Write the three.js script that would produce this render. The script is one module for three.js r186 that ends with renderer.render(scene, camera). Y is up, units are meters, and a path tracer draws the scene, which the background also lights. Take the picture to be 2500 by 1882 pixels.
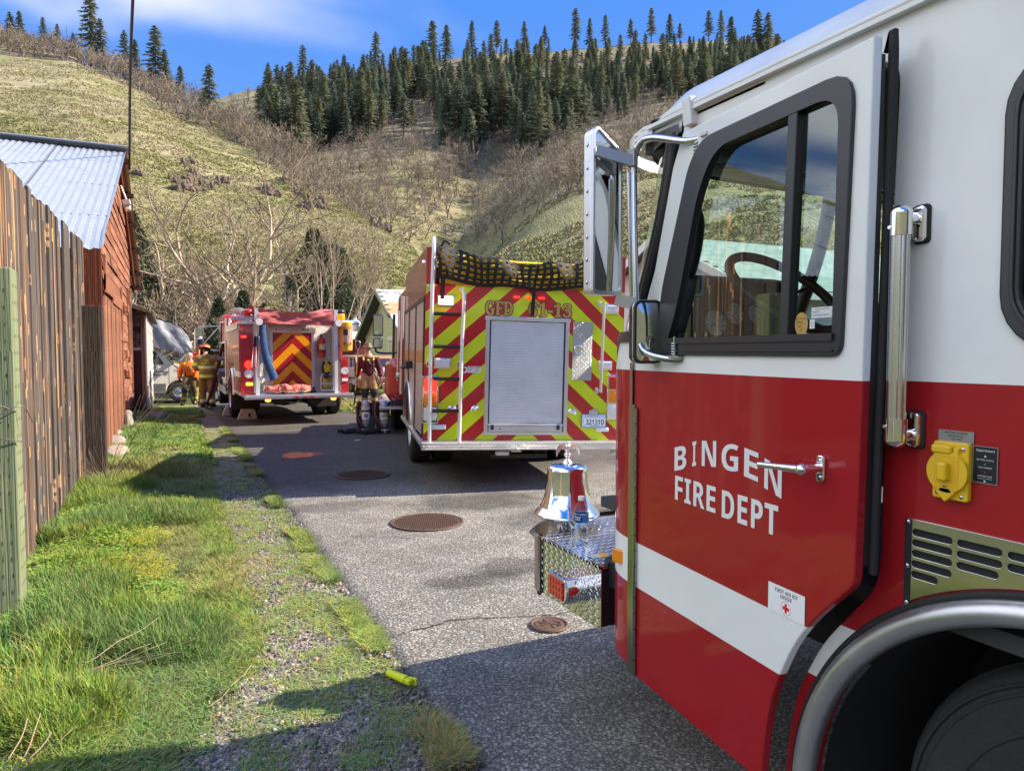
import * as THREE from 'three';
import { RoundedBoxGeometry } from 'three/addons/geometries/RoundedBoxGeometry.js';
import { mergeGeometries, mergeVertices, toCreasedNormals } from 'three/addons/utils/BufferGeometryUtils.js';
import { FontLoader } from 'three/addons/loaders/FontLoader.js';

// ───────── camera, sky, sun, exposure ─────────
// The alley runs along -Z; X grows to the right; the ground of the lane is y = 0.
const scene = new THREE.Scene();
const YAW = 25.5 * Math.PI / 180, PITCH = -2.715 * Math.PI / 180;
const camera = new THREE.PerspectiveCamera(56.53, 2500 / 1882, 0.05, 6000);
camera.position.set(0, 1.6, 0);
camera.rotation.set(PITCH, -YAW, 0, 'YXZ');
const SUN = new THREE.Vector3(0.7594, 0.6225, 0.1893).normalize();
const EXPOSURE = 2.3;
{ // clear spring sky with thin cloud to the left, boosted out of view
  const W = 1024, H = 512, data = new Float32Array(W * H * 4);
  const hash = (i, j) => { const s = Math.sin(i * 127.1 + j * 311.7) * 43758.5453; return s - Math.floor(s); };
  const vn = (x, y) => { const i = Math.floor(x), j = Math.floor(y), a = x - i, b = y - j, u = a * a * (3 - 2 * a), v = b * b * (3 - 2 * b);
    return (hash(i, j) * (1 - u) + hash(i + 1, j) * u) * (1 - v) + (hash(i, j + 1) * (1 - u) + hash(i + 1, j + 1) * u) * v; };
  const fb = (x, y) => { let s = 0, a = .5; for (let k = 0; k < 6; k++) { s += a * vn(x, y); x = x * 2.03 + 7.1; y = y * 2.03 + 3.3; a *= .52; } return s; };
  for (let j = 0; j < H; j++) for (let i = 0; i < W; i++) {
    const el = ((j + .5) / H - .5) * Math.PI, az = ((i + .5) / W - .5) * 2 * Math.PI;
    const y = Math.sin(el), x = Math.cos(az) * Math.cos(el), z = Math.sin(az) * Math.cos(el), o = (j * W + i) * 4;
    const cs = x * SUN.x + y * SUN.y + z * SUN.z;
    const t = Math.pow(1 - Math.max(0, y), 3.2);           // towards the horizon
    const glow = Math.pow(Math.max(0, cs), 8) * .5 + Math.pow(Math.max(0, cs), 60) * 1.2;
    let r = .020 + .15 * t + glow * .45, g = .112 + .18 * t + glow * .45, b = .41 + .06 * t + glow * .4;
    if (y > 0) { // thin cirrus veil (-X), thickened and brightened out of view as added fill light
      const k = 1 / (y + .18), u = x * k, v = z * k;
      const n = fb(u * 1.1 + 9.2 + .5 * fb(u * 2 + 1, v * 2), v * 2.1 + 4.1);
      const left = Math.min(1, Math.max(0, (-x * .80 - z * .25 + .16) / .42)), far = Math.min(1, Math.max(0, (-x - .22) / .3));
      let c = Math.min(1, Math.max(0, (n - .53 + .26 * left + .12 * far - .15) / .30)) * Math.min(1, y / .12);
      c *= .25 + .75 * left; c = c * c * (3 - 2 * c) * .9;
      const w = .47 + .40 * far; r += (w - r) * c; g += (w * 1.03 - g) * c; b += (w * 1.10 - b) * c;
    }
    if (y < 0) { const s = Math.min(1, -y / .04); r += (.09 - r) * s; g += (.10 - g) * s; b += (.06 - b) * s; }
    data[o] = r; data[o + 1] = g; data[o + 2] = b; data[o + 3] = 1;
  }
  const sky = new THREE.DataTexture(data, W, H, THREE.RGBAFormat, THREE.FloatType);
  sky.mapping = THREE.EquirectangularReflectionMapping; sky.magFilter = THREE.LinearFilter; sky.needsUpdate = true;
  scene.background = sky; scene.environment = sky;
}
const sun = new THREE.DirectionalLight(0xffeed6, 5.0);
sun.position.copy(SUN).multiplyScalar(120); sun.castShadow = true;
sun.shadow.mapSize.set(4096, 4096); sun.shadow.camera.left = -60; sun.shadow.camera.right = 60; sun.shadow.camera.top = 60; sun.shadow.camera.bottom = -60; sun.shadow.camera.far = 400;
sun.name = 'sun'; scene.add(sun, sun.target);
const renderer = new THREE.WebGLRenderer({ antialias: true });
renderer.setSize(1024, 770);
renderer.toneMapping = THREE.LinearToneMapping; renderer.toneMappingExposure = EXPOSURE;
renderer.shadowMap.enabled = true; renderer.shadowMap.type = THREE.PCFSoftShadowMap;

// ───────── helpers ─────────
const V = (x, y, z) => new THREE.Vector3(x, y, z), D2R = Math.PI / 180, PI = Math.PI;
const rng = (a) => () => { a |= 0; a = a + 0x6D2B79F5 | 0; let t = Math.imul(a ^ a >>> 15, 1 | a); t = t + Math.imul(t ^ t >>> 7, 61 | t) ^ t; return ((t ^ t >>> 14) >>> 0) / 4294967296; };
const clamp = (x, a = 0, b = 1) => Math.min(b, Math.max(a, x)), lerp = (a, b, t) => a + (b - a) * t, sst = (a, b, x) => { const t = clamp((x - a) / (b - a)); return t * t * (3 - 2 * t); };
const h2 = (i, j, s = 0) => { let n = Math.imul(i | 0, 374761393) + Math.imul(j | 0, 668265263) + Math.imul(s | 0, 2147483629) | 0; n = Math.imul(n ^ n >>> 13, 1274126177); return ((n ^ n >>> 16) >>> 0) / 4294967296; };
function noise(x, y, s = 0, per = 0) { const i = Math.floor(x), j = Math.floor(y), a = x - i, b = y - j, u = a * a * (3 - 2 * a), v = b * b * (3 - 2 * b), w = per ? (k) => ((k % per) + per) % per : (k) => k;
  return lerp(lerp(h2(w(i), w(j), s), h2(w(i + 1), w(j), s), u), lerp(h2(w(i), w(j + 1), s), h2(w(i + 1), w(j + 1), s), u), v); }
function fbm(x, y, o = 4, s = 0, per = 0) { let r = 0, a = .5, t = 0; for (let k = 0; k < o; k++) { r += a * noise(x, y, s + k, per); t += a; x *= 2; y *= 2; per *= 2; a *= .5; } return r / t; }
const names = new Map();
function numbered(n) { const k = names.get(n) ?? 0; names.set(n, k + 1); return k ? n + '_' + String(k).padStart(3, '0') : n; }
function tag(o, label, category, group, kind) { if (label) o.userData.label = label; if (category) o.userData.category = category; if (group) o.userData.group = group; if (kind) o.userData.kind = kind; return o; }
function thing(name, label, category, p = [0, 0, 0], turn = 0, group) { const o = new THREE.Group(); o.name = numbered(name); scene.add(o); o.position.set(...p); o.rotation.y = turn; return tag(o, label, category, group); }
// UVs in metres from the dominant axis of each face
function metreUV(g) {
  const p = g.attributes.position, n = g.attributes.normal, uv = new Float32Array(p.count * 2);
  for (let i = 0; i < p.count; i += 3) {
    let ax = 0, ay = 0, az = 0; for (let k = 0; k < 3; k++) { ax += n.getX(i + k); ay += n.getY(i + k); az += n.getZ(i + k); }
    ax = Math.abs(ax); ay = Math.abs(ay); az = Math.abs(az);
    for (let k = 0; k < 3; k++) { const q = i + k, x = p.getX(q), y = p.getY(q), z = p.getZ(q);
      if (ax >= ay && ax >= az) { uv[q * 2] = z; uv[q * 2 + 1] = y; } else if (ay >= az) { uv[q * 2] = x; uv[q * 2 + 1] = z; } else { uv[q * 2] = x; uv[q * 2 + 1] = y; } }
  }
  g.setAttribute('uv', new THREE.BufferAttribute(uv, 2)); return g;
}
function flat(g) { // one form for merging: no index; position, normal, uv (+ color)
  const keep = g.userData.keepUV; let r = g.index ? g.toNonIndexed() : g;
  for (const k of Object.keys(r.attributes)) if (!['position', 'normal', 'uv', 'color'].includes(k)) r.deleteAttribute(k);
  if (!r.attributes.normal) r.computeVertexNormals();
  if (!keep || !r.attributes.uv) metreUV(r);
  r.morphAttributes = {}; return r;
}
function merged(list) { const l = list.flat(9).map(flat); if (l.some(g => g.attributes.color)) for (const g of l) if (!g.attributes.color) g.setAttribute('color', new THREE.BufferAttribute(new Float32Array(g.attributes.position.count * 3).fill(1), 3)); return l.length === 1 ? l[0] : mergeGeometries(l); }
function mesh(name, list, mat, parent) { // list: geometries -> ONE named mesh
  const m = new THREE.Mesh(Array.isArray(list) ? merged(list) : list, mat); m.castShadow = m.receiveShadow = true;
  m.name = (parent ?? scene) === scene ? numbered(name) : name; (parent ?? scene).add(m); return m;
}
function copy(o, label, p, turn, group) { const c = o.clone(); c.name = numbered(o.name.replace(/_\d+$/, '')); c.userData = { ...o.userData }; if (label) c.userData.label = label; if (group) c.userData.group = group; if (p) c.position.set(...p); if (turn !== undefined) c.rotation.y = turn; scene.add(c); return c; }
const tr = (g, p = [0, 0, 0], r) => { if (r) g.applyMatrix4(new THREE.Matrix4().makeRotationFromEuler(new THREE.Euler(...r, 'YXZ'))); return g.translate(...p); };
const box = (w, h, d, p, r) => tr(new THREE.BoxGeometry(w, h, d), p, r);
const rbox = (w, h, d, p, r, bev = .01, seg = 2) => tr(new RoundedBoxGeometry(w, h, d, seg, Math.min(bev, w / 2.01, h / 2.01, d / 2.01)), p, r);
const bx = (x0, x1, y0, y1, z0, z1, bev = 0) => bev ? rbox(x1 - x0, y1 - y0, z1 - z0, [(x0 + x1) / 2, (y0 + y1) / 2, (z0 + z1) / 2], null, bev) : box(x1 - x0, y1 - y0, z1 - z0, [(x0 + x1) / 2, (y0 + y1) / 2, (z0 + z1) / 2]);
const cyl = (r0, r1, h, p, r, seg = 20, open = false) => tr(new THREE.CylinderGeometry(r0, r1, h, seg, 1, open), p, r);
const sph = (r, p, s = [1, 1, 1], w = 20, h = 14) => new THREE.SphereGeometry(r, w, h).scale(...s).translate(...p);
const tube = (pts, r, seg = 8, n) => new THREE.TubeGeometry(new THREE.CatmullRomCurve3(pts.map(p => V(...p)), false, 'catmullrom', .5), n ?? Math.max(4, pts.length * 4), r, seg, false);
function rod(a, b, r, r2 = r, seg = 10) { const A = V(...a), B = V(...b), d = B.clone().sub(A), g = new THREE.CylinderGeometry(r2, r, d.length(), seg); g.applyQuaternion(new THREE.Quaternion().setFromUnitVectors(V(0, 1, 0), d.normalize())); return g.translate(...A.add(B).multiplyScalar(.5).toArray()); }
function bar(a, b, w, h) { const A = V(...a), B = V(...b), d = B.clone().sub(A), g = new THREE.BoxGeometry(w, h, d.length()); const m = new THREE.Matrix4().lookAt(B, A, V(0, 1, 0)); g.applyMatrix4(m); return g.translate(...A.add(B).multiplyScalar(.5).toArray()); }
const lathe = (pts, p = [0, 0, 0], seg = 28) => new THREE.LatheGeometry(pts.map(q => new THREE.Vector2(...q)), seg).translate(...p);
const shapeOf = (pts, holes = []) => { const s = new THREE.Shape(pts.map(p => new THREE.Vector2(...p))); for (const h of holes) s.holes.push(new THREE.Path(h.map(p => new THREE.Vector2(...p)))); return s; };
// extrude (a, y) outlines along local z, then turn: 'x' puts the outline into the z-y plane with thickness along x
function ext(pts, t, bev = 0, holes = []) { return new THREE.ExtrudeGeometry(shapeOf(pts, holes), { depth: t - 2 * bev, bevelEnabled: bev > 0, bevelSize: bev, bevelThickness: bev, bevelOffset: -bev, bevelSegments: 2, curveSegments: 12 }).translate(0, 0, bev); }
const side = (g, x = 0) => g.rotateY(-PI / 2).translate(x, 0, 0);   // outline (z, y); thickness runs from x to x - t … towards -x
function rrect(x0, x1, y0, y1, r, n = 6) { const o = [], R = Array.isArray(r) ? r : [r, r, r, r]; const c = [[x1 - R[0], y0 + R[0], -PI / 2, R[0]], [x1 - R[1], y1 - R[1], 0, R[1]], [x0 + R[2], y1 - R[2], PI / 2, R[2]], [x0 + R[3], y0 + R[3], PI, R[3]]];
  for (const [cx, cy, a, q] of c) for (let k = 0; k <= n; k++) { const t = a + k / n * PI / 2; o.push([cx + Math.cos(t) * q, cy + Math.sin(t) * q]); } return o; }
// round the corners of a polygon: each point [x, y, radius]
function rounded(P, n = 5) { const o = []; P.forEach((p, i) => { const a = P[(i + P.length - 1) % P.length], b = P[(i + 1) % P.length], r = p[2] ?? 0; if (!r) { o.push([p[0], p[1]]); return; }
  const u = [a[0] - p[0], a[1] - p[1]], v = [b[0] - p[0], b[1] - p[1]], lu = Math.hypot(...u), lv = Math.hypot(...v), q = Math.min(r, lu * .49, lv * .49), s = [p[0] + u[0] / lu * q, p[1] + u[1] / lu * q], e = [p[0] + v[0] / lv * q, p[1] + v[1] / lv * q];
  for (let k = 0; k <= n; k++) { const t = k / n; o.push([(1 - t) ** 2 * s[0] + 2 * t * (1 - t) * p[0] + t * t * e[0], (1 - t) ** 2 * s[1] + 2 * t * (1 - t) * p[1] + t * t * e[1]]); } }); return o; }
const paint = (g, r, gg, b) => { const n = g.attributes.position.count, c = new Float32Array(n * 3); for (let i = 0; i < n; i++) { c[i * 3] = r; c[i * 3 + 1] = gg; c[i * 3 + 2] = b; } g.setAttribute('color', new THREE.BufferAttribute(c, 3)); return g; };
const smooth = (g, a = .7) => toCreasedNormals(mergeVertices((() => { const q = g.index ? g.toNonIndexed() : g; q.deleteAttribute('normal'); if (q.attributes.uv) q.deleteAttribute('uv'); return q; })(), 1e-5), a);
// a sheet from a function (u, v) -> [x, y, z]
function sheet(nu, nv, f, uvf) { const P = [], U = [], I = []; for (let j = 0; j <= nv; j++) for (let i = 0; i <= nu; i++) { const p = f(i / nu, j / nv); P.push(...p); const w = uvf ? uvf(i / nu, j / nv, p) : [p[0], p[2]]; U.push(w[0], w[1]); if (i < nu && j < nv) { const a = j * (nu + 1) + i, b = a + 1, c = a + nu + 1, d = c + 1; I.push(a, c, b, b, c, d); } }
  const g = new THREE.BufferGeometry(); g.setAttribute('position', new THREE.Float32BufferAttribute(P, 3)); g.setAttribute('uv', new THREE.Float32BufferAttribute(U, 2)); g.setIndex(I); g.computeVertexNormals(); g.userData.keepUV = true; return g; }
function instanced(name, geo, mat, mats, cols, parent) { const m = new THREE.InstancedMesh(geo, mat, mats.length); mats.forEach((q, i) => m.setMatrixAt(i, q)); if (cols) cols.forEach((c, i) => m.setColorAt(i, c)); m.name = parent ? name : numbered(name); m.castShadow = m.receiveShadow = true; (parent ?? scene).add(m); return m; }
const mx = (p, q, s) => new THREE.Matrix4().compose(V(...p), q instanceof THREE.Quaternion ? q : new THREE.Quaternion().setFromEuler(new THREE.Euler(...(q ?? [0, 0, 0]), 'YXZ')), Array.isArray(s) ? V(...s) : V(s, s, s));
// pieces that can be picked apart: own meshes sharing geometry and material
function piece(name, geo, mat, parent, p, r, s) { const m = new THREE.Mesh(geo, mat); m.name = name; m.castShadow = m.receiveShadow = true; if (p) m.position.set(...p); if (r) m.rotation.set(r[0], r[1], r[2], 'YXZ'); if (s) m.scale.set(...s); parent.add(m); return m; }

// ───────── materials ─────────
function tex(w, h, f, srgb = true, rep) { const d = new Uint8Array(w * h * 4); for (let j = 0; j < h; j++) for (let i = 0; i < w; i++) { const c = f((i + .5) / w, (j + .5) / h, i, j), o = (j * w + i) * 4, a = Array.isArray(c) ? c : [c, c, c]; for (let k = 0; k < 3; k++) { const q = clamp(a[k]); d[o + k] = Math.round(255 * (srgb ? Math.pow(q, 1 / 2.2) : q)); } d[o + 3] = 255; }
  const t = new THREE.DataTexture(d, w, h); t.wrapS = t.wrapT = THREE.RepeatWrapping; t.magFilter = THREE.LinearFilter; if (srgb) t.colorSpace = THREE.SRGBColorSpace; if (rep) t.repeat.set(...(Array.isArray(rep) ? rep : [rep, rep])); t.needsUpdate = true; return t; }
function canvasTex(w, h, draw) { const c = document.createElement('canvas'); c.width = w; c.height = h; const x = c.getContext('2d'); draw(x, w, h); const t = new THREE.CanvasTexture(c); t.colorSpace = THREE.SRGBColorSpace; t.anisotropy = 8; return t; }
const col = (r, g, b) => new THREE.Color().setRGB(r, g, b);
const std = (c, roughness = .6, metalness = 0, more = {}) => new THREE.MeshStandardMaterial({ color: Array.isArray(c) ? col(...c) : c, roughness, metalness, ...more });
const phys = (c, roughness, metalness, more = {}) => new THREE.MeshPhysicalMaterial({ color: Array.isArray(c) ? col(...c) : c, roughness, metalness, ...more });
const grime = tex(512, 512, (u, v) => { const n = fbm(u * 8, v * 8, 5, 3, 8); return .82 + .28 * n; }, true, .7);        // broad tone variation, 1.4 m
const speck = tex(512, 512, (u, v) => { const n = fbm(u * 64, v * 64, 3, 9, 64), m = fbm(u * 6, v * 6, 4, 5, 6); return .75 + .3 * n + .2 * m; }, true, 1);
const fine = tex(256, 256, (u, v) => fbm(u * 48, v * 48, 3, 21, 48), false, 3);
const scuffR = tex(512, 512, (u, v) => { const n = fbm(u * 10, v * 10, 5, 33, 10); return .55 + .6 * (n - .3); }, false, .8);
const MAT = {
  red: phys([.36, .012, .016], .32, 0, { clearcoat: 1, clearcoatRoughness: .05, map: grime }),
  redEngine: phys([.42, .018, .022], .35, 0, { clearcoat: 1, clearcoatRoughness: .07, map: grime }),
  redFar: phys([.45, .022, .028], .35, 0, { clearcoat: 1, clearcoatRoughness: .06, map: grime }),
  white: phys([.78, .78, .74], .35, 0, { clearcoat: .9, clearcoatRoughness: .06, map: grime }),
  cream: phys([.70, .66, .55], .4, 0, { clearcoat: .7, clearcoatRoughness: .1, map: grime }),
  chrome: std([.88, .88, .9], .06, 1), steel: std([.62, .62, .63], .25, 1, { roughnessMap: scuffR }), alu: std([.74, .75, .76], .38, 1, { map: speck }), brushed: std([.66, .66, .66], .3, 1, { bumpMap: fine, bumpScale: .0003 }),
  black: std([.018, .018, .02], .45), rubber: std([.02, .02, .021], .75, 0, { map: speck }), plastic: std([.035, .035, .038], .5), frameB: phys([.022, .022, .026], .42, .1, { clearcoat: .3, clearcoatRoughness: .3 }), dark: std([.012, .012, .014], .8), cabin: std([.05, .053, .06], .7),
  tire: std([.03, .029, .028], .85, 0, { map: speck, bumpMap: fine, bumpScale: .002 }),
  glass: phys([.80, .88, .86], 0, 0, { transmission: 1, thickness: 0, ior: 1.5 }), tint: phys([.42, .55, .50], 0, 0, { transmission: 1, thickness: 0, ior: 1.5 }), glassDark: phys([.02, .025, .03], .04, 0, { clearcoat: 1, clearcoatRoughness: .02 }),
  mirror: std([.72, .75, .78], .02, 1), amber: phys([.9, .26, .01], .18, 0, { clearcoat: 1 }), lensRed: phys([.55, .012, .01], .15, 0, { clearcoat: 1 }), lensWhite: phys([.75, .76, .78], .15, 0, { clearcoat: 1 }),
  glowRed: std([.6, .02, .01], .3, 0, { emissive: 0xff2a1c, emissiveIntensity: 1.6 }), glowWhite: std([.9, .6, .55], .3, 0, { emissive: 0xffd0c4, emissiveIntensity: 1.7 }), glowAmber: std([.9, .4, .05], .3, 0, { emissive: 0xffa030, emissiveIntensity: 1.8 }),
  yellow: phys([.78, .50, .012], .42, 0, { clearcoat: .3, clearcoatRoughness: .3 }), lime: std([.62, .76, .02], .5),
};
const LIGHTS = [];
function lampLight(color, intensity, p, parent) { const l = new THREE.PointLight(color, intensity); l.castShadow = true; l.position.set(...p); l.name = 'lamp_light'; parent.add(l); return l; }
// ───────── the lie of the land ─────────
const cY = Math.cos(YAW), sY = Math.sin(YAW), TP = Math.sin(PITCH), CP = Math.cos(PITCH);
const toView = (x, z) => [x * cY + z * sY, x * sY - z * cY];            // (right of, ahead of) the alley mouth
const toWorld = (r, f) => [r * cY + f * sY, r * sY - f * cY];
const bearing = (px, py) => { const t = (941 - py) / 1750, k = CP - TP * t; return [(px - 1250) / 1750 / k, (TP + CP * t) / k]; };  // survey sight lines: (right, up) per metre ahead
// surveyed slopes: for each sight line to the right or left, the heights of marks up the hill
const LEFT_HILL = [ // bearing mark, [row, metres ahead] of grass edge, crest
  [-500, 40, 330, -60, 420], [0, 128, 300, 92, 372], [173, 157, 285, 130, 350], [324, 216, 262, 205, 330], [414, 267, 248, 240, 315], [505, 314, 232, 265, 300], [613, 364, 215, 322, 262], [699, 407, 200, 380, 235], [763, 447, 185, 430, 212], [844, 492, 168, 482, 188], [925, 541, 150, 535, 164], [1007, 610, 130, 606, 140], [1080, 690, 108, 688, 114], [1160, 780, 85, 779, 90], [1240, 858, 60, 858, 64]
].map(([px, y1, z1, y2, z2]) => [bearing(px, y1)[0], [[42, -3.5], [52, -.4], [z1, 1.6 + bearing(px, y1)[1] * z1], [z2, 1.6 + bearing(px, y2)[1] * z2], [z2 + 70, (1.6 + bearing(px, y2)[1] * z2) * .7 - 4], [z2 + 240, -5]]]);
const FAR_HILL = [ // foot, low slope, middle, crest (row, metres ahead)
  [-600, [780, 140], [700, 220], [560, 360], [330, 760]], [300, [770, 130], [640, 220], [470, 340], [275, 760]], [500, [770, 120], [620, 215], [440, 320], [232, 680]], [600, [770, 110], [590, 205], [405, 305], [216, 640]], [690, [765, 105], [545, 200], [385, 300], [214, 650]], [760, [762, 100], [525, 195], [375, 305], [200, 670]], [900, [760, 95], [535, 185], [350, 325], [172, 700]], [1050, [757, 90], [555, 170], [335, 335], [150, 720]], [1130, [756, 88], [575, 162], [322, 345], [140, 730]], [1250, [755, 85], [540, 150], [318, 345], [128, 740]], [1400, [753, 82], [490, 140], [330, 325], [112, 760]], [1600, [750, 78], [455, 128], [335, 285], [100, 770]], [1800, [750, 75], [450, 120], [345, 270], [88, 780]], [2050, [750, 70], [470, 112], [360, 255], [120, 760]], [2400, [760, 66], [520, 104], [420, 240], [210, 720]], [3200, [790, 60], [600, 100], [520, 240], [330, 700]], [6000, [830, 60], [760, 100], [700, 240], [560, 700]]
].map(([px, ...m]) => [bearing(px, m[3][0])[0], [[m[0][1] - 45, -3.5], ...m.map(([y, z]) => [z, 1.6 + bearing(px, y)[1] * z]), [m[3][1] + 160, (1.6 + bearing(px, m[3][0])[1] * m[3][1]) * .8], [m[3][1] + 700, 40]]]);
function along(nodes, f) { if (f <= nodes[0][0]) return nodes[0][1]; for (let i = 1; i < nodes.length; i++) if (f < nodes[i][0]) { const [a, b] = [nodes[i - 1], nodes[i]]; return lerp(a[1], b[1], (f - a[0]) / (b[0] - a[0])); } return nodes.at(-1)[1]; }
function survey(T, q, f) { if (q <= T[0][0]) return along(T[0][1], f); for (let i = 1; i < T.length; i++) if (q < T[i][0]) { const t = (q - T[i - 1][0]) / (T[i][0] - T[i - 1][0]); return lerp(along(T[i - 1][1], f), along(T[i][1], f), t); } return along(T.at(-1)[1], f); }
const soft = (T, q, f, w) => (survey(T, q, f - w) + 2 * survey(T, q, f) + survey(T, q, f + w)) / 4;
function gully(q, f) { // the ravine that runs up between the two lobes of the far hill
  const c = lerp(1100, 1225, clamp((f - 150) / 140)), d = (q - bearing(c, 480)[0]) * f, w = 9 + f * .03; return f > 95 && f < 330 ? 9 * Math.exp(-d * d / (w * w)) * sst(95, 160, f) * (1 - sst(260, 330, f)) : 0; }
function hillHeights(x, z) { const [r, f] = toView(x, z); if (f < 20) return [-9, -9]; const q = r / f;
  const rough = (fbm(x / 55, z / 55, 4, 11) - .5), small = (fbm(x / 9, z / 9, 3, 17) - .5);
  const a = soft(LEFT_HILL, q, f, 9) + (rough * 5 + small * 1.3) * sst(55, 130, f) * (q < .05 ? 1 : 0);
  const b = soft(FAR_HILL, q, f, 14) - gully(q, f) + (rough * 9 + small * 1.6) * sst(70, 180, f);
  return [a, b]; }
function localHeight(x, z) { // lane, lawns and yards between the houses
  let y = -.02; y -= .36 * sst(-20, -28, z) * sst(3.5, 1, x) ; y += .22 * sst(4.5, 7, x) * sst(-19, -25, z);
  y += .05 * sst(.3, -.6, x) * (.5 + fbm(x * 1.3, z * 1.3, 3, 41)) * (z > -20 ? 1 : .5); y += (fbm(x * 5, z * 5, 2, 43) - .5) * .018 * (x < 1.02 ? 1 : .3); return y; }
function height(x, z) { const [a, b] = hillHeights(x, z), [r, f] = toView(x, z); const l = localHeight(x, z); const m = Math.max(a, b); return f < 45 ? l : Math.max(l * (1 - sst(45, 55, f)) - .45 * sst(45, 55, f), m); }

// tiling stuff colours
const gravelTex = (() => { const N = 1024, C = 64; const cell = []; const r = rng(5); for (let i = 0; i < C * C; i++) cell.push([r(), r(), r(), r(), r()]);
  const bump = new Float32Array(N * N); const t = tex(N, N, (u, v, i, j) => { const x = u * C, y = v * C, ix = Math.floor(x), iy = Math.floor(y); let d1 = 9, d2 = 9, id = 0; for (let a = -1; a <= 1; a++) for (let b = -1; b <= 1; b++) { const k = ((iy + b + C) % C) * C + (ix + a + C) % C, q = cell[k], dx = ix + a + q[0] - x, dy = iy + b + q[1] - y, d = Math.hypot(dx, dy) / (.6 + .8 * q[3]); if (d < d1) { d2 = d1; d1 = d; id = k; } else if (d < d2) d2 = d; }
    const e = clamp((d2 - d1) * 4), q = cell[id], tone = (.16 + .30 * q[2] * q[2] + .16 * q[4] * q[3]) * (.35 + .65 * e); bump[j * N + i] = e * (.5 + .5 * q[3]); const warm = q[4] > .7 ? .06 : q[4] < .3 ? -.03 : .01; return [tone * (1 + warm * 2), tone, tone * (1 - warm * 1.5)]; }, true, 1.1);
  const b = tex(N, N, (u, v, i, j) => bump[j * N + i], false, 1.1); return [t, b]; })();
const asphaltTex = (() => { const N = 1024, C = 110; const r = rng(8), cell = []; for (let i = 0; i < C * C; i++) cell.push([r(), r(), r(), r()]); const bump = new Float32Array(N * N);
  const t = tex(N, N, (u, v, i, j) => { const x = u * C, y = v * C, ix = Math.floor(x), iy = Math.floor(y); let d1 = 9, id = 0; for (let a = -1; a <= 1; a++) for (let b = -1; b <= 1; b++) { const k = ((iy + b + C) % C) * C + (ix + a + C) % C, q = cell[k], d = Math.hypot(ix + a + q[0] - x, iy + b + q[1] - y) / (.4 + .7 * q[3]); if (d < d1) { d1 = d; id = k; } }
    const q = cell[id], st = clamp((.72 - d1) * 3), m = fbm(u * 9, v * 9, 4, 2, 9), tone = lerp(.075, .13 + .20 * q[2] * q[2], st) * (.70 + .6 * m); bump[j * N + i] = st * .8 + .2 * q[2]; return [tone * 1.03, tone, tone * .95]; }, true, .62);
  return [t, tex(N, N, (u, v, i, j) => bump[j * N + i], false, .62)]; })();
const hillTex = tex(1024, 1024, (u, v) => { const a = fbm(u * 12, v * 24, 5, 61, 12), b = fbm(u * 60, v * 90, 3, 67, 30), t = .55 + .55 * a + .45 * (b - .5); return [t, t * (.985 + .05 * b), t * (.9 + .12 * a)]; }, true, 1 / 30);
const hillBump = tex(512, 512, (u, v) => fbm(u * 40, v * 60, 4, 71, 20), false, 1 / 12);

{ // ground: one sheet out to the horizon
  const P = [], C = [], I = [], U = [], NA = 220, NR = 150;
  for (let j = 0; j <= NR; j++) { const R = j < 110 ? .4 * Math.pow(140, j / 110) : 56 * Math.pow(3000 / 56, (j - 110) / 40);
    for (let i = 0; i <= NA; i++) { const a = i / NA * 2 * PI, x = Math.cos(a) * R, z = Math.sin(a) * R, f = toView(x, z)[1]; let y = localHeight(x, z) - .09; if (R > 40) y -= .6 * sst(40, 60, R) * (f > 0 ? 1.6 : 1); if (f < 0) y += sst(45, 330, R) * (46 + 40 * fbm(x / 130, z / 130, 3, 83)) * sst(0, -60, f) * sst(3000, 900, R);
      P.push(x, y, z); U.push(x, z); const m = fbm(x / 3, z / 3, 4, 81), g = sst(.35, .65, m); C.push(lerp(.30, .22, g), lerp(.26, .34, g), lerp(.16, .07, g)); if (i < NA && j < NR) { const q = j * (NA + 1) + i; I.push(q, q + 1, q + NA + 1, q + 1, q + NA + 2, q + NA + 1); } } }
  const g = new THREE.BufferGeometry(); g.setAttribute('position', new THREE.Float32BufferAttribute(P, 3)); g.setAttribute('color', new THREE.Float32BufferAttribute(C, 3)); g.setAttribute('uv', new THREE.Float32BufferAttribute(U, 2)); g.setIndex(I); g.computeVertexNormals();
  tag(mesh('ground', g, std(0xffffff, .95, 0, { vertexColors: true, map: gravelTex[0], bumpMap: gravelTex[1], bumpScale: .01 })), 'grassy and gravelly ground of the yards around the alley', null, null, 'structure');
}
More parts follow.
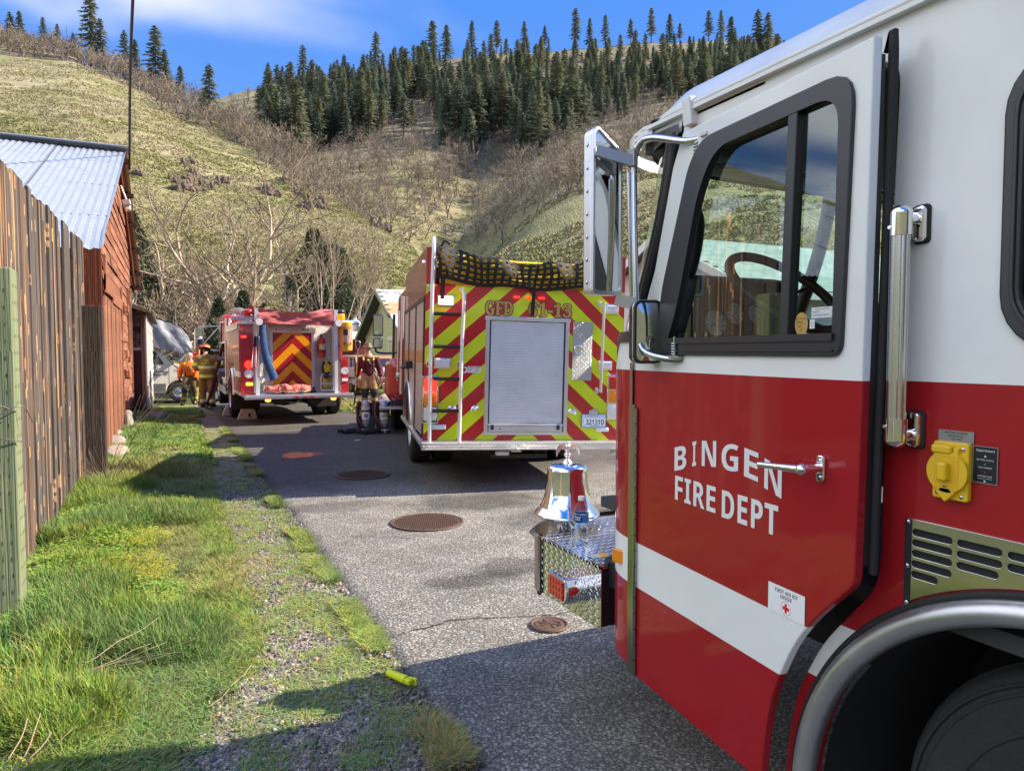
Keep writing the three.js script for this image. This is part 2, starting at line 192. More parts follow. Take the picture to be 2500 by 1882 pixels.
{ // hills: left grassy slope and the far wooded hill
  for (const which of [0, 1]) { const P = [], C = [], I = [], U = [], NA = which ? 330 : 260, NR = 230, A0 = -66, A1 = which ? 88 : 4;
    for (let j = 0; j <= NR; j++) { const R = (which ? 48 : 46) * Math.pow((which ? 1700 : 560) / 48, j / NR);
      for (let i = 0; i <= NA; i++) { const a = lerp(A0, A1, i / NA) * D2R, f = Math.cos(a) * R, r = Math.sin(a) * R, [x, z] = toWorld(r, f); let y = hillHeights(x, z)[which];  if (a > 60 * D2R && which) y = Math.min(y, lerp(y, 30, sst(60, 80, a / D2R)));
        P.push(x, y, z); U.push(x * .8 + z * .6, y * 1.25 + z * .35);
        const m = fbm(x / 22, z / 22, 4, 91), n = fbm(x / 5, y / 1.6, 3, 95), q = r / f; let c;
        const straw = [.325, .285, .175], green = [.225, .215, .095], moss = [.195, .185, .055], scrub = [.20, .165, .11];
        if (!which) { let g = sst(.36, .62, m * .6 + n * .5 + .14 * sst(60, 10, y) - .04 * sst(60, 110, y)); c = straw.map((s, k) => lerp(s, green[k], g)); const mo = sst(.56, .70, n) * sst(70, 35, y) * .6; c = c.map((s, k) => lerp(s, moss[k], mo)); const e = survey(LEFT_HILL, q, f), t = (() => { let i = 1; while (i < LEFT_HILL.length - 1 && LEFT_HILL[i][0] < q) i++; const A = LEFT_HILL[i - 1], B = LEFT_HILL[i], w = clamp((q - A[0]) / (B[0] - A[0])); return lerp(A[1][2][0], B[1][2][0], w); })(); const w = sst(t - 4, t + 10, f); c = c.map((s, k) => lerp(s, scrub[k], w * .85)); }
        else { const g = sst(.40, .62, m * .55 + n * .5 + (f < 200 ? .10 : -.06)); c = straw.map((s, k) => lerp(s * .82, green[k] * 1.0, g)); const w = sst(240, 300, f) * sst(.5, .42, q < -.33 ? 1 : 0); c = c.map((s, k) => lerp(s, scrub[k] * .8, w * .8)); if (q > -.05 && f < 200) { const k2 = sst(.08, .2, q) * .6; c = c.map((s, k) => lerp(s, green[k] * 1.1, k2)); } }
        C.push(...c); if (i < NA && j < NR) { const k = j * (NA + 1) + i; I.push(k, k + 1, k + NA + 1, k + 1, k + NA + 2, k + NA + 1); } } }
    const g = new THREE.BufferGeometry(); g.setAttribute('position', new THREE.Float32BufferAttribute(P, 3)); g.setAttribute('color', new THREE.Float32BufferAttribute(C, 3)); g.setAttribute('uv', new THREE.Float32BufferAttribute(U, 2)); g.setIndex(I); g.computeVertexNormals();
    tag(mesh(which ? 'far_hill' : 'grassy_hill', g, std(0xffffff, 1, 0, { vertexColors: true, map: hillTex, bumpMap: hillBump, bumpScale: .25 })), which ? 'tall wooded hill closing the valley behind the fire engines' : 'steep grassy hillside falling from the left behind the barn', null, null, 'structure'); }
}
// ───────── the lane ─────────
const EDGE = (z) => 1.04 + .05 * (fbm(z * 1.4, 3, 3, 101) - .5) + .03 * (fbm(z * 9, 5, 2, 102) - .5);
const RIGHT = (z) => z > -14 ? 6.6 : z > -17 ? lerp(6.6, 4.85, (-14 - z) / 3) : z > -19 ? lerp(4.85, 4.0, (-17 - z) / 2) : 4.0;
const roadY = (x, z) => -.36 * sst(-20, -28, z) * .55 + .012 * (fbm(x * .8, z * .8, 2, 103) - .5);
{ const stains = [[1.9, -4.6, .36, .2, .6], [2.35, -4.75, .5, .24, .55], [2.2, -5.4, .5, .2, .2], [1.45, -7.4, .7, .3, .4], [2.9, -7.0, .9, .5, .6], [3.6, -6.0, .9, .5, .45], [1.7, -6.1, .4, .12, .25], [2.6, -3.7, .3, .2, .25], [1.3, -3.1, .3, .3, .2]];
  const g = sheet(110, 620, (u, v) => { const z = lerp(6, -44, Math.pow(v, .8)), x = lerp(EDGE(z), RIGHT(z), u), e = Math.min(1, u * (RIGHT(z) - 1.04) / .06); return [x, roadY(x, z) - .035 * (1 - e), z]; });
  const p = g.attributes.position, C = []; for (let i = 0; i < p.count; i++) { const x = p.getX(i), z = p.getZ(i); let s = .92 + .35 * (fbm(x * .9, z * .5, 4, 111) - .5); for (const [a, b, w, d, k] of stains) { const dx = (x - a) / w, dz = (z - b) / d, q = dx * dx + dz * dz + 1.2 * (fbm(x * 6, z * 6, 3, 113) - .5); s *= 1 - k * sst(1.2, .3, q); } s *= lerp(1, .42, sst(-7.6, -9.0, z + .5 * (fbm(x * 2, 1, 2, 7) - .5))); const e = x - EDGE(z); s *= lerp(.45, 1, sst(0, .07, e)); C.push(s, s, s * 1.005); }  // lane colour darkened from the second engine on, for its wet, shadowed look
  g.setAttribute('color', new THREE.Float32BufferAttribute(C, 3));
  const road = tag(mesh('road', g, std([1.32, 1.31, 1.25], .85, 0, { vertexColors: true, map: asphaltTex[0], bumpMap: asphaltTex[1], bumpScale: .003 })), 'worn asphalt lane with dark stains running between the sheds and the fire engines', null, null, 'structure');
  const crackMat = std([.022, .021, .02], .95); const crack = (pts, w, seed) => { const L = [], r = rng(seed); for (let k = 0; k < pts.length - 1; k++) for (let t = 0; t < 1; t += .08) L.push([lerp(pts[k][0], pts[k + 1][0], t) + (r() - .5) * .03, lerp(pts[k][1], pts[k + 1][1], t) + (r() - .5) * .03]); const wd = L.map(() => w * (.3 + r())); return sheet(L.length - 1, 1, (u, v) => { const i = Math.min(L.length - 1, Math.round(u * (L.length - 1))), z = L[i][1] + (v - .5) * wd[i]; return [L[i][0], roadY(L[i][0], z) + .004, z]; }); };
  mesh('crack', [crack([[1.06, -3.85], [1.5, -3.95], [2.1, -3.75], [2.6, -3.9]], .010, 3), crack([[1.3, -6.2], [1.7, -5.95], [1.85, -5.85]], .007, 4), crack([[1.1, -9.05], [1.7, -8.95], [2.6, -9.05], [4.5, -9.0]], .012, 6)], crackMat, road);
  const seam = std([.28, .27, .25], .9); mesh('joint', [sheet(60, 1, (u, v) => { const x = lerp(1.2, 3.9, u), z = -14.6 - .35 * (x - 1.2) + (v - .5) * .03; return [x, roadY(x, z) + .004, z]; })], seam, road);
}
{ // verge: lawn along the fence, mossy gravel along the lane
  const g = sheet(90, 640, (u, v) => { const z = lerp(3.5, -29, Math.pow(v, .85)), x = lerp(-2.4, EDGE(z) + .03, u); return [x, localHeight(x, z) + .006 - .012 * sst(.9, 1.05, x), z]; });
  const p = g.attributes.position, C = []; for (let i = 0; i < p.count; i++) { const x = p.getX(i), z = p.getZ(i), ge = lerp(.42, -.15, sst(-4.2, -2.6, z)), n = fbm(x * 2.2, z * 1.6, 4, 121), lawn = sst(ge + .12, ge - .12, x + .5 * (n - .5));
    const moss = sst(.46, .62, fbm(x * 3.1, z * 2, 4, 125)), dirt = sst(.5, .66, fbm(x * 2.4 + 9, z * 2.4, 3, 127));
    let c = [1.02, 1.0, .96]; c = c.map((s, k) => lerp(s, [.72, .80, .26][k], moss * .75)); c = c.map((s, k) => lerp(s, [.62, .52, .40][k], dirt * .5)); c = c.map((s, k) => lerp(s, [.34, .40, .12][k], lawn)); C.push(...c); }
  g.setAttribute('color', new THREE.Float32BufferAttribute(C, 3));
  tag(mesh('verge', g, std([.98, .91, .80], .95, 0, { vertexColors: true, map: gravelTex[0], bumpMap: gravelTex[1], bumpScale: .006 })), 'strip of lawn and mossy gravel between the fence and the lane', null, null, 'structure');
}
// grass blades
function tuftGeo(n, h, spread, seed, wide = .0035, lean = .5) { const r = rng(seed), P = [], I = [], C = []; for (let k = 0; k < n; k++) { const a = r() * 2 * PI, R = Math.sqrt(r()) * spread, x = Math.cos(a) * R, z = Math.sin(a) * R, hh = h * (.5 + .6 * r()), b = r() * 2 * PI, l = lean * (.2 + r()) * hh, dx = Math.cos(b) * l, dz = Math.sin(b) * l, sx = -Math.sin(b) * wide * (.7 + .6 * r()), sz = Math.cos(b) * wide, o = P.length / 3;
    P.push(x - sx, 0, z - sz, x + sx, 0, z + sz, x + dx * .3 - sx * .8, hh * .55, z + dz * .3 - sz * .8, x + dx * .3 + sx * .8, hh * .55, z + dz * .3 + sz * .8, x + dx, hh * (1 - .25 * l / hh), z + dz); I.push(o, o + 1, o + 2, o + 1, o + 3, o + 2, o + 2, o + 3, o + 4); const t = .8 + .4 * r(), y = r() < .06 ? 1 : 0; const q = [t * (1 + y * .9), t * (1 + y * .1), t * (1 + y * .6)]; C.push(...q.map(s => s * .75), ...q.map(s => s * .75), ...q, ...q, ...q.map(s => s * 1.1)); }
  const g = new THREE.BufferGeometry(); g.setAttribute('position', new THREE.Float32BufferAttribute(P, 3)); g.setAttribute('color', new THREE.Float32BufferAttribute(C, 3)); g.setIndex(I); g.computeVertexNormals(); return g; }
function leafClump(n, h, spread, size, seed) { const r = rng(seed), P = [], I = [], C = []; for (let k = 0; k < n; k++) { const a = r() * 2 * PI, R = Math.sqrt(r()) * spread, x = Math.cos(a) * R, z = Math.sin(a) * R, y = h * (.35 + .65 * r()) * (1 - .5 * (R / spread) ** 2), s = size * (.6 + .7 * r()), t = r() * 2 * PI, tilt = (r() - .5) * 1.3, o = P.length / 3, ux = Math.cos(t), uz = Math.sin(t); P.push(x, y, z); C.push(.8, .8, .8); for (let m = 0; m < 6; m++) { const b = m / 6 * 2 * PI, e = Math.cos(b) * s, f = Math.sin(b) * s * .85; P.push(x + ux * e - uz * f, y + e * tilt * .6 + Math.abs(f) * .25, z + uz * e + ux * f); C.push(1, 1, 1); I.push(o, o + 1 + m, o + 1 + (m + 1) % 6); } }
  const g = new THREE.BufferGeometry(); g.setAttribute('position', new THREE.Float32BufferAttribute(P, 3)); g.setAttribute('color', new THREE.Float32BufferAttribute(C, 3)); g.setIndex(I); g.computeVertexNormals(); return g; }
const bladeMat = phys([1, 1, 1], .75, 0, { vertexColors: true, side: THREE.DoubleSide, transmission: .28, thickness: 0 });
const GE = (z) => lerp(.40, -.12, sst(-4.3, -2.7, z));
{ const r = rng(77), near = [], nc = [], far = [], fc = [], lowG = [], lc = [];
  const tint = (x, z) => { const n = fbm(x * 1.7, z * 1.2, 3, 131), m = fbm(x * .9 + 5, z * .7, 3, 133); const a = [.21, .33, .030], b = [.15, .27, .050], c = [.34, .31, .10], k = n < .5 ? lerp(0, 1, sst(.62, .35, n)) : 0, s = sst(.55, .72, m) * .6 + .14 * sst(.0, .4, x) * r(); return [0, 1, 2].map(i => lerp(lerp(a[i], b[i], k), c[i], clamp(s)) * (.8 + .4 * r())); };
  for (let k = 0; k < 26000; k++) { const z = -2.3 - 8.5 * Math.pow(r(), 1.25), x = -1.5 + (GE(z) + 1.46 + (r() - .5) * .22) * Math.pow(r(), .85); if (x < -.97 && z < -4.9) continue; const d = fbm(x * 2.5, z * 2.5, 3, 135), bare = sst(.40, .32, d) * .8; if (r() < bare) continue; const bareCorner = x < -.15 && z > -4.0 ? .55 * sst(.62, .42, fbm(x * 3, z * 3, 2, 137)) : 0; if (r() < bareCorner) continue;
    const tall = .34 + .62 * sst(.42, .62, fbm(x * 1.6, z * 1.6, 3, 139)) * sst(.38, -.1, x - GE(z) + .35); const s = tall * (.7 + .6 * r()); near.push(mx([x, localHeight(x, z), z], [0, r() * 6.28, 0], [1, s, 1])); nc.push(col(...tint(x, z))); }
  for (let k = 0; k < 15000; k++) { const z = -10.5 - 17 * r(), x = -.85 + 1.55 * r(); if (x > .45 + .25 * (r() - .5) + (z < -19 ? .45 : 0)) continue; const s = (.25 + .45 * fbm(x * 2, z * 1.2, 3, 141)) * (.7 + .6 * r()) * (x < -.3 && z > -16 ? 1.5 : 1); far.push(mx([x, localHeight(x, z), z], [0, r() * 6.28, 0], [1.3, s, 1.3])); fc.push(col(...tint(x, z))); }
  for (let k = 0; k < 16000; k++) { const z = -2.2 - 14 * Math.pow(r(), 1.3), e = EDGE(z), g0 = GE(z); let x, s; if (r() < .38) { x = e - .01 - Math.abs(r() + r() - 1) * .13; s = .16 + .34 * fbm(x * 9, z * 3.2, 2, 145); if (fbm(3, z * 1.5, 2, 147) < .42) continue; } else { x = lerp(g0 - .1, e - .02, r()); if (r() > .12 + .62 * sst(.42, .68, fbm(x * 6, z * 4, 3, 149))) continue; s = .07 + .11 * r(); } lowG.push(mx([x, localHeight(x, z) + .004, z], [0, r() * 6.28, 0], [.8, s, .8])); const c = tint(x, z); lc.push(col(c[0] * .92, c[1] * .92, c[2] * .9)); }
  const rightG = [], rc = []; for (let k = 0; k < 2600; k++) { const z = -15.5 - 12 * r(), x = RIGHT(z) + .05 + 3.5 * r(); if (fbm(x * 1.2, z * 1.2, 3, 151) < .42) continue; rightG.push(mx([x, localHeight(x, z), z], [0, r() * 6.28, 0], [1.5, .25 + .3 * r(), 1.5])); const c = tint(x, z); rc.push(col(c[0] * 1.2, c[1], c[2])); }
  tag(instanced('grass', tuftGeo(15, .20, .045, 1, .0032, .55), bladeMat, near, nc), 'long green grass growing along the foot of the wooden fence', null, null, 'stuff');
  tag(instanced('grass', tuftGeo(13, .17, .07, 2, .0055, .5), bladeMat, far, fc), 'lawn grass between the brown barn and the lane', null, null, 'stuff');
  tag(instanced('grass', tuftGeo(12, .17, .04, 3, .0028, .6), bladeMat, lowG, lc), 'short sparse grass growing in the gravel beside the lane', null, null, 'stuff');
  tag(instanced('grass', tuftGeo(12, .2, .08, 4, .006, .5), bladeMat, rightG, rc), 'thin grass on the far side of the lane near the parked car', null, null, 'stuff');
  // broad-leaved weeds and yellow-flowering ground cover
  const w1 = [], c1 = [], w2 = [], c2 = []; const blobs = [[-.72, -4.9, .30, .35], [-.66, -5.7, .34, .5], [-.52, -6.6, .36, .6], [-.70, -7.6, .25, .6], [-.35, -7.3, .25, .4], [-.55, -11.6, .25, .5], [-.4, -13.2, .22, .6], [-.15, -5.1, .15, .2]];
  for (const [bx0, bz, w, d] of blobs) for (let k = 0; k < 150 * w * d / .1; k++) { const a = r() * 6.28, q = Math.sqrt(r()), x = bx0 + Math.cos(a) * q * w, z = bz + Math.sin(a) * q * d; if (x < -.98) continue; const s = .8 + .7 * r(); w1.push(mx([x, localHeight(x, z) + .03 * (1 - q), z], [0, r() * 6.28, 0], [s, s * (1.2 - .5 * q), s])); const y = r(); c1.push(col(.17 + .10 * y, .34 + .05 * y, .022 + .02 * r())); }
  const yb = [[-.30, -5.55, .30, .4], [-.30, -6.5, .28, .3], [-.10, -7.9, .3, .25], [-.1, -4.75, .14, .15], [-.45, -5.2, .16, .2]]; for (const [bx0, bz, w, d] of yb) for (let k = 0; k < 260 * w * d / .1; k++) { const a = r() * 6.28, q = Math.sqrt(r()), x = bx0 + Math.cos(a) * q * w, z = bz + Math.sin(a) * q * d, s = .5 + .5 * r(); w2.push(mx([x, localHeight(x, z) + .05 + .03 * r(), z], [0, r() * 6.28, 0], s)); c2.push(r() < .75 ? col(.52, .48, .02) : col(.30, .38, .03)); }
  const leafMat = phys([1, 1, 1], .55, 0, { vertexColors: true, side: THREE.DoubleSide, transmission: .25, thickness: 0 });
  tag(instanced('clover', leafClump(26, .10, .085, .0095, 5), leafMat, w1, c1), 'bright green round-leaved weeds massed at the foot of the fence', null, null, 'stuff');
  tag(instanced('ground_cover', leafClump(22, .07, .055, .0055, 6), leafMat, w2, c2), 'low yellow-green flowering ground cover in patches among the grass', null, null, 'stuff');
  // loose stones of the gravel strip
  const st = [], sc = []; for (let k = 0; k < 21000; k++) { const z = -2.15 - 7.5 * Math.pow(r(), 1.7); let x = lerp(GE(z) - .25, EDGE(z) + .02, r()); if (r() < .12 && z > -4) x = -1.2 + 1.2 * r(); const s = .003 + .0085 * Math.pow(r(), 2.2); st.push(mx([x, localHeight(x, z) + .006 + s * .2, z], [r() * 6, r() * 6, r() * 6], [s * (1 + .6 * r()), s * .75, s * (1 + .4 * r())])); const t = .08 + .34 * r() * r(), w = r(); sc.push(w > .9 ? col(t * 1.3, t * .95, t * .75) : w > .6 ? col(t * 1.1, t, t * .82) : col(t * 1.0, t, t * .97)); }
  const sg = new THREE.IcosahedronGeometry(1, 1); { const p = sg.attributes.position; for (let i = 0; i < p.count; i++) { const q = .75 + .4 * noise(p.getX(i) * 1.7 + 3, p.getY(i) * 1.7 + p.getZ(i) * 2.3, 3); p.setXYZ(i, p.getX(i) * q, p.getY(i) * q, p.getZ(i) * q); } sg.computeVertexNormals(); }
  tag(instanced('gravel', sg, std(0xffffff, .85), st, sc), 'loose grey gravel of the strip beside the lane', null, null, 'stuff');
  const tuss = [], tc = []; for (let k = 0; k < 80000; k++) { const a = lerp(-37, -2, r()) * D2R, R = 60 * Math.pow(330 / 60, r()), [x, z] = toWorld(Math.sin(a) * R, Math.cos(a) * R), [ha, hb] = hillHeights(x, z); if (ha < hb || ha < 1) continue; const s = (.28 + .4 * r()) * (R > 150 ? 1.3 : 1); if (fbm(x / 9, z / 9, 3, 161) < .30) continue; tuss.push(mx([x, ha - .05, z], [0, r() * 6.28, 0], [s, s * (.5 + .4 * r()), s])); const g = sst(.42, .58, fbm(x / 14, z / 14, 3, 163)); const v = .85 + .35 * r(); tc.push(col(lerp(.37, .25, g) * v, lerp(.325, .245, g) * v, lerp(.20, .095, g) * v)); }
  tag(instanced('bunch_grass', tuftGeo(9, .8, .55, 7, .10, .8), std(0xffffff, 1, 0, { vertexColors: true, side: THREE.DoubleSide }), tuss, tc), 'bunch grass dotted over the left hillside', null, null, 'stuff');
  const tus2 = [], t2c = []; for (let k = 0; k < 34000; k++) { const a = lerp(-16, 30, r()) * D2R, R = 70 * Math.pow(290 / 70, r()), [x, z] = toWorld(Math.sin(a) * R, Math.cos(a) * R), [ha, hb] = hillHeights(x, z); if (hb < ha || hb < 1) continue; if (fbm(x / 9, z / 9, 3, 165) < .44) continue; const s = .5 + .6 * r(); tus2.push(mx([x, hb - .05, z], [0, r() * 6.28, 0], [s, s * (.4 + .4 * r()), s])); const g = sst(.40, .58, fbm(x / 16, z / 16, 3, 167) + (R < 180 ? .06 : -.05)); const v = .8 + .35 * r(); t2c.push(col(lerp(.33, .23, g) * v, lerp(.285, .235, g) * v, lerp(.165, .08, g) * v)); }
  tag(instanced('bunch_grass', tuftGeo(9, .8, .6, 8, .11, .8), std(0xffffff, 1, 0, { vertexColors: true, side: THREE.DoubleSide }), tus2, t2c), 'green and straw bunch grass on the lower slopes of the far hill', null, null, 'stuff');
}
// ───────── trees ─────────
const barkMat = std([.20, .17, .145], .95, 0, { vertexColors: true }), leafy = phys([1, 1, 1], .8, 0, { vertexColors: true, side: THREE.DoubleSide, transmission: .38, thickness: 0 });
class Tris { constructor() { this.P = []; this.C = []; } tri(a, b, c, k) { this.P.push(...a, ...b, ...c); this.C.push(...k, ...k, ...k); } geo() { const g = new THREE.BufferGeometry(); g.setAttribute('position', new THREE.Float32BufferAttribute(this.P, 3)); g.setAttribute('color', new THREE.Float32BufferAttribute(this.C, 3)); g.computeVertexNormals(); return g; } }
function limb(T, pts, r0, r1, seg, c) { // tapered tube along points
  let prev = null; const n = pts.length - 1; for (let i = 0; i <= n; i++) { const p = V(...pts[i]), d = V(...pts[Math.min(n, i + 1)]).sub(V(...pts[Math.max(0, i - 1)])).normalize(), u = Math.abs(d.y) > .9 ? V(1, 0, 0) : V(0, 1, 0), s = u.cross(d).normalize(), w = d.clone().cross(s), R = lerp(r0, r1, i / n), ring = []; for (let k = 0; k < seg; k++) { const a = k / seg * 2 * PI; ring.push(p.clone().addScaledVector(s, Math.cos(a) * R).addScaledVector(w, Math.sin(a) * R).toArray()); }
    if (prev) for (let k = 0; k < seg; k++) { const q = (k + 1) % seg; T.tri(prev[k], prev[q], ring[k], c); T.tri(prev[q], ring[q], ring[k], c); } prev = ring; } }
// conifer of unit-metre height H: trunk and a crown of drooping ragged boughs
function conifer(name, H, W, seed, o = {}) { const r = rng(seed), g = new THREE.Group(); g.name = name; const tk = new Tris(), cr = new Tris(); const lean = (r() - .5) * .02 * H; limb(tk, [[0, 0, 0], [lean * .3, H * .4, 0], [lean, H * .97, 0]], H * .014 + .08, .03, 6, [.8, .75, .7]);
  const y0 = H * (o.bare ?? .14), n = o.n ?? 95; for (let k = 0; k < n; k++) { const t = Math.pow((k + r()) / n, .82), y = lerp(y0, H * .99, t), prof = o.prof ? o.prof(t) : Math.pow(1 - t, .75) * (t < .12 ? .55 + 3.7 * t : 1), L = W * prof * (.55 + .65 * r()) + .12, a = k * 2.4 + r() * 1.2, dx = Math.cos(a), dz = Math.sin(a), sx = -dz, sz = dx, droop = (o.droop ?? .28) * (1.1 - t) - (t > .8 ? .4 * (t - .8) / .2 : 0), x0 = lean * t; const shade = .72 + .5 * r(), cc = (o.c ?? [.045, .065, .028]).map(q => q * shade);
    if (r() < .3) limb(tk, [[x0, y, 0], [x0 + dx * L * .8, y - droop * L * .7, dz * L * .8]], .05, .015, 3, [.7, .65, .6]);
    const m = Math.max(5, Math.round(L * 3.4)); for (let j = 0; j < m; j++) { const u = .12 + .88 * (j + r() * .7) / m, px = x0 + dx * L * u, pz = dz * L * u, py = y - droop * L * u * u + (r() - .5) * .2, wd = (.34 + .30 * r()) * (1.15 - .5 * u) * (o.tuft ?? 1) * (.6 + .4 * Math.min(1, L)), sg = j % 2 ? 1 : -1, tip = [px + dx * wd * .8 + sx * wd * sg * .95, py - wd * (.25 + .45 * r()), pz + dz * wd * .8 + sz * wd * sg * .95], c2 = cc.map(q => q * (.8 + .45 * r()));
      cr.tri([px - dx * wd * .35, py + wd * .20, pz - dz * wd * .35], [px + dx * wd * .55, py + .03, pz + dz * wd * .55], tip, c2); if (j % 3 === 0) cr.tri([px - sx * wd * .45, py, pz - sz * wd * .45], [px + sx * wd * .45, py, pz + sz * wd * .45], [px + dx * wd * .9, py + wd * (.1 - .5 * r()), pz + dz * wd * .9], c2); } }
  const T = mesh('trunk', tk.geo(), barkMat, g), C = mesh('crown', cr.geo(), leafy, g); return g; }
// bare deciduous tree, recursive
function bareTree(T, base, dir, L, R, depth, r, o) { const pts = [base]; let p = V(...base), d = dir.clone(); const n = o.n ?? 4; for (let i = 0; i < n; i++) { d.add(V((r() - .5) * o.wig, (r() - .35) * o.wig * .7 + (o.up ?? .02), (r() - .5) * o.wig)).normalize(); p = p.clone().addScaledVector(d, L / n); pts.push(p.toArray()); }
  const sg = depth >= o.depth - 1 ? 5 : depth > 1 ? 4 : 3; const c = o.c(depth, r); limb(T, pts, R, Math.max(o.min, R * .55), sg, c); if (depth <= 0) return;
  const kids = depth === 1 ? o.last ?? 4 : o.kids ?? 3; for (let k = 0; k < kids; k++) { const i = 1 + Math.floor(r() * n), q = pts[k === 0 ? n : Math.min(n, i)], ax = V(r() - .5, (r() - .5) * .6, r() - .5).normalize(), dd = d.clone().applyAxisAngle(ax, (k === 0 ? .25 : .55 + .6 * r()) * (o.spread ?? 1)); bareTree(T, q, dd, L * (.60 + .22 * r()), Math.max(o.min, R * (k === 0 ? .62 : .5)), depth - 1, r, o); } }
const oakCol = (d, r) => { const t = .75 + .5 * r(); return d > 2 ? [.78 * t, .76 * t, .74 * t] : [1.0 * t, .96 * t, .86 * t]; };
const oakMat = std([.235, .205, .165], .95, 0, { vertexColors: true }), oakMatFar = std([.245, .21, .175], .95, 0, { vertexColors: true });
function hillOak(seed, H) { const r = rng(seed), T = new Tris(); const nT = 1 + (r() < .45); for (let k = 0; k < nT; k++) bareTree(T, [k * .4, -.4, 0], V((r() - .5) * .5, 1, (r() - .5) * .5).normalize(), H * .42, .24, 4, r, { wig: .5, min: .036, depth: 4, kids: 3, last: 4, n: 3, spread: 1.15, c: oakCol }); return T.geo(); }
{ // the wooded hill: firs one by one, bare oaks one by one, the rest of the wood as a mass
  const r = rng(2024), firs = [];
  const shapes = [[30, 4.6, 11], [26, 4.2, 12], [33, 4.8, 13], [28, 5.2, 14], [24, 3.6, 15], [20, 4.2, 16]].map(([H, W, s], i) => { const g = conifer('fir_tree', H, W, s, { n: i === 4 ? 62 : 88, bare: i === 4 ? .3 : i === 2 ? .22 : .10, droop: .3, tuft: 2.3, prof: (t) => Math.pow(1 - t, [.62, .8, .55, .7, .9, .6][i]) * (t < .14 ? .5 + 3.4 * t : 1), c: [[.18, .22, .15], [.16, .21, .155], [.20, .225, .14], [.17, .22, .165], [.185, .21, .15], [.155, .205, .15]][i] }); return g; });
  const used = new Set(); const plant = (k, x, y, z, s, label, group) => { const o = shapes[k].clone(); o.name = numbered('fir_tree'); o.position.set(x, y, z); o.rotation.y = r() * 6.28; o.scale.set(s * (1.15 + .4 * r()), s, s * (1.15 + .4 * r())); scene.add(o); return tag(o, label, 'tree', group); };
  const bound = (px) => { const P = [[640, 205, 400], [700, 170, 390], [800, 160, 352], [900, 150, 340], [955, 140, 300], [1000, 135, 236], [1050, 130, 240], [1078, 125, 352], [1160, 118, 372], [1182, 115, 300], [1215, 115, 345], [1295, 110, 388], [1340, 108, 352], [1400, 105, 335], [1450, 100, 292], [1500, 100, 282], [1600, 95, 250], [1700, 90, 230], [1950, 85, 200]]; for (let i = 1; i < P.length; i++) if (px < P[i][0]) { const t = (px - P[i - 1][0]) / (P[i][0] - P[i - 1][0]); return [lerp(P[i - 1][1], P[i][1], t), lerp(P[i - 1][2], P[i][2], t)]; } return [90, 200]; };
  const zone = (px) => px < 745 ? 'at its left end beside the grassy hill' : px < 860 ? 'in its left part above the thin bare tree' : px < 965 ? 'above the ladder of the lime chevron engine' : px < 1110 ? 'in its middle above the cargo net' : px < 1260 ? 'right of its middle, over the ravine' : px < 1420 ? 'above the big mirror of the nearest engine' : 'at its right end above the white cab roof';
  const where = (px, py) => { // the point of the far hill seen along a sight line
    const [q, e] = bearing(px, py); for (let f = 150; f < 820; f += 3) { const [x, z] = toWorld(q * f, f), h = hillHeights(x, z)[1]; if (h > 1.6 + e * f) return [x, h, z, f]; } return null; };
  const stand = []; let guard = 0; while (stand.length < 860 && guard++ < 20000) { const px = 630 + 1290 * r(), [yt, yb] = bound(px), py = lerp(yt + 26, yb + 14, Math.pow(r(), .75)); if (px > 1480 && r() < .35) continue; const w = where(px, py); if (!w) continue; const key = Math.round(w[0] / 4.2) + ':' + Math.round(w[2] / 5.5); if (used.has(key)) continue; used.add(key); stand.push([w, Math.floor(r() * 6), (.42 + .58 * r()) * (px > 1400 ? .85 : 1) * (w[3] > 480 ? .86 : 1), px]); }
  stand.sort((a, b) => a[0][3] / a[2] - b[0][3] / b[2]); const far6 = [[], [], [], [], [], []];
  stand.forEach(([w, k, s, px], i) => { if (i < 256) { const big = w[3] < 420; plant(k, w[0], w[1] - .5, w[2], s, (big ? 'olive-green fir low in the forest, ' : 'fir within the hilltop forest, ') + zone(px), (big ? 'lower forest firs ' : 'hilltop forest firs ') + zone(px)); } else far6[k].push(mx([w[0], w[1] - .5, w[2]], [0, r() * 6.28, 0], [s * (1.15 + .4 * r()), s, s * (1.15 + .4 * r())])); });
  { const wood = new THREE.Group(); wood.name = 'fir_forest'; scene.add(wood); tag(wood, 'distant mass of firs along the top of the far hill', null, null, 'stuff'); far6.forEach((a, k) => { if (!a.length) return; for (const c of shapes[k].children) instanced(c.name, c.geometry, c.material, a, null, wood); }); }
  let m = 0;
  // skyline and lone trees at surveyed marks: [px, row of foot, metres ahead, scale, shape]
  const marks = [[655, 220, 620, .8, 0], [690, 216, 640, .75, 1], [740, 214, 660, 1.25, 0], [812, 200, 690, .6, 4], [918, 190, 640, 1.2, 2], [1056, 158, 700, 1.2, 2], [1090, 160, 690, 1.15, 0], [1152, 158, 710, 1.4, 1], [1213, 150, 720, 1.0, 2], [1280, 150, 730, 1.1, 0], [1330, 145, 735, 1.1, 4], [1405, 135, 740, 1.25, 2], [1440, 130, 740, 1.2, 1], [1478, 128, 750, 1.1, 0], [1540, 125, 750, 1.15, 4], [1590, 120, 760, 1.1, 2], [1635, 118, 760, 1.2, 1], [1660, 118, 760, .9, 4], [1730, 112, 770, 1.0, 2], [1760, 110, 770, 1.1, 0], [1850, 118, 560, 1.35, 3], [1875, 120, 560, 1.1, 2], [1785, 150, 560, 1.2, 1], [985, 340, 320, .85, 4], [1085, 350, 300, .55, 5], [1005, 250, 330, .7, 4]];
  for (const [px, py, f, s, k] of marks) { const [q] = bearing(px, py), [x, z] = toWorld(q * f, f), h = Math.max(...hillHeights(x, z)); plant(k, x, h - .5, z, s, 'tall fir on the forest skyline, ' + zone(px), 'skyline firs ' + zone(px)); }
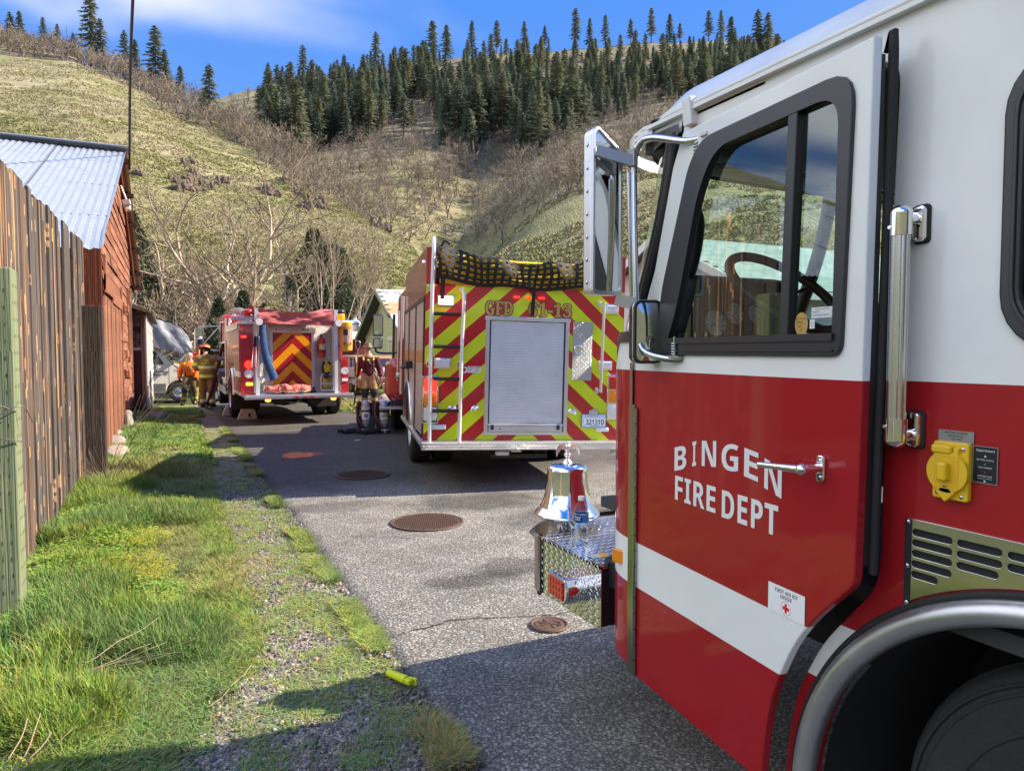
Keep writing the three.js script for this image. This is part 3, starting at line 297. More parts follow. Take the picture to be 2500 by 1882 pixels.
  // left ridge: pines over the oaks, each with a look of its own
  const ridge = [[25, 100, 345, .62, 3, 'leftmost dark fir standing on the crest of the grassy hill'], [48, 105, 345, .72, 1, 'pointed fir next to the leftmost one on the left ridge'], [105, 118, 340, .55, 0, 'bushy fir above the oaks between two bare gaps of the left ridge'], [140, 128, 338, .60, 4, 'ragged thin-crowned fir on the left ridge beside a bare snag'], [178, 140, 335, .46, 1, 'short cone-shaped fir on the left ridge right of the bare snag'], [222, 180, 320, 1.0, 2, 'tall fir left of the dark cable on the left ridge'], [247, 190, 318, .80, 0, 'fir with drooping top just left of the cable on the left ridge'], [305, 208, 312, .80, 3, 'wide flat-armed fir crossed by the dark cable on the left ridge'], [330, 222, 305, .76, 1, 'fir just right of the cable on the left ridge'], [380, 232, 300, .86, 2, 'tall pointed fir in the middle of the left ridge slope'], [403, 240, 298, .68, 0, 'fir leaning against the tall pointed one on the left ridge'], [440, 250, 292, .62, 1, 'lone fir on the descending part of the left ridge'], [512, 290, 250, .92, 4, 'tall narrow fir rising out of the oaks where the left slope steepens'], [497, 290, 262, .55, 5, 'small fir half hidden behind the tall narrow one on the left slope'], [548, 262, 300, .34, 5, 'small round fir on the low end of the left ridge'], [583, 262, 330, .50, 0, 'fir left of the saddle between the two hills'], [612, 262, 330, .46, 3, 'fir in the saddle between the two hills']];
  for (const [px, py, f, s, k, label] of ridge) { const [q] = bearing(px, py), [x, z] = toWorld(q * f, f), h = Math.max(...hillHeights(x, z)); plant(k, x, h - 1, z, s, label); }
  { const [q] = bearing(162, 90), [x, z] = toWorld(q * 338, 338), T = new Tris(); limb(T, [[0, 0, 0], [.2, 6, 0], [.1, 13, .1]], .3, .12, 6, [.7, .68, .66]); limb(T, [[.1, 9, 0], [.9, 9.4, .2]], .1, .05, 4, [.7, .68, .66]); limb(T, [[.1, 11, 0], [-.6, 11.5, .2]], .1, .05, 4, [.7, .68, .66]); const s = tag(mesh('dead_snag', T.geo(), oakMat), 'bare grey dead trunk standing on the left ridge', 'tree'); s.position.set(x, hillHeights(x, z)[0] - .5, z); }
  // oaks
  const oaks = [1, 2, 3, 4, 5, 6].map(s => { const m = new THREE.Mesh(hillOak(300 + s, 6.5 + (s % 3)), oakMatFar); m.castShadow = m.receiveShadow = true; return m; });
  const spots = []; const put = (x, z, s, g) => spots.push([x, z, s, g]);
  // belt above the grass edge of the left hill
  guard = 0; while (m < 330 && guard++ < 9000) { const px = -40 + 790 * Math.pow(r(), .9), up = r(); let i = 1; const q0 = bearing(px, 300)[0]; while (i < LEFT_HILL.length - 1 && LEFT_HILL[i][0] < q0) i++; const A = LEFT_HILL[i - 1], B = LEFT_HILL[i], w = clamp((q0 - A[0]) / (B[0] - A[0])), f0 = lerp(A[1][2][0], B[1][2][0], w), f1 = lerp(A[1][3][0], B[1][3][0], w), f = lerp(f0 + 1, f1 + 26, up), [x, z] = toWorld(q0 * f, f), k = 'a' + Math.round(x / 5) + ':' + Math.round(z / 5); if (used.has(k)) continue; used.add(k); put(x, z, .8 + .5 * r(), 0); m++; }
  // scattered over the far hill, denser below the firs and along the ravine
  guard = 0; m = 0; while (m < 900 && guard++ < 16000) { const px = 560 + 1250 * r(), py = lerp(200, 600, Math.pow(r(), .85)), w = where(px, py); if (!w) continue; const yb = px < 640 ? 230 : bound(px)[1]; let d = py > yb - 30 ? 1 : .12; if (py > yb + 90) d = .42 + .5 * sst(.45, .6, fbm(w[0] / 30, w[2] / 30, 3, 171)); if (py > 470 && px > 820) d *= .8; if (r() > d) continue; const k = 'b' + Math.round(w[0] / 4.2) + ':' + Math.round(w[2] / 4.2); if (used.has(k)) continue; used.add(k); put(w[0], w[2], .55 + .55 * r(), py > 430 ? 2 : 1); m++; }
  const fv = (s) => toView(s[0], s[1])[1]; spots.sort((a, b) => fv(a) / a[2] - fv(b) / b[2]);
  const L = ['bare grey-brown oak above the hill grass', 'bare grey oak below the firs', 'gnarled bare oak on the open slope'], Gp = ['oaks of the belt along the left ridge', 'oaks below the forest on the far hill', 'oaks scattered over the open lower slope'];
  const rest = [[], [], [], [], [], []]; spots.forEach(([x, z, s, g], i) => { const y = Math.max(...hillHeights(x, z)) - .1, k = Math.floor(r() * 6), a = r() * 6.28; if (i < 300) { const o = oaks[k].clone(); o.name = numbered('oak_tree'); o.position.set(x, y, z); o.rotation.y = a; o.scale.set(s * 1.1, s, s * 1.1); scene.add(o); { const [rr, ff] = toView(x, z), pz = 1250 + 1785 * rr / ff, w = pz < 130 ? 'at the far left end' : pz < 300 ? 'left of the dark cable' : pz < 450 ? 'right of the dark cable' : pz < 600 ? 'where the ridge comes down' : pz < 760 ? 'beside the edge of the grassy hill' : pz < 950 ? 'left of the ladder engine' : pz < 1150 ? 'above the cargo net' : pz < 1330 ? 'over the ravine' : 'right of the ravine'; tag(o, L[g] + ', ' + w, 'tree', Gp[g] + ', ' + w); } } else rest[k].push(mx([x, y, z], [0, a, 0], [s * 1.1, s, s * 1.1])); });
  const wood = new THREE.Group(); wood.name = 'oak_woodland'; scene.add(wood); tag(wood, 'leafless oak woodland massed over the far hillsides', null, null, 'stuff'); rest.forEach((a, k) => a.length && instanced('oaks', oaks[k].geometry, oakMatFar, a, null, wood));
}
{ // rock outcrops on the left hill and lower rocks
  const mat = std([.14, .105, .082], .95, 0, { map: speck, flatShading: true }); const rock = (seed) => { const g = new THREE.IcosahedronGeometry(1, 2), p = g.attributes.position; for (let i = 0; i < p.count; i++) { const v = V(p.getX(i), p.getY(i), p.getZ(i)), q = .55 + .75 * noise(v.x * 1.6 + seed * 7, v.y * 1.3 + v.z * 1.9, seed); v.multiplyScalar(q); v.y = Math.round(v.y * 3) / 3 * .6 + v.y * .4; v.x = Math.round(v.x * 2.5) / 2.5 * .5 + v.x * .5; p.setXYZ(i, v.x, v.y, v.z); } g.computeVertexNormals(); return g; };
  const G = [1, 2, 3, 4].map(rock), r = rng(55); const on = (px, py) => { const [q, e] = bearing(px, py); for (let f = 52; f < 330; f += 1) { const [x, z] = toWorld(q * f, f), h = hillHeights(x, z)[0]; if (h > 1.6 + e * f) return [x, h, z, f]; } return null; };
  const crops = [[[430, 450], [415, 440], [445, 455], [460, 440], [475, 450], [490, 435], [455, 465], [440, 470], [470, 468], [500, 450], [425, 465], [485, 470], [510, 462], [465, 420], [440, 400], [458, 398]], [[535, 445], [528, 452], [545, 448]], [[640, 465], [655, 468], [650, 474], [660, 460]], [[345, 425], [338, 430]], [[745, 485], [735, 480], [755, 500], [742, 512], [786, 495], [793, 503], [800, 512], [778, 508]], [[905, 538], [915, 545], [925, 552], [935, 560], [920, 556], [945, 566]], [[700, 440], [690, 446], [668, 478], [715, 470]]];
  const lab = ['large broken brown rock outcrop on the left hillside above the bare oak', 'small brown rock ledge right of the large outcrop', 'reddish rock ledge on the hillside above the big tree crown', 'little rock outcrop on the hillside right behind the barn roof', 'two dark boulders with broken ledges on the green slope', 'reddish rock steps along the right edge of the grassy hill', 'low dark ledge on the slope left of the two boulders'];
  crops.forEach((c, i) => { const o = thing('rock_outcrop', lab[i], 'rock'); let first = null; c.forEach(([px, py], k) => { const w = on(px, py); if (!w) return; if (!first) { first = w; o.position.set(w[0], w[1], w[2]); } for (let q = 0; q < 4; q++) piece('rock', G[(k + q) % 4], mat, o, [w[0] - first[0] + (r() - .5) * 2.2, w[1] - first[1] + (r() - .4) * .8, w[2] - first[2] + (r() - .5) * 1.5], [0, r() * 6, 0], [(.35 + .55 * r()) * w[3] / 140, (.4 + .8 * r()) * w[3] / 140, (.35 + .5 * r()) * w[3] / 140]); }); });
}
{ // trees behind the far engine
  const big = (name, label, px, f, H, seed, o = {}) => { const r = rng(seed), T = new Tris(), S = new Tris(), [q] = bearing(px, 800), [x, z] = toWorld(q * f, f); const t = thing(name, label, 'tree', [x, -.5, z]); for (const [dx, dy, dz, l, rr] of o.stems ?? [[0, 1, 0, .4, .3]]) bareTree(o.thin ? S : T, [dx * .3, 0, dz * .3], V(dx, dy, dz).normalize(), H * l, rr, o.depth ?? 5, r, { wig: o.wig ?? .42, min: o.min ?? .014, depth: o.depth ?? 5, kids: o.kids ?? 3, last: o.last ?? 5, n: 4, spread: o.spread ?? 1.05, up: o.up ?? .015, c: (d, r) => { const t = .8 + .45 * r(); return d >= 3 ? [2.1 * t, 2.0 * t, 1.85 * t] : d === 2 ? [1.5 * t, 1.42 * t, 1.3 * t] : [1.0 * t, .9 * t, .78 * t]; } }); if (T.P.length) mesh('branches', T.geo(), oakMat, t); if (S.P.length) mesh('branches', S.geo(), oakMat, t); return t; };
  big('bare_oak', 'large pale-barked leafless oak rising behind the engine with the red tarp', 560, 46, 12, 71, { stems: [[-.35, 1, .1, .40, .34], [.05, 1, -.1, .44, .32], [-.7, .7, .2, .36, .26]], kids: 3, last: 4, depth: 5 });
  big('bare_oak', 'second leafless oak with dark limbs, right of the pale-barked one', 645, 48, 11.5, 72, { stems: [[-.1, 1, 0, .42, .30], [.45, .9, .1, .40, .28], [.9, .5, .2, .36, .24]], kids: 3, last: 4 });
  big('bare_oak', 'low spreading leafless tree right behind the covered motorhome', 440, 43, 8.5, 73, { stems: [[.5, .8, 0, .42, .26], [-.5, .8, .1, .42, .24], [.1, 1, .2, .4, .24]], kids: 3, last: 4, spread: 1.2 });
  big('bare_tree', 'thin upright leafless tree left of the green house roof', 808, 44, 9.5, 74, { thin: 1, stems: [[-.2, 1, 0, .42, .07], [.05, 1, .1, .46, .07], [.3, 1, -.1, .42, .06], [.5, .9, .1, .34, .05]], depth: 4, kids: 3, last: 4, wig: .22, spread: .6, up: .06 });
  big('bare_bush', 'tangle of leafless brush behind the tarped engine', 730, 50, 6.5, 75, { stems: [[-.6, .8, 0, .4, .08], [.1, 1, .2, .42, .08], [.6, .8, .1, .4, .08], [-.2, .9, -.2, .4, .07]], depth: 4, kids: 4, last: 6, wig: .5 });
  big('bare_bush', 'brown leafless thicket behind the motorhome cab', 500, 40, 5.5, 76, { stems: [[-.6, .8, 0, .4, .07], [.1, 1, .2, .42, .07], [.7, .8, .1, .4, .07], [-.2, .9, -.2, .4, .06], [.3, .8, -.3, .4, .06]], depth: 4, kids: 4, last: 6, wig: .55 });
  big('bare_bush', 'brown leafless thicket at the foot of the hill behind the brown barn', 385, 38, 5, 77, { stems: [[-.6, .8, 0, .4, .07], [.1, 1, .2, .42, .07], [.7, .8, .1, .4, .07], [.3, .8, -.3, .4, .06]], depth: 4, kids: 3, last: 4, wig: .55 });
  // evergreens: ragged clouds of small sprays
  const ever = (name, label, px, f, y0, parts, c, seed, size = .22) => { const r = rng(seed), T = new Tris(), K = new Tris(), [q] = bearing(px, 700), [x, z] = toWorld(q * f, f); const t = thing(name, label, name.includes('tree') || name.includes('juniper') || name.includes('cypress') ? 'tree' : 'bush', [x, y0, z]); let top = 0; for (const [ox, oy, oz, rx, ry, rz, n, taper] of parts) { top = Math.max(top, oy + ry * .5); for (let k = 0; k < n; k++) { const u = r() * 2 - 1, a = r() * 6.28, R = Math.pow(r(), .33), tp = taper ? clamp((1 - u) / 2 * 1.1) ** .8 * 1.25 : Math.sqrt(1 - u * u); const px_ = ox + Math.cos(a) * rx * tp * R, pz_ = oz + Math.sin(a) * rz * tp * R, py_ = oy + u * ry; if (noise(px_ * 1.7 + 5, py_ * 1.7 + pz_, seed) < .30) continue; const s = size * (.6 + .8 * r()), d = V(Math.cos(a) * .7 + r() - .5, (r() - .15) * 1.2, Math.sin(a) * .7 + r() - .5).normalize().multiplyScalar(s), w = V(r() - .5, r() - .5, r() - .5).cross(d).normalize().multiplyScalar(s * .42), sh = (.65 + .7 * r()), k3 = c.map((v, i) => v * sh * (i === 0 && r() < .1 ? 1.6 : 1)); T.tri([px_ - w.x, py_ - w.y, pz_ - w.z], [px_ + w.x, py_ + w.y, pz_ + w.z], [px_ + d.x, py_ + d.y, pz_ + d.z], k3); } }
    limb(K, [[0, -.4, 0], [.05, top * .5, 0], [0, top, .05]], .12, .03, 6, [.8, .7, .6]); mesh('trunk', K.geo(), barkMat, t); mesh('crown', T.geo(), leafy, t); return t; };
  const at = (px, py, f) => 1.6 + bearing(px, py)[1] * f;
  ever('juniper_tree', 'dark green juniper standing in front of the green slope, right of the bare oaks', 775, 52, 0, [[-.2, 8.2, 0, 1.5, 2.4, 1.3, 2600, 1], [1.1, 7.2, .3, 1.4, 2.0, 1.2, 2200, 0], [1.9, 5.2, .3, 1.6, 2.2, 1.3, 2600, 0], [-1.2, 6, 0, 1.2, 1.3, 1, 1200, 0], [2.9, 3.0, .4, 1.4, 2.0, 1.2, 2200, 0], [.5, 3.8, 0, 1.6, 2.2, 1.2, 1800, 0]], [.075, .105, .035], 81);
  ever('yew_bush', 'dark green pointed evergreen just behind the near corner of the far engine', 560, 33, 0, [[-.5, 2.1, 0, .75, 1.9, .7, 2200, 1], [.55, 2.3, .2, .85, 2.05, .8, 2600, 1], [1.5, 2.0, .1, .7, 1.8, .7, 1700, 1], [0, 1, 0, 1.5, 1.1, 1, 1500, 0]], [.050, .080, .024], 82, .17);
  ever('cypress_tree', 'narrow yellow-green cypress above the shed roof', 383, 41, 0, [[0, 3.0, 0, .55, 1.9, .55, 1800, 1], [-.55, 2.5, .1, .4, 1.4, .4, 900, 1]], [.17, .165, .030], 83, .15);
  ever('evergreen_tree', 'dark evergreen behind the barn gable', 345, 44, 0, [[-.4, 7.0, 0, 1.4, 3.0, 1.2, 2200, 1], [.2, 4.2, 0, 1.8, 2.2, 1.4, 2200, 0], [1.1, 2.6, 0, 1.6, 1.5, 1.2, 1500, 0]], [.055, .082, .035], 84);
  ever('evergreen_bush', 'dark rounded evergreen behind the tarped hose bed', 712, 47, 0, [[0, 2.6, 0, 1.6, 1.4, 1.2, 2400, 0], [1.4, 2.2, 0, 1.2, 1.0, 1, 1300, 0]], [.055, .090, .035], 85);
  ever('evergreen_tree', 'dark evergreen mass behind the lamp beside the green house', 838, 50, 0, [[0, 3.4, 0, 1.5, 2.3, 1.2, 2600, 0], [-1.2, 4.4, 0, 1.1, 1.8, 1, 1600, 1], [1.3, 4.6, .2, 1.1, 1.5, 1, 1300, 0]], [.060, .090, .038], 86);
  ever('willow_bush', 'bright yellow-green budding willow behind the pale green roof', 2020, 34, 0, [[0, 4.6, 0, 2.6, 2.7, 1.8, 6500, 0], [2.7, 4.0, .5, 2.0, 2.4, 1.6, 4500, 0], [-2.1, 3.6, 0, 1.6, 1.9, 1.3, 3000, 0]], [.46, .42, .035], 87, .15);
  { const t = big('bare_tree', 'leafless tree beside the lane behind the viewpoint', 600, 10, 8, 91, { thin: 1, stems: [[-.2, 1, 0, .42, .1], [.3, 1, .2, .42, .09]], depth: 4, kids: 3, last: 5, wig: .4, spread: .9 }); t.position.set(-7.5, 0, 1.2); t.userData.label = 'leafless tree left of the alley beyond the fence end'; }
}
// ───────── fence, barn, shed, houses ─────────
const knots = Array.from({ length: 16 }, (_, k) => [h2(k, 1, 5), h2(k, 2, 5), .018 + .02 * h2(k, 3, 5)]), kn = (u, v) => { let m = 0; for (const [a, b, R] of knots) { const d = Math.hypot((u - a) / R, (v - b) / (R * .8)); if (d < 1.15) m = Math.max(m, d < .45 ? .35 : sst(1.15, .8, d)); } return m; };
const woodTex = (seed, base, light, dark, amt) => tex(512, 1024, (u, v) => { const g = fbm(u * 70, v * 3, 4, seed) * .6 + fbm(u * 26, v * 2, 3, seed + 9) * .4, w = fbm(u * 15, v * 1.6, 3, seed + 20), fl = noise(u * 230, v * 10, seed + 31); let t = clamp((g - .30) * 2.4), hot = Math.max(sst(.62, .72, w) * sst(.34, .56, g), kn(u, v)); const c = [0, 1, 2].map(k => lerp(dark[k], base[k], t)); const o = c.map((s, k) => lerp(s, light[k], hot * amt)); const ck = fl > .86 ? .6 : 1; return o.map(s => s * ck * (.9 + .2 * fbm(u * 9, v * 9, 2, seed + 40, 9))); }, true, [1 / .62, 1 / 2.3]);
const grainBump = tex(512, 512, (u, v) => fbm(u * 64, v * 4, 4, 51), false, [1 / .4, 1 / 1.6]);
{ // tall board fence with greyed and raw-orange boards
  const T = woodTex(401, [.150, .122, .108], [.60, .37, .175], [.034, .027, .025], .95), mats = [[1, 1, 1], [.82, .84, .88], [1.15, 1.05, .95], [.72, .68, .66], [1.3, 1.02, .8]].map(c => std(c, .88, 0, { map: T, bumpMap: grainBump, bumpScale: .006 }));
  const fence = thing('board_fence', 'tall weathered fence of upright brown boards along the grass', 'fence', [-1, 0, -5]); const r = rng(11); const zs = []; let z = -4.98; while (z > -10.0) { const w = .105 + .075 * r(); zs.push([z, w]); z -= w + .004; }
  const geos = [0, 1, 2, 3, 4, 5, 6, 7].map(k => { const g = flat(rbox(.024, 1, 1, [0, .5, 0], null, .004, 1)); return g; });
  zs.forEach(([z, w], i) => { const h = 2.86 + .012 * (-z - 5) + (r() - .5) * .05 - (z < -8.15 && z > -8.42 ? .1 : 0) + (i % 7 === 3 ? .03 : 0), lean = (r() - .5) * .006, k = Math.floor(r() * 8), g = geos[k].clone(); const uv = g.attributes.uv, p = g.attributes.position, o = r() * 7, q = r() * 5; for (let j = 0; j < uv.count; j++) uv.setXY(j, p.getZ(j) * w + p.getX(j) * .024 + o, p.getY(j) * h + q); const m = piece('board', g, mats[[0, 1, 0, 2, 3, 0, 4, 1, 0, 3][Math.floor(r() * 10)]], fence, [(r() - .5) * .022 + .05 * sst(-6, -10, z), 0, z + 5 - w / 2], [0, (r() - .5) * .03, lean], [1, h, w]); });
  mesh('rail', [.5, 1.4, 2.4].map(y => bx(-.075, -.025, y - .045, y + .045, -5.0, .0)), mats[1], fence);
}
{ const g = rbox(.18, 2.06, .18, [0, 1.03, 0], null, .008, 2); const t = woodTex(421, [.215, .235, .16], [.34, .31, .21], [.14, .155, .10], .4); const m = std([1, 1.1, .9], .8, 0, { map: t, bumpMap: grainBump, bumpScale: .004 }); const post = thing('wooden_post', 'pale green pressure-treated post at the near end of the fence', 'post', [-.87, 0, -4.84]); mesh('post', [g], m, post); const inc = []; const r = rng(4); for (let y = .25; y < 1.98; y += .093) for (let k = 0; k < 4; k++) inc.push(bx(-.075 + k * .043 + (r() - .5) * .01, -.072 + k * .043, y, y + .022, .0885, .0915), bx(.0885, .0915, y + .03, y + .05, -.07 + k * .043, -.067 + k * .043)); mesh('incisions', inc, std([.10, .115, .075], .95), post);
  mesh('wire', [tube([[-.2, 1.28, .12], [-.05, 1.33, .13], [.1, 1.27, .11]], .003, 5), tube([[-.2, 1.12, .12], [0, 1.24, .14], [.12, 1.30, .1], [.16, 1.2, .02]], .003, 5), tube([[-.2, 1.0, .13], [-.02, 1.12, .12], [.12, 1.10, .09]], .003, 5)], std([.22, .20, .18], .5, .8), post); }
{ const t = woodTex(431, [.062, .042, .030], [.16, .10, .06], [.014, .010, .008], .35); const post = tag(mesh('timber_post', [rbox(.22, 2.15, .25, [0, 1.07, 0], null, .012, 2)], std([1, 1, 1], .95, 0, { map: t, bumpMap: grainBump, bumpScale: .02 })), 'dark blackened square timber post at the far end of the fence', 'post'); post.position.set(-.83, 0, -9.95); }
// brown barn, gable towards the lane
const BW = -.92, BR = -.71, NEAR = -11.75, FAR = -20.8, RZ = -16.7, RH = 5.62, EZ = -10.2, EH = 2.90, FZ = -23.1, FH = 3.36;
const rakeY = (z) => z > RZ ? lerp(RH, EH, (z - RZ) / (EZ - RZ)) : lerp(RH, FH, (RZ - z) / (RZ - FZ));
const barn = thing('barn', 'weathered red-brown barn with a shiny corrugated metal roof', 'barn', [-1, 0, -16]);
{ const L = (g) => g.translate(1, 0, 16), r = rng(21); const T = woodTex(441, [.34, .135, .07], [.55, .28, .15], [.11, .042, .026], .7);
  const mats = [[1, 1, 1], [.84, .80, .78], [1.14, 1.1, 1.1], [.95, .9, .85]].map(c => std(c, .9, 0, { map: T, bumpMap: grainBump, bumpScale: .008 }));
  const hT = woodTex(441, [.34, .135, .07], [.52, .26, .14], [.12, .046, .028], .6); hT.rotation = PI / 2; const hm = [[1, 1, 1], [.82, .78, .76], [1.12, 1.1, 1.12]].map(c => std(c, .9, 0, { map: hT, bumpMap: grainBump, bumpScale: .003 }));
  const wallShape = [[NEAR, 0], [NEAR, rakeY(NEAR) - .08], [RZ, RH - .1], [FAR, rakeY(FAR) - .08], [FAR, 0]];
  mesh('wall', [L(side(ext(wallShape.map(([z, y]) => [z, y]), .1), BW - .03)), L(bx(-9, BW - .04, .0, rakeY(NEAR) - .1, NEAR - .12, NEAR)), L(bx(-9, BW - .04, 0, rakeY(FAR) - .1, FAR, FAR + .12)), L(bx(-9.1, -9, 0, 3, FAR, NEAR))], mats[1], barn);
  // siding courses
  const doorZ = [-12.1, -16.2], doorH = 2.35; for (let y = .18; y < RH - .2; y += .205) { let z0 = NEAR, z1 = FAR; const lim = (s) => { let z = s; for (let k = 0; k < 200 && rakeY(z) - .16 < y + .2; k++) z += s === NEAR ? -.05 : .05; return z; }; z0 = lim(NEAR); z1 = lim(FAR); if (z0 - z1 < .4) continue; let z = z0; while (z > z1 + .1) { let e = Math.max(z1, z - (1.1 + 1.9 * r())); if (e - z1 < .4) e = z1; if (!(y < doorH && z < doorZ[0] + .8 && e > doorZ[1] - .6 && y > -1)) { } const a = z, b = e; z = e; let p = a, q = b; if (y + .1 < doorH) { if (p < doorZ[0] && q > doorZ[1]) continue; if (p > doorZ[0] && q < doorZ[0]) q = doorZ[0]; if (p > doorZ[1] && q < doorZ[1]) p = doorZ[1]; }
      const w = p - q - .006; if (w < .05) continue; const out = .012 + .012 * r() + (r() < .1 ? .02 : 0); const g = L(box(.022, .2, w, [BW + out, y + .1, (p + q) / 2], [0, 0, .07])); piece('siding_board', flat(g), hm[Math.floor(r() * 3)], barn); } }
  // plank door and its fittings
  { const door = new THREE.Group(); door.name = 'door'; barn.add(door); let z = doorZ[0]; while (z > doorZ[1] + .1) { const w = .17 + .12 * r(); piece('plank', flat(L(bx(BW + .02 + .008 * r(), BW + .05 + .012 * r(), .06 + .08 * r(), doorH + .1 - .05 * r(), z - w + .006, z))), mats[Math.floor(r() * 4)], door); z -= w; } }
  mesh('header_board', [L(box(.03, .24, 1.9, [BW + .075, 2.62, -13.1], [0.0, 0, -.1])), L(box(.03, .2, 2.4, [BW + .06, 2.52, -15.1])), L(box(.03, .55, .3, [BW + .075, 2.75, -12.3])), L(bx(BW + .03, BW + .06, .2, 2.9, -16.75, -16.6)), L(bx(BW + .03, BW + .06, .1, 3.2, -20.78, -20.6))], mats[2], barn);
  mesh('hinge', [L(rbox(.12, .16, .14, [BW + .09, 2.5, -17.3], null, .02)), L(rbox(.14, .22, .16, [BW + .09, 1.12, -17.5], null, .04)), L(rbox(.08, .18, .3, [BW + .06, .46, -17.4], null, .04)), L(rbox(.06, .14, .5, [BW + .05, 1.55, -18.3], null, .01))], mats[2], barn);
  const win = mesh('window', [L(bx(BW + .02, BW + .055, 1.5, 3.0, -19.75, -19.2))], std([.012, .008, .006], .9), barn); mesh('frame', [L(bx(BW + .03, BW + .07, 1.42, 3.08, -19.2, -19.1)), L(bx(BW + .03, BW + .07, 1.42, 3.08, -19.85, -19.75)), L(bx(BW + .03, BW + .08, 1.38, 1.5, -19.9, -19.05)), ...[-19.35, -19.48, -19.6].map(z => L(bx(BW + .05, BW + .065, 1.5, 3, z - .02, z + .02)))], mats[0], win);
  const cb = mesh('corner_board', [L(bx(-1.35, BW + .05, 0, rakeY(NEAR) - .12, NEAR, NEAR + .035)), L(bx(BW, BW + .06, 0, rakeY(NEAR) - .2, NEAR - .12, NEAR + .03))], std([.50, .20, .075], .8, 0, { map: T, bumpMap: grainBump, bumpScale: .004 }), barn);
  mesh('fascia_board', [bar([BW + .06 + 1, FH + .05 + (rakeY(FAR) - FH) * 0, FZ + .6 + 16], [BW + .06 + 1, RH - .12, RZ + 16], .05, .17), bar([BW + .06 + 1, EH + .18, EZ - .9 + 16], [BW + .06 + 1, RH - .12, RZ + 16], .05, .17)], std([.44, .20, .08], .8, 0, { map: T }), barn);
  // stone footing
  const sm = std([.27, .24, .21], .95, 0, { map: speck, flatShading: true }); [[-.84, .12, -13.2, .34, .24, .4], [-.80, .16, -16.4, .2, .34, .28], [-.82, .18, -17.1, .18, .4, .22], [-.86, .1, -18.6, .2, .22, .4], [-.88, .1, -14.6, .2, .2, .5]].forEach(([x, y, z, a, b, c], i) => { const g = new THREE.IcosahedronGeometry(.5, 2), p = g.attributes.position; for (let k = 0; k < p.count; k++) { const q = .8 + .4 * noise(p.getX(k) * 3 + i, p.getY(k) * 3 + p.getZ(k) * 2, 8); p.setXYZ(k, p.getX(k) * q * a, p.getY(k) * q * b, p.getZ(k) * q * c); } g.computeVertexNormals(); piece('footing_stone', L(g.translate(x, y, z)), sm, barn); });
  // roof: corrugated sheets with a bent lower lip
  const galv = std([.37, .42, .50], .5, .35, { map: speck, roughnessMap: scuffR }), galvBack = std([.34, .25, .18], .8, .1, { map: speck });
  const corr = (x) => .013 * Math.sin(x / .105 * 2 * PI) ** 3;
  const W = 1.18; for (let k = 0; k < 8; k++) { const x1 = BR - k * W, x0 = x1 - W - .03; const g = sheet(150, 16, (u, v) => { const x = lerp(x0, x1, u), lip = v > .93, z = lerp(RZ - .02, EZ, v), y = rakeY(z) + .055 + corr(x) + (u > .975 ? .014 : 0) + .008 * (k % 2) - (lip ? .10 * (v - .93) / .07 : 0) + (k === 0 && u > .9 && v > .9 ? .03 * (u - .9) * 10 : 0) + .006 * (noise(x * 3, z * 2, 9) - .5); return [x + 1, y, z + 16 + (v === 1 ? .02 * noise(x * 4, 1, 4) : 0)]; }, (u, v, p) => [p[0], p[2]]); piece('roof_sheet', g, galv, barn);
    const g2 = sheet(96, 8, (u, v) => { const x = lerp(x0, x1, u), z = lerp(RZ, FZ, v); return [x + 1, rakeY(z) + .05 + corr(x), z + 16]; }, (u, v, p) => [p[0], p[2]]); piece('rear_roof_sheet', g2, galvBack, barn); }
  mesh('ridge_cap', [L(box(9.6, .012, .3, [BR - 4.75, RH + .075, RZ + .13], [0, 0, 0]).rotateX(0)), L(box(9.6, .012, .26, [BR - 4.75, RH + .06, RZ - .14]))], std([.50, .55, .62], .5, .1, { map: speck }), barn);
  const pm = std([.17, .105, .065], .9, 0, { map: T }); for (const t of [.04, .24, .44, .64, .84, .985]) { const z = lerp(RZ, FZ, t); piece('purlin', flat(L(bx(BW - .5, BR + .05, rakeY(z) - .06, rakeY(z) + .03, z - .055, z + .055))), pm, barn); }
  for (const t of [.2, .5, .8]) { const z = lerp(RZ, EZ, t); piece('purlin', flat(L(bx(BW - .5, BR - .03, rakeY(z) - .06, rakeY(z) + .03, z - .05, z + .05))), pm, barn); }
  // flood lamp under the rake
  { const lamp = new THREE.Group(); lamp.name = 'flood_lamp'; barn.add(lamp); const c = [-.74 + 1, 4.62, -16.75 + 16]; mesh('lamp_housing', [rbox(.16, .12, .26, c, [0, 0, .2], .02), rod([c[0], c[1] + .06, c[2]], [c[0] - .1, c[1] + .35, c[2]], .02)], std([.45, .45, .45], .45, .6), lamp); mesh('lamp_glass', [rbox(.12, .10, .2, [c[0] + .02, c[1] - .1, c[2]], null, .03)], MAT.lensWhite, lamp); }
}
{ // overhead cable to the barn
  const c = tag(mesh('overhead_cable', [tube([[-.68, 5.35, -16.9], [-.5, 6.2, -13.6], [-.33, 6.9, -11.2], [-.05, 8.4, -7.4], [.2, 9.8, -4]], .022, 6, 30)], std([.02, .014, .012], .6)), 'dark overhead service cable running up from the barn gable', 'cable'); }
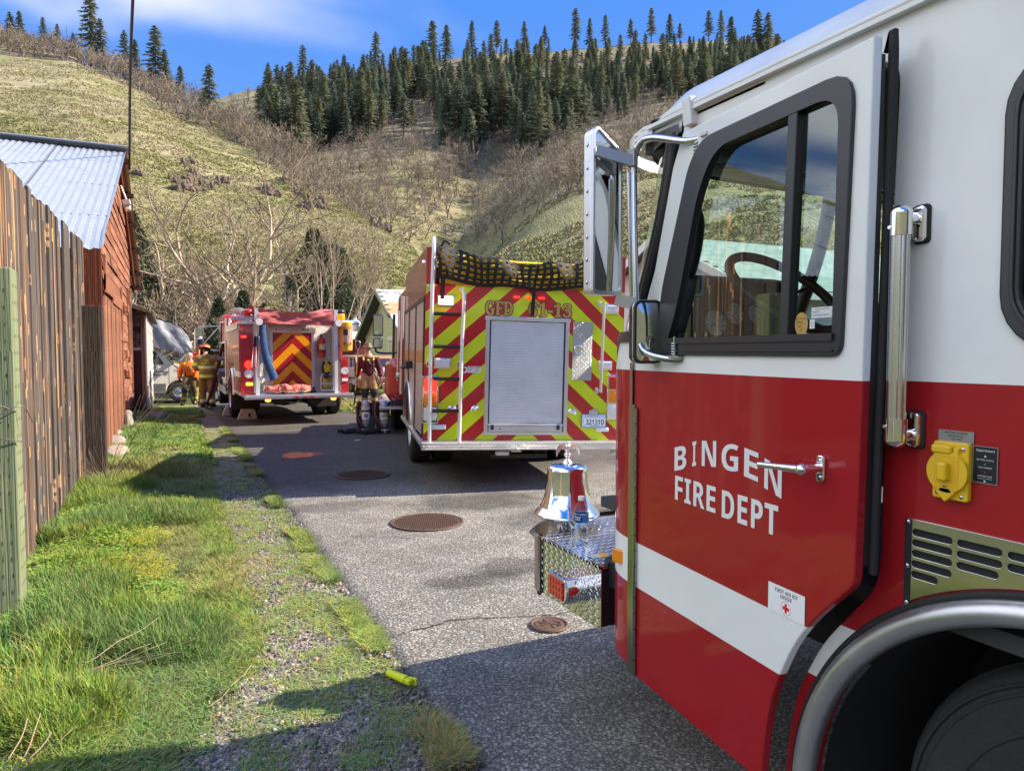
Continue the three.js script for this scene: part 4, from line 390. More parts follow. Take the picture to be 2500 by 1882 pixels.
{ // shed beyond the barn
  const X = -.58, Z0 = -21.05, Z1 = -28.6, s = thing('shed', 'small shed with peeling white shingles just beyond the brown barn', 'shed', [X, -.1, Z0]), r = rng(31);
  const L = (g) => g.translate(-X, .1, -Z0); mesh('wall', [L(bx(-4, X - .04, -.4, 2.72, Z1, Z0 - .02))], std([.16, .11, .09], .95), s);
  const wt = tex(512, 512, (u, v) => { const n = fbm(u * 14, v * 20, 5, 61, 14), p = sst(.40, .52, n); return [lerp(.20, .74, p), lerp(.16, .71, p), lerp(.13, .64, p)]; }, true, .5), wm = [std([1, 1, 1], .9, 0, { map: wt }), std([.85, .84, .8], .9, 0, { map: wt })]; let rows = []; for (let y = -.1; y < 2.6; y += .19) for (let z = Z0 - .05; z > Z1 + .2; z -= .34) { if (y < .75 && r() < .35 + .3 * (y < .4)) continue; rows.push(L(box(.025, .186, .325, [X + .01 + .012 * r(), y + .09, z - .17], [0, 0, .06]))); }
  mesh('shingle_siding', rows, wm[0], s); mesh('corner_post', [L(rbox(.12, 2.75, .12, [X - .04, 1.2, Z0 + .02], null, .01))], std([.55, .52, .47], .9, 0, { map: woodTex(451, [.5, .46, .42], [.7, .66, .6], [.16, .12, .1], .5) }), s);
  mesh('asphalt_siding', [L(bx(-1.2, X - .12, -.3, 1.62, Z0, Z0 + .03)), ...Array.from({ length: 22 }, (_, k) => L(bx(-1.2, X - .12, -.3 + k * .087, -.23 + k * .087, Z0 + .03, Z0 + .038)))], std([.13, .045, .038], .95, 0, { map: speck }), s); mesh('upper_boards', Array.from({ length: 6 }, (_, k) => L(bx(-1.2 + k * .1, -1.11 + k * .1, 1.7, 2.8, Z0, Z0 + .03 + .01 * r()))), std([.30, .24, .20], .95, 0, { map: wt }), s); mesh('trim_board', [L(bx(-1.2, X - .1, 1.62, 1.7, Z0, Z0 + .05))], wm[0], s);
  mesh('downpipe', [rod([X + .03 - X, 2.6, .12], [X + .03 - X, .1, .12], .03)], std([.62, .66, .74], .4, .5), s);
  const sh = std([.075, .062, .055], .95, 0, { map: speck }); for (let k = 0; k < 5; k++) piece('roof_shingles', flat(L(box(1.0, .025, Z0 - Z1 + .6, [X - .28 - k * .7, 2.72 + .02 * k + k * .22, (Z0 + Z1) / 2 + .1], [0, 0, -.30]))), sh, s); mesh('eave_board', [L(box(.3, .03, 7.9, [X - .02, 2.62, (Z0 + Z1) / 2 + .15], [0, 0, -.3]))], std([.10, .07, .055], .95), s);
  mesh('rafter', [L(bar([X - .7, 2.88, Z0 + .1], [X + .1, 2.64, Z0 + .1], .06, .1))], std([.08, .06, .05], .95), s);
}
// a house whose ridge runs along X with its gable towards the lane
function gableHouse(t, x0, x1, ze, he, zr, hr, zf, o) { // near eave, ridge, far eave
  const r = rng(o.seed), L = (g) => g.translate(-t.position.x, -t.position.y, -t.position.z), ov = o.over ?? .4, wx = x0 + ov, nz = ze - .35, fz = zf + .35, Y = (z) => z > zr ? lerp(hr, he, (z - zr) / (ze - zr)) : lerp(hr, o.hf, (zr - z) / (zr - zf));
  mesh('wall', [L(side(ext([[nz, -1], [nz, Y(nz) - .12], [zr, hr - .12], [fz, Y(fz) - .12], [fz, -1]], .1), wx)), L(bx(wx - .1 + .1, x1 - .3, -1, Y(nz) - .14, nz - .1, nz)), L(bx(wx, x1 - .3, -1, Y(fz) - .14, fz, fz + .1)), L(bx(x1 - .4, x1 - .3, -1, he, fz + .1, nz - .1))].map(g => g), o.wall, t);
  if (o.course) for (let y = .1; y < hr - .3; y += o.course) { const lim = (s, d) => { let z = s; while (Y(z) - .2 < y + o.course && Math.abs(z - zr) > .1) z += d; return z; }; const a = lim(nz, -.05), b = lim(fz, .05); if (a - b < .3) continue; let z = a; while (z > b) { const e = Math.max(b, z - 1.2 - 1.6 * r()); piece('siding_board', flat(L(box(.02, o.course - .012, z - e - .008, [wx - .012 - .005 * r() , y + o.course / 2, (z + e) / 2], [0, 0, -.06]))), o.boards[Math.floor(r() * o.boards.length)], t); z = e; } }
  mesh('roof', [L(bar([0, he, ze], [0, hr, zr], 1, .06)).scale(1, 1, 1)].map(() => { const q = ext([[ze, he - .08], [ze, he], [zr, hr], [zf, o.hf], [zf, o.hf - .08], [zr, hr - .09]], x1 - x0); return L(q.rotateY(-PI / 2).translate(x1, 0, 0)); }), o.roof, t);
  mesh('rake_board', [L(bar([x0 - .012, he - .06, ze], [x0 - .012, hr - .06, zr], .03, .17)), L(bar([x0 - .012, o.hf - .06, zf], [x0 - .012, hr - .06, zr], .03, .17))], o.trim, t);
  mesh('fascia', [L(bx(x0, x1, he - .17, he - .01, ze, ze + .03))], o.trim, t);
  // shingles on the slope that faces the lane mouth
  const len = Math.hypot(ze - zr, hr - he), ang = Math.atan2(hr - he, zr - ze), rows = Math.round(len / o.sh[1]), geo = flat(box(o.sh[0] - .014, .014, o.sh[1] * 1.25)); let n = 0; const rest = [], rc = []; for (let k = 0; k < rows; k++) { const tt = (k + .5) / rows, z = lerp(ze, zr, tt), y = lerp(he, hr, tt); for (let x = x0 + .02 + (k % 2) * o.sh[0] / 2; x < Math.min(x1, x0 + o.shX); x += o.sh[0]) { const m = o.shMat(tt, r), p = [x + o.sh[0] / 2 - t.position.x, y + .022 - t.position.y + .004 * r(), z - t.position.z], a = -Math.atan2(hr - he, -(zr - ze)) , rot = [0, -(PI / 2 - PI / 2), 0]; const q = new THREE.Quaternion().setFromEuler(new THREE.Euler(Math.atan2(hr - he, ze - zr) + .05, 0, (r() - .5) * .02)); if (n < 300) { const s = piece('roof_shingle', geo, m, t, p); s.quaternion.copy(q); n++; } else { rest.push(mx(p, q, 1)); rc.push(m.color); } } }
  if (rest.length) { const im = instanced('roof_shingles', geo, std(0xffffff, .9, 0, { map: speck }), rest, rc, t); im.userData.kind = 'stuff'; }
}
{ const t = thing('green_house', 'small pale green clapboard house with a patched shingle roof', 'house', [8.3, .1, -30.5]); const gw = tex(512, 512, (u, v) => { const n = fbm(u * 10, v * 24, 4, 71, 10); return [.40 + .2 * n, .40 + .2 * n, .20 + .12 * n]; }, true, .6); const B = [[1, 1, 1], [.9, .92, .86], [1.06, 1.05, .98]].map(c => std(c, .85, 0, { map: gw })); const sh = { g: [std([.34, .36, .36], .9, 0, { map: speck }), std([.46, .48, .47], .9, 0, { map: speck }), std([.26, .27, .27], .9, 0, { map: speck })], m: [std([.36, .50, .46], .9, 0, { map: speck }), std([.42, .54, .48], .9, 0, { map: speck })], o: [std([.56, .27, .15], .9, 0, { map: speck }), std([.62, .33, .19], .9, 0, { map: speck })] };
  gableHouse(t, 7.94, 14, -28.2, 3.12, -30.2, 4.22, -33.9, { hf: 2.2, seed: 5, over: .5, course: .2, boards: B, wall: B[1], roof: std([.10, .095, .08], .95), trim: std([.20, .21, .15], .8), sh: [.30, .20], shX: 4.2, shMat: (t, r) => t > .72 ? sh.g[Math.floor(r() * 3)] : t > .45 ? sh.m[Math.floor(r() * 2)] : r() < .93 ? sh.o[Math.floor(r() * 2)] : sh.g[0] });
  const L = (g) => g.translate(-8.3, -.1, 30.5); const d = mesh('door', [L(bx(8.36, 8.42, .1, 2.05, -29.55, -28.75))], std([.20, .035, .045], .6), t); mesh('door_frame', [L(bx(8.33, 8.42, .1, 2.2, -29.67, -29.55)), L(bx(8.33, 8.42, .1, 2.2, -28.75, -28.63)), L(bx(8.31, 8.42, 2.05, 2.22, -29.7, -28.6))], std([.62, .55, .47], .8), d);
  mesh('porch_roof', [L(box(5.6, .05, 2.2, [10.8, 2.58, -27.25], [.5, 0, 0])), L(bx(8.3, 8.4, 0, 2.3, -28.2, -26.5)), L(bx(8.3, 13, 0, 2.1, -26.6, -26.5))], std([.62, .65, .70], .7, 0, { map: speck }), t); }
{ const t = thing('yard_lamp', 'white yard lamp on an arm in front of the green house roof', 'lamp', [7.55, 2.75, -32.2]); mesh('lamp_head', [lathe([[.0, .34], [.07, .34], [.08, .22], [.19, .12], [.2, .06], [0, .06]])], std([.62, .66, .70], .4, .5), t); mesh('lamp_shade', [lathe([[.15, .07], [.17, 0], [.16, -.2], [.12, -.24], [0, -.25]])], phys([.9, .92, .95], .3, 0, { clearcoat: .5 }), t); mesh('arm', [rod([0, .3, 0], [.55, .45, .05], .025)], MAT.alu, t); }
{ const t = thing('white_roof_shed', 'low dark shed with a white metal roof beside the green house', 'shed', [6.9, 0, -38]); const [q0, q1] = [bearing(840, 830)[0], bearing(892, 830)[0]]; mesh('roof', [box(4.6, .06, 3.6, [.3, 2.75, 0], [.3, 0, 0]), ...Array.from({ length: 9 }, (_, k) => box(.05, .03, 3.6, [-1.8 + k * .5, 2.79, 0], [.3, 0, 0]))], std([.80, .82, .84], .5, .2), t); mesh('wall', [bx(-1.8, 2.4, -.3, 2.4, -1.2, 1.3)], std([.15, .065, .045], .9), t); }
{ const t = thing('pale_roof_house', 'house with a pale green shingle roof seen through the cab windows', 'house', [11, 0, -13]); const c = [[.23, .33, .315], [.255, .35, .335], [.205, .30, .285], [.275, .37, .355]].map(q => std(q, .9, 0, { map: speck })); gableHouse(t, 10.2, 24, -10.6, 2.82, -13.8, 4.27, -17, { hf: 2.82, seed: 6, over: .35, wall: std([.62, .68, .70], .8, 0, { map: speck }), roof: std([.16, .2, .19], .95), trim: std([.68, .74, .74], .7), sh: [.32, .17], shX: 10, shMat: (t, r) => c[Math.floor(r() * 4)] }); }
// ───────── lettering ─────────
const fonts = new FontLoader(), sansBold = await fonts.loadAsync('fonts/droid/droid_sans_bold.typeface.json'), serifBold = await fonts.loadAsync('fonts/droid/droid_serif_bold.typeface.json');
// flat letters fitted into the box x0..x1, y0..y1 of the plane z = 0 (facing +z)
function letters(text, font, x0, x1, y0, y1) { const g = new THREE.ShapeGeometry(font.generateShapes(text, 1), 6); g.computeBoundingBox(); const b = g.boundingBox, sx = (x1 - x0) / (b.max.x - b.min.x), sy = (y1 - y0) / (b.max.y - b.min.y); return g.translate(-b.min.x, -b.min.y, 0).scale(sx, sy, 1).translate(x0, y0, 0); }
const faceLeft = (g, x) => g.rotateY(-PI / 2).translate(x, 0, 0);   // plane z = 0 -> plane x, facing -x; its x runs along +z
function label(name, w, h, px, draw, parent, p, r, more = {}) { const t = canvasTex(px, Math.round(px * h / w), draw); const g = new THREE.PlaneGeometry(w, h); g.userData.keepUV = true; const m = piece(name, g, std(0xffffff, .5, 0, { map: t, ...more }), parent, p, r); return m; }
const LEFT = [0, -PI / 2, 0];
// ───────── the near fire engine: white over red cab ─────────
{
  const t = thing('fire_engine', 'nearest fire engine, white over red cab with BINGEN FIRE DEPT on its open door', 'fire engine', [1.5, 0, -2.12]);
  const livery = tex(128, 2048, (u, v) => { const y = v * 2.6, n = .93 + .12 * fbm(u * 6, v * 16, 4, 7, 0); const c = y > 1.533 || (y > .757 && y < .918) ? [.84, .86, .85] : [.37, .010, .016]; return c.map(q => q * n); }, true, [1 / 1.3, 1 / 2.6]);
  const paintM = phys([1, 1, 1], .5, 0, { map: livery, clearcoat: .6, clearcoatRoughness: .05, specularIntensity: .15 }), whiteM = phys([.84, .86, .85], .5, 0, { clearcoat: .6, clearcoatRoughness: .06, map: grime, specularIntensity: .2 });
  const doorOut = [[.004, .43], [.004, 1.55], [.105, 1.80], [.235, 2.19], [.29, 2.285], [1.028, 2.285], [1.016, 1.53], [1.008, 1.068, .02], [.887, .947, .1], [.819, .859, .1], [.746, .709, .1], [.717, .583, .08], [.703, .43]];
  const AC = [1.452, .434], arc = (R, a0, a1, n = 30) => Array.from({ length: n + 1 }, (_, k) => { const a = lerp(a0, a1, k / n); return [AC[0] + Math.cos(a) * R, AC[1] + Math.sin(a) * R]; });
  // cab shell: near side with door opening and wheel cut, far side, back, floor, roof
  const archPts = arc(.655, PI, 0, 36);
  const frontUp = [[0, .43], [0, 1.56], [.07, 1.776], [.14, 1.93], [.188, 2.063], [.23, 2.215], [.25, 2.37]];
  const nearSide = [...rounded([[.715, .43], [.73, .58, .05], [.757, .705, .1], [.83, .85, .1], [.898, .938, .1], [.985, 1.045, .05], [.99, 1.15], [.992, 1.55], [1.01, 2.265, .06], [.27, 2.265]]), [.25, 2.30], [.26, 2.372], [3.05, 2.372], [3.05, .43], ...archPts.slice().reverse()];
  const hole = rrect(1.262, 2.2, 1.615, 2.16, [.1, .1, .1, .1]);
  mesh('cab_side', [side(ext(nearSide, .045, .004, [hole]), .045)], paintM, t);
  const CR = .40, fz = (y) => { let i = 1; while (i < frontUp.length - 1 && frontUp[i][1] < y) i++; const a = frontUp[i - 1], b = frontUp[i]; return lerp(a[0], b[0], clamp((y - a[1]) / (b[1] - a[1]))); };
  const section = (u, y, inset = 0) => { const z0 = fz(y), w = 2.4; if (u < .25) { const a = u / .25 * PI / 2; return [CR - (CR - inset) * Math.cos(a), y, z0 - (CR - inset) * Math.sin(a)]; } if (u > .75) { const a = (1 - u) / .25 * PI / 2; return [w - CR + (CR - inset) * Math.cos(a), y, z0 - (CR - inset) * Math.sin(a)]; } const k = (u - .25) / .5; return [lerp(CR, w - CR, k), y, z0 - CR + inset - .05 * Math.sin(k * PI)]; };
  const band = (y0, y1, inset, n = 12) => sheet(64, n, (u, v) => section(u, lerp(y0, y1, v), inset), (u, v, p) => [u * 3, p[1]]);
  mesh('cab_front', [band(.45, 1.64, 0, 24), band(2.305, 2.40, 0, 3)], paintM, t);
  mesh('front_lining', [band(.5, 1.64, .03, 8), band(2.325, 2.38, .03, 2)], MAT.cabin, t);
  const wind = mesh('windshield', [band(1.665, 2.30, .012, 10)], phys([.86, .95, .90], 0, 0, { transmission: 1, thickness: 0, ior: 1.5 }), t);
  const gk = (y0, y1) => band(y0, y1, -.012, 2); const vert = (u) => tube(Array.from({ length: 9 }, (_, k) => section(u, lerp(1.655, 2.31, k / 8), -.004)), .017, 6, 16);
  mesh('gasket', [gk(1.635, 1.672), gk(2.295, 2.33), vert(.012), vert(.988), tube(Array.from({ length: 9 }, (_, k) => section(.5, lerp(1.655, 2.31, k / 8), 0)), .03, 6, 16), vert(.03).translate(.006, 0, .01)], MAT.frameB, wind);
  mesh('far_side', [side(ext([[.0, .43], ...frontUp, [3.05, 2.372], [3.05, .43]], .04, 0, [rounded([[.20, 1.6, .03], [.40, 2.2, .08], [1.0, 2.2, .08], [.98, 1.6, .05]]), rrect(1.25, 2.2, 1.6, 2.16, .1)]), 2.4)], paintM, t);
  mesh('cab_back', [bx(.04, 2.36, .6, 2.36, 3.0, 3.05)], whiteM, t);
  mesh('cab_lining', [bx(.05, 2.35, 2.30, 2.34, -.02, 3.0), bx(.05, 2.35, .98, 1.02, -.3, 3.0), bx(.05, .07, 1.06, 1.60, 1.02, 2.9), bx(.05, .07, 2.17, 2.3, 1.05, 2.9), bx(.05, .08, 1.05, 2.3, .995, 1.24), bx(2.3, 2.35, 1.0, 1.6, .1, 2.9), bx(.9, 1.5, 1.0, 1.62, .55, 2.4), bx(.07, 2.33, 1.0, 2.3, 2.2, 2.24)], MAT.cabin, t);
  // roof with gutter
  const roofY = (x, z) => { const e = Math.min(x, 2.4 - x), up = .125 * sst(0, .13, e) + .05 * sst(.1, 1, e), fr = sst(-.22, .18, z); return 2.372 + up * (.12 + .88 * fr) - .03 * (1 - fr); };
  mesh('roof', [sheet(70, 60, (u, v) => { const x = u * 2.4, e = Math.min(x, 2.4 - x), z0 = -.02 - .25 * Math.sin(clamp(e / .5) * PI / 2), z = lerp(z0, 3.05, v * v * .4 + v * .6); return [x, roofY(x, z), z]; }, (u, v, p) => [p[0], p[2]])], whiteM, t);
  mesh('visor_soffit', [ext([[.0, .12], ...Array.from({ length: 25 }, (_, k) => { const x = k / 24 * 2.4, e = Math.min(x, 2.4 - x); return [x, -.018 - .25 * Math.sin(clamp(e / .5) * PI / 2)]; }), [2.4, .12], [2.4, .6], [0, .6]].map(([x, z]) => [x, -z]), .008).rotateX(-PI / 2).translate(0, 2.338, 0)], whiteM, t);
  mesh('gutter', [tube([[.12, 2.366, -.16], [.03, 2.366, -.05], [-.004, 2.368, .1], [-.012, 2.37, .4], [-.012, 2.37, 3.0]], .012, 6, 40), bx(-.022, .02, 2.352, 2.364, .08, 3.02), sheet(30, 2, (u, v) => { const a = u * PI / 2, x = .40 - .41 * Math.cos(a), z = .1 - .42 * Math.sin(a); return [x, lerp(2.33, 2.372, v), z]; })], whiteM, t);
  mesh('visor_bracket', [rbox(.03, .085, .042, [-.014, 2.35, .30], [0, 0, .12], .004)], whiteM, t);
  // door, ajar
  const d = new THREE.Group(); d.name = 'door'; d.rotation.y = -5.6 * D2R; d.position.set(-.004, 0, 0); t.add(d);
  const winOut = rounded([[.163, 1.587, .02], [.182, 1.79, .05], [.335, 2.175, .08], [.405, 2.238, .06], [.985, 2.236, .085], [.962, 1.587, .035]]), winIn = rounded([[.222, 1.633, .01], [.278, 1.742, .1], [.385, 2.085, .12], [.47, 2.195, .1], [.945, 2.195, .075], [.938, 1.633, .01]]);
  mesh('door_panel', [side(ext(rounded(doorOut.map(p => p)), .026, .004, [rounded([[.19, 1.61], [.21, 1.79], [.36, 2.15], [.42, 2.21], [.955, 2.21, .05], [.95, 1.61]])]), .026)], paintM, d);
  const fr = mesh('window_frame', [side(ext(winOut, .026, .004, [winIn]), .016), side(ext([[.752, 1.63], [.783, 1.63], [.806, 2.2], [.772, 2.2]], .03, .003), .022), side(ext([[.22, 1.625], [.94, 1.625], [.94, 1.643], [.225, 1.643]], .02), .004), side(ext([[.22, 1.60], [.94, 1.60], [.94, 1.604], [.22, 1.604]], .004), -.0105)], MAT.frameB, d);
  mesh('window_glass', [side(ext(rounded([[.225, 1.64], [.28, 1.742, .1], [.387, 2.083, .12], [.472, 2.19, .1], [.775, 2.19], [.756, 1.64]]), .001), .020)], phys([.88, .94, .92], 0, 0, { transmission: 1, thickness: 0, ior: 1.6 }), fr);
  mesh('window_glass', [side(ext(rounded([[.783, 1.64], [.803, 2.19], [.94, 2.19, .07], [.935, 1.64]]), .001), .011)], phys([.84, .92, .90], 0, 0, { transmission: 1, thickness: 0, ior: 1.75 }), fr);
  mesh('door_seal', [tube([[.05, 1.09, 1.012], [.05, 1.5, 1.02], [.05, 2.24, 1.034], [.05, 2.265, 1.02]], .011, 6, 30)], MAT.rubber, d);
  mesh('door_lining', [side(ext(rounded([[.03, 1.10], [.03, 1.55], [.13, 1.80], [.255, 2.18], [.31, 2.265], [1.0, 2.265], [.995, 1.53], [.985, 1.10]]), .04, 0, [rounded([[.17, 1.6], [.19, 1.8], [.35, 2.17], [.42, 2.225], [.96, 2.225], [.95, 1.6]])]), .064)], MAT.cabin, d);
  // piano hinge
  const hg = mesh('hinge', [bx(-.012, .002, .432, 1.41, -.022, .016), bx(-.010, .004, 1.41, 1.56, -.02, -.004)], std([.42, .40, .36], .34, 1, { roughnessMap: scuffR }), t); const kg = flat(cyl(.0085, .0085, .053, [0, 0, 0], null, 12)); for (let k = 0; k < 17; k++) piece('hinge_knuckle', kg, hg.material, hg, [-.013, .465 + k * .0567, .024]);
  // lettering
  const bg = []; for (const [c, z0, z1, y0, y1, dy] of [['B', .266, .333, 1.222, 1.298, .014], ['I', .365, .386, 1.246, 1.322, .005], ['N', .415, .487, 1.256, 1.333, .006], ['G', .513, .589, 1.258, 1.336, .004], ['E', .615, .674, 1.251, 1.330, -.006], ['N', .699, .766, 1.228, 1.308, -.014]]) { const g = letters(c, sansBold, z0, z1, y0, y1), p = g.attributes.position; for (let i = 0; i < p.count; i++) p.setY(i, p.getY(i) + dy * ((p.getX(i) - z0) / (z1 - z0) - .5) * 2 * .6); bg.push(g); }
  bg.push(letters('FIRE', sansBold, .271, .487, 1.122, 1.200), letters('DEPT', sansBold, .517, .755, 1.118, 1.198));
  const lm = mesh('lettering', bg.map(g => faceLeft(g, -.0015)), std([.80, .81, .80], .5), d); lm.userData.label = 'white door lettering BINGEN FIRE DEPT';
  label('first_aid_sticker', .134, .074, 512, (x, w, h) => { x.fillStyle = '#f1f2f2'; x.fillRect(0, 0, w, h); x.fillStyle = '#16181c'; x.textAlign = 'center'; x.font = 'bold ' + h * .175 + 'px sans-serif'; x.fillText('FIRST AID KIT', w * .5, h * .24); x.fillText('INSIDE', w * .5, h * .42); x.strokeStyle = '#c8141e'; x.lineWidth = h * .012; x.beginPath(); x.arc(w * .5, h * .71, h * .24, 0, 7); x.stroke(); x.fillStyle = '#d3101c'; x.fillRect(w * .5 - h * .055, h * .55, h * .11, h * .33); x.fillRect(w * .5 - h * .165, h * .66, h * .33, h * .11); }, d, [-.002, .955, .79], LEFT);
  { const g = new THREE.CircleGeometry(1, 32).scale(.0225, .0295, 1); g.userData.keepUV = true; piece('oval_sticker', g, std(0xffffff, .6, 0, { map: canvasTex(256, 256, (x, w, h) => { x.fillStyle = '#c19a55'; x.fillRect(0, 0, w, h); x.fillStyle = '#3a2c14'; x.textAlign = 'center'; x.font = 'bold 26px sans-serif'; x.fillText('READY FOR SERVICE', w / 2, 78); x.font = 'bold 34px sans-serif'; x.fillText('TRUCK# ____', w / 2, 120); x.fillText('DATE ____', w / 2, 162); x.fillText('BY', w / 2, 204); }) }), fr, [.008, 1.668, .815], LEFT); }
  label('paper_label', .078, .026, 256, (x, w, h) => { x.fillStyle = '#d9dcdf'; x.fillRect(0, 0, w, h); x.fillStyle = '#30333a'; x.font = 'bold 15px sans-serif'; x.fillText('VEHICLE ACCEPTANCE', 34, 20); x.font = 'bold 19px sans-serif'; x.fillText('TRUCK # ______', 10, 44); x.fillText('ACCEPTANCE DATE', 10, 70); x.strokeRect(w - 50, 26, 40, 50); }, fr, [.008, 1.694, .888], LEFT);
  label('paper_label', .0165, .022, 64, (x, w, h) => { x.fillStyle = '#e8ebee'; x.fillRect(0, 0, w, h); x.fillStyle = '#283040'; x.font = 'bold 13px sans-serif'; x.textAlign = 'center'; ['PM', 'SERVICE', 'DIESEL', 'ONLY'].forEach((s, k) => x.fillText(s, w / 2, 18 + k * 19)); }, fr, [.008, 1.667, .852], LEFT);
  { const h = new THREE.Group(); h.name = 'door_handle'; d.add(h); mesh('handle_plate', [side(ext(rrect(.893, .917, 1.288, 1.352, .009), .01, .003), 0), cyl(.004, .004, .006, [-.011, 1.34, .905], [0, 0, PI / 2], 10), cyl(.004, .004, .006, [-.011, 1.30, .905], [0, 0, PI / 2], 10)], MAT.chrome, h); mesh('handle_lever', [rod([0, 1.32, .905], [-.055, 1.32, .902], .0115, .0115, 16), sph(.0145, [-.058, 1.32, .90]), rod([-.058, 1.32, .90], [-.072, 1.313, .765], .0105, .007, 14), sph(.0072, [-.072, 1.313, .765])], MAT.chrome, h); }
  // mirror arms and heads
  const mir = new THREE.Group(); mir.name = 'mirror_assembly'; t.add(mir); const W = (X, y, Z) => [X - 1.5, y, Z + 2.12];
  mesh('mirror_arm', [tube([W(1.475, 2.245, -1.74), W(1.455, 2.25, -1.80), W(1.43, 2.292, -1.93), W(1.422, 2.29, -1.99), W(1.418, 2.24, -2.02), W(1.417, 2.1, -2.02), W(1.415, 1.75, -2.0), W(1.41, 1.66, -1.985), W(1.415, 1.60, -1.95), W(1.44, 1.578, -1.88), W(1.47, 1.575, -1.82)], .0115, 10, 60), rod(W(1.40, 2.20, -2.03), W(1.408, 1.70, -2.015), .006), ], MAT.steel, mir);
  mesh('mirror_bracket', [rbox(.055, .012, .03, W(1.478, 2.248, -1.715), null, .003), rbox(.016, .03, .06, W(1.492, 2.255, -1.69), null, .003), rbox(.02, .06, .035, W(1.412, 2.245, -2.02), null, .004), bar(W(1.30, 2.27, -2.07), W(1.41, 2.235, -2.02), .022, .035), rbox(.016, .028, .055, W(1.487, 1.575, -1.79), null, .003), rbox(.04, .008, .05, W(1.46, 1.582, -1.835), null, .002), bar(W(1.38, 1.775, -2.06), W(1.415, 1.76, -2.0), .03, .04)], std([.42, .41, .40], .42, .9), mir);
  const spring = (c, y0, y1, R, n) => tube(Array.from({ length: n * 8 + 1 }, (_, k) => { const a = k / 8 * 2 * PI; return [c[0] + Math.cos(a) * R, lerp(y0, y1, k / (n * 8)), c[2] + Math.sin(a) * R]; }), .003, 5, n * 12); { const a = W(1.462, 0, -1.757), b = W(1.455, 0, -1.845); mesh('spring', [spring(a, 2.237, 2.19, .0085, 5), cyl(.004, .004, .075, [a[0], 2.205, a[2]]), spring(b, 1.588, 1.63, .0085, 5), cyl(.004, .004, .065, [b[0], 1.615, b[2]])], MAT.steel, mir); }
  { const mh = new THREE.Group(); mh.name = 'mirror'; mh.position.set(...W(1.350, 2.055, -2.085)); mh.rotation.y = .02; mh.scale.x = .74; mir.add(mh); const out = [[-.082, -.262, .02], [-.082, .285, .03], [-.06, .30, .02], [.078, .225, .02], [.082, -.262, .02]]; mesh('mirror_housing', [ext(rounded(out), .05, .006).translate(0, 0, -.05), ext(rounded(out), .012, .002, [rounded(out.map(([x, y, r]) => [x * .90 + .002, y * .965 + .002, r]))])], MAT.alu, mh); mesh('mirror_glass', [new THREE.ShapeGeometry(shapeOf(rounded(out.map(([x, y, r]) => [x * .90 + .002, y * .965 + .002, r])))).translate(0, 0, .004)], MAT.mirror, mh); for (let k = 0; k < 7; k++) mh.add(piece('rivet', flat(sph(.006, [0, 0, 0], [.5, 1.3, 1], 8, 6)), MAT.steel, mh, [-.084, -.22 + k * .077, -.025])); }
  { const ch = new THREE.Group(); ch.name = 'mirror'; ch.position.set(...W(1.438, 1.665, -1.965)); ch.rotation.y = -.25; mir.add(ch); const out = rrect(-.051, .051, -.105, .105, .026); mesh('mirror_housing', [ext(out, .045, .008).translate(0, 0, -.045), ext(out, .012, .003, [rrect(-.042, .042, -.096, .096, .02)])], MAT.black, ch); mesh('mirror_rim', [ext(rrect(-.053, .053, -.107, .107, .027), .008, .001, [rrect(-.049, .049, -.103, .103, .025)]).translate(0, 0, -.006)], MAT.chrome, ch); mesh('mirror_glass', [sheet(12, 20, (u, v) => { const x = lerp(-.043, .043, u), y = lerp(-.097, .097, v); return [x, y, .004 + .012 * (1 - (x / .06) ** 2) * (1 - (y / .13) ** 2)]; })], MAT.mirror, ch); }
  // grab rail
  { const g = new THREE.Group(); g.name = 'grab_rail'; t.add(g); const x = -.056, z = 1.062; const fl = Array.from({ length: 40 }, (_, k) => { const a = k / 40 * 2 * PI, R = .0205 - (k % 5 === 0 ? .0025 : 0); return [Math.cos(a) * R, Math.sin(a) * R]; }); mesh('rail', [ext(fl, .40).rotateX(-PI / 2).translate(x, 1.452, z)], std([.70, .70, .71], .24, 1), g); for (const [y0, y1, s] of [[1.852, 1.90, 1], [1.452, 1.405, -1]]) mesh('rail_cap', [cyl(.0235, .0235, Math.abs(y1 - y0), [x, (y0 + y1) / 2, z], null, 24), sph(.0235, [x, y1, z], [1, .8, 1]), rod([x, y1 - .01 * s, z], [0, y1 - .01 * s, z + .01], .014), cyl(.004, .004, .004, [x - .022, y1 - s * .03, z - .01], [0, 0, PI / 2], 8)], MAT.chrome, g); for (const y of [1.84, 1.388]) mesh('rail_mount', [side(ext(rrect(z - .004, z + .028, y, y + .078, .01), .02, .004), .0)], MAT.chrome, g); mesh('mount_gasket', [side(ext(rrect(z - .008, z + .032, 1.836, 1.922, .01), .006), .001), side(ext(rrect(z - .008, z + .032, 1.384, 1.470, .01), .006), .001)], MAT.rubber, g); }
  // charging receptacle and plates
  label('receptacle_plate', .076, .024, 512, (x, w, h) => { x.fillStyle = '#9a9a98'; x.fillRect(0, 0, w, h); x.fillStyle = '#1a1a1c'; x.textAlign = 'center'; x.font = 'bold ' + h * .24 + 'px sans-serif'; ['BATTERY CHARGE', 'RECEPTACLE', '110V/15A'].forEach((s, k) => x.fillText(s, w / 2, h * (.3 + k * .28))); }, t, [-.003, 1.421, 1.163], LEFT, { metalness: .6, roughness: .35 });
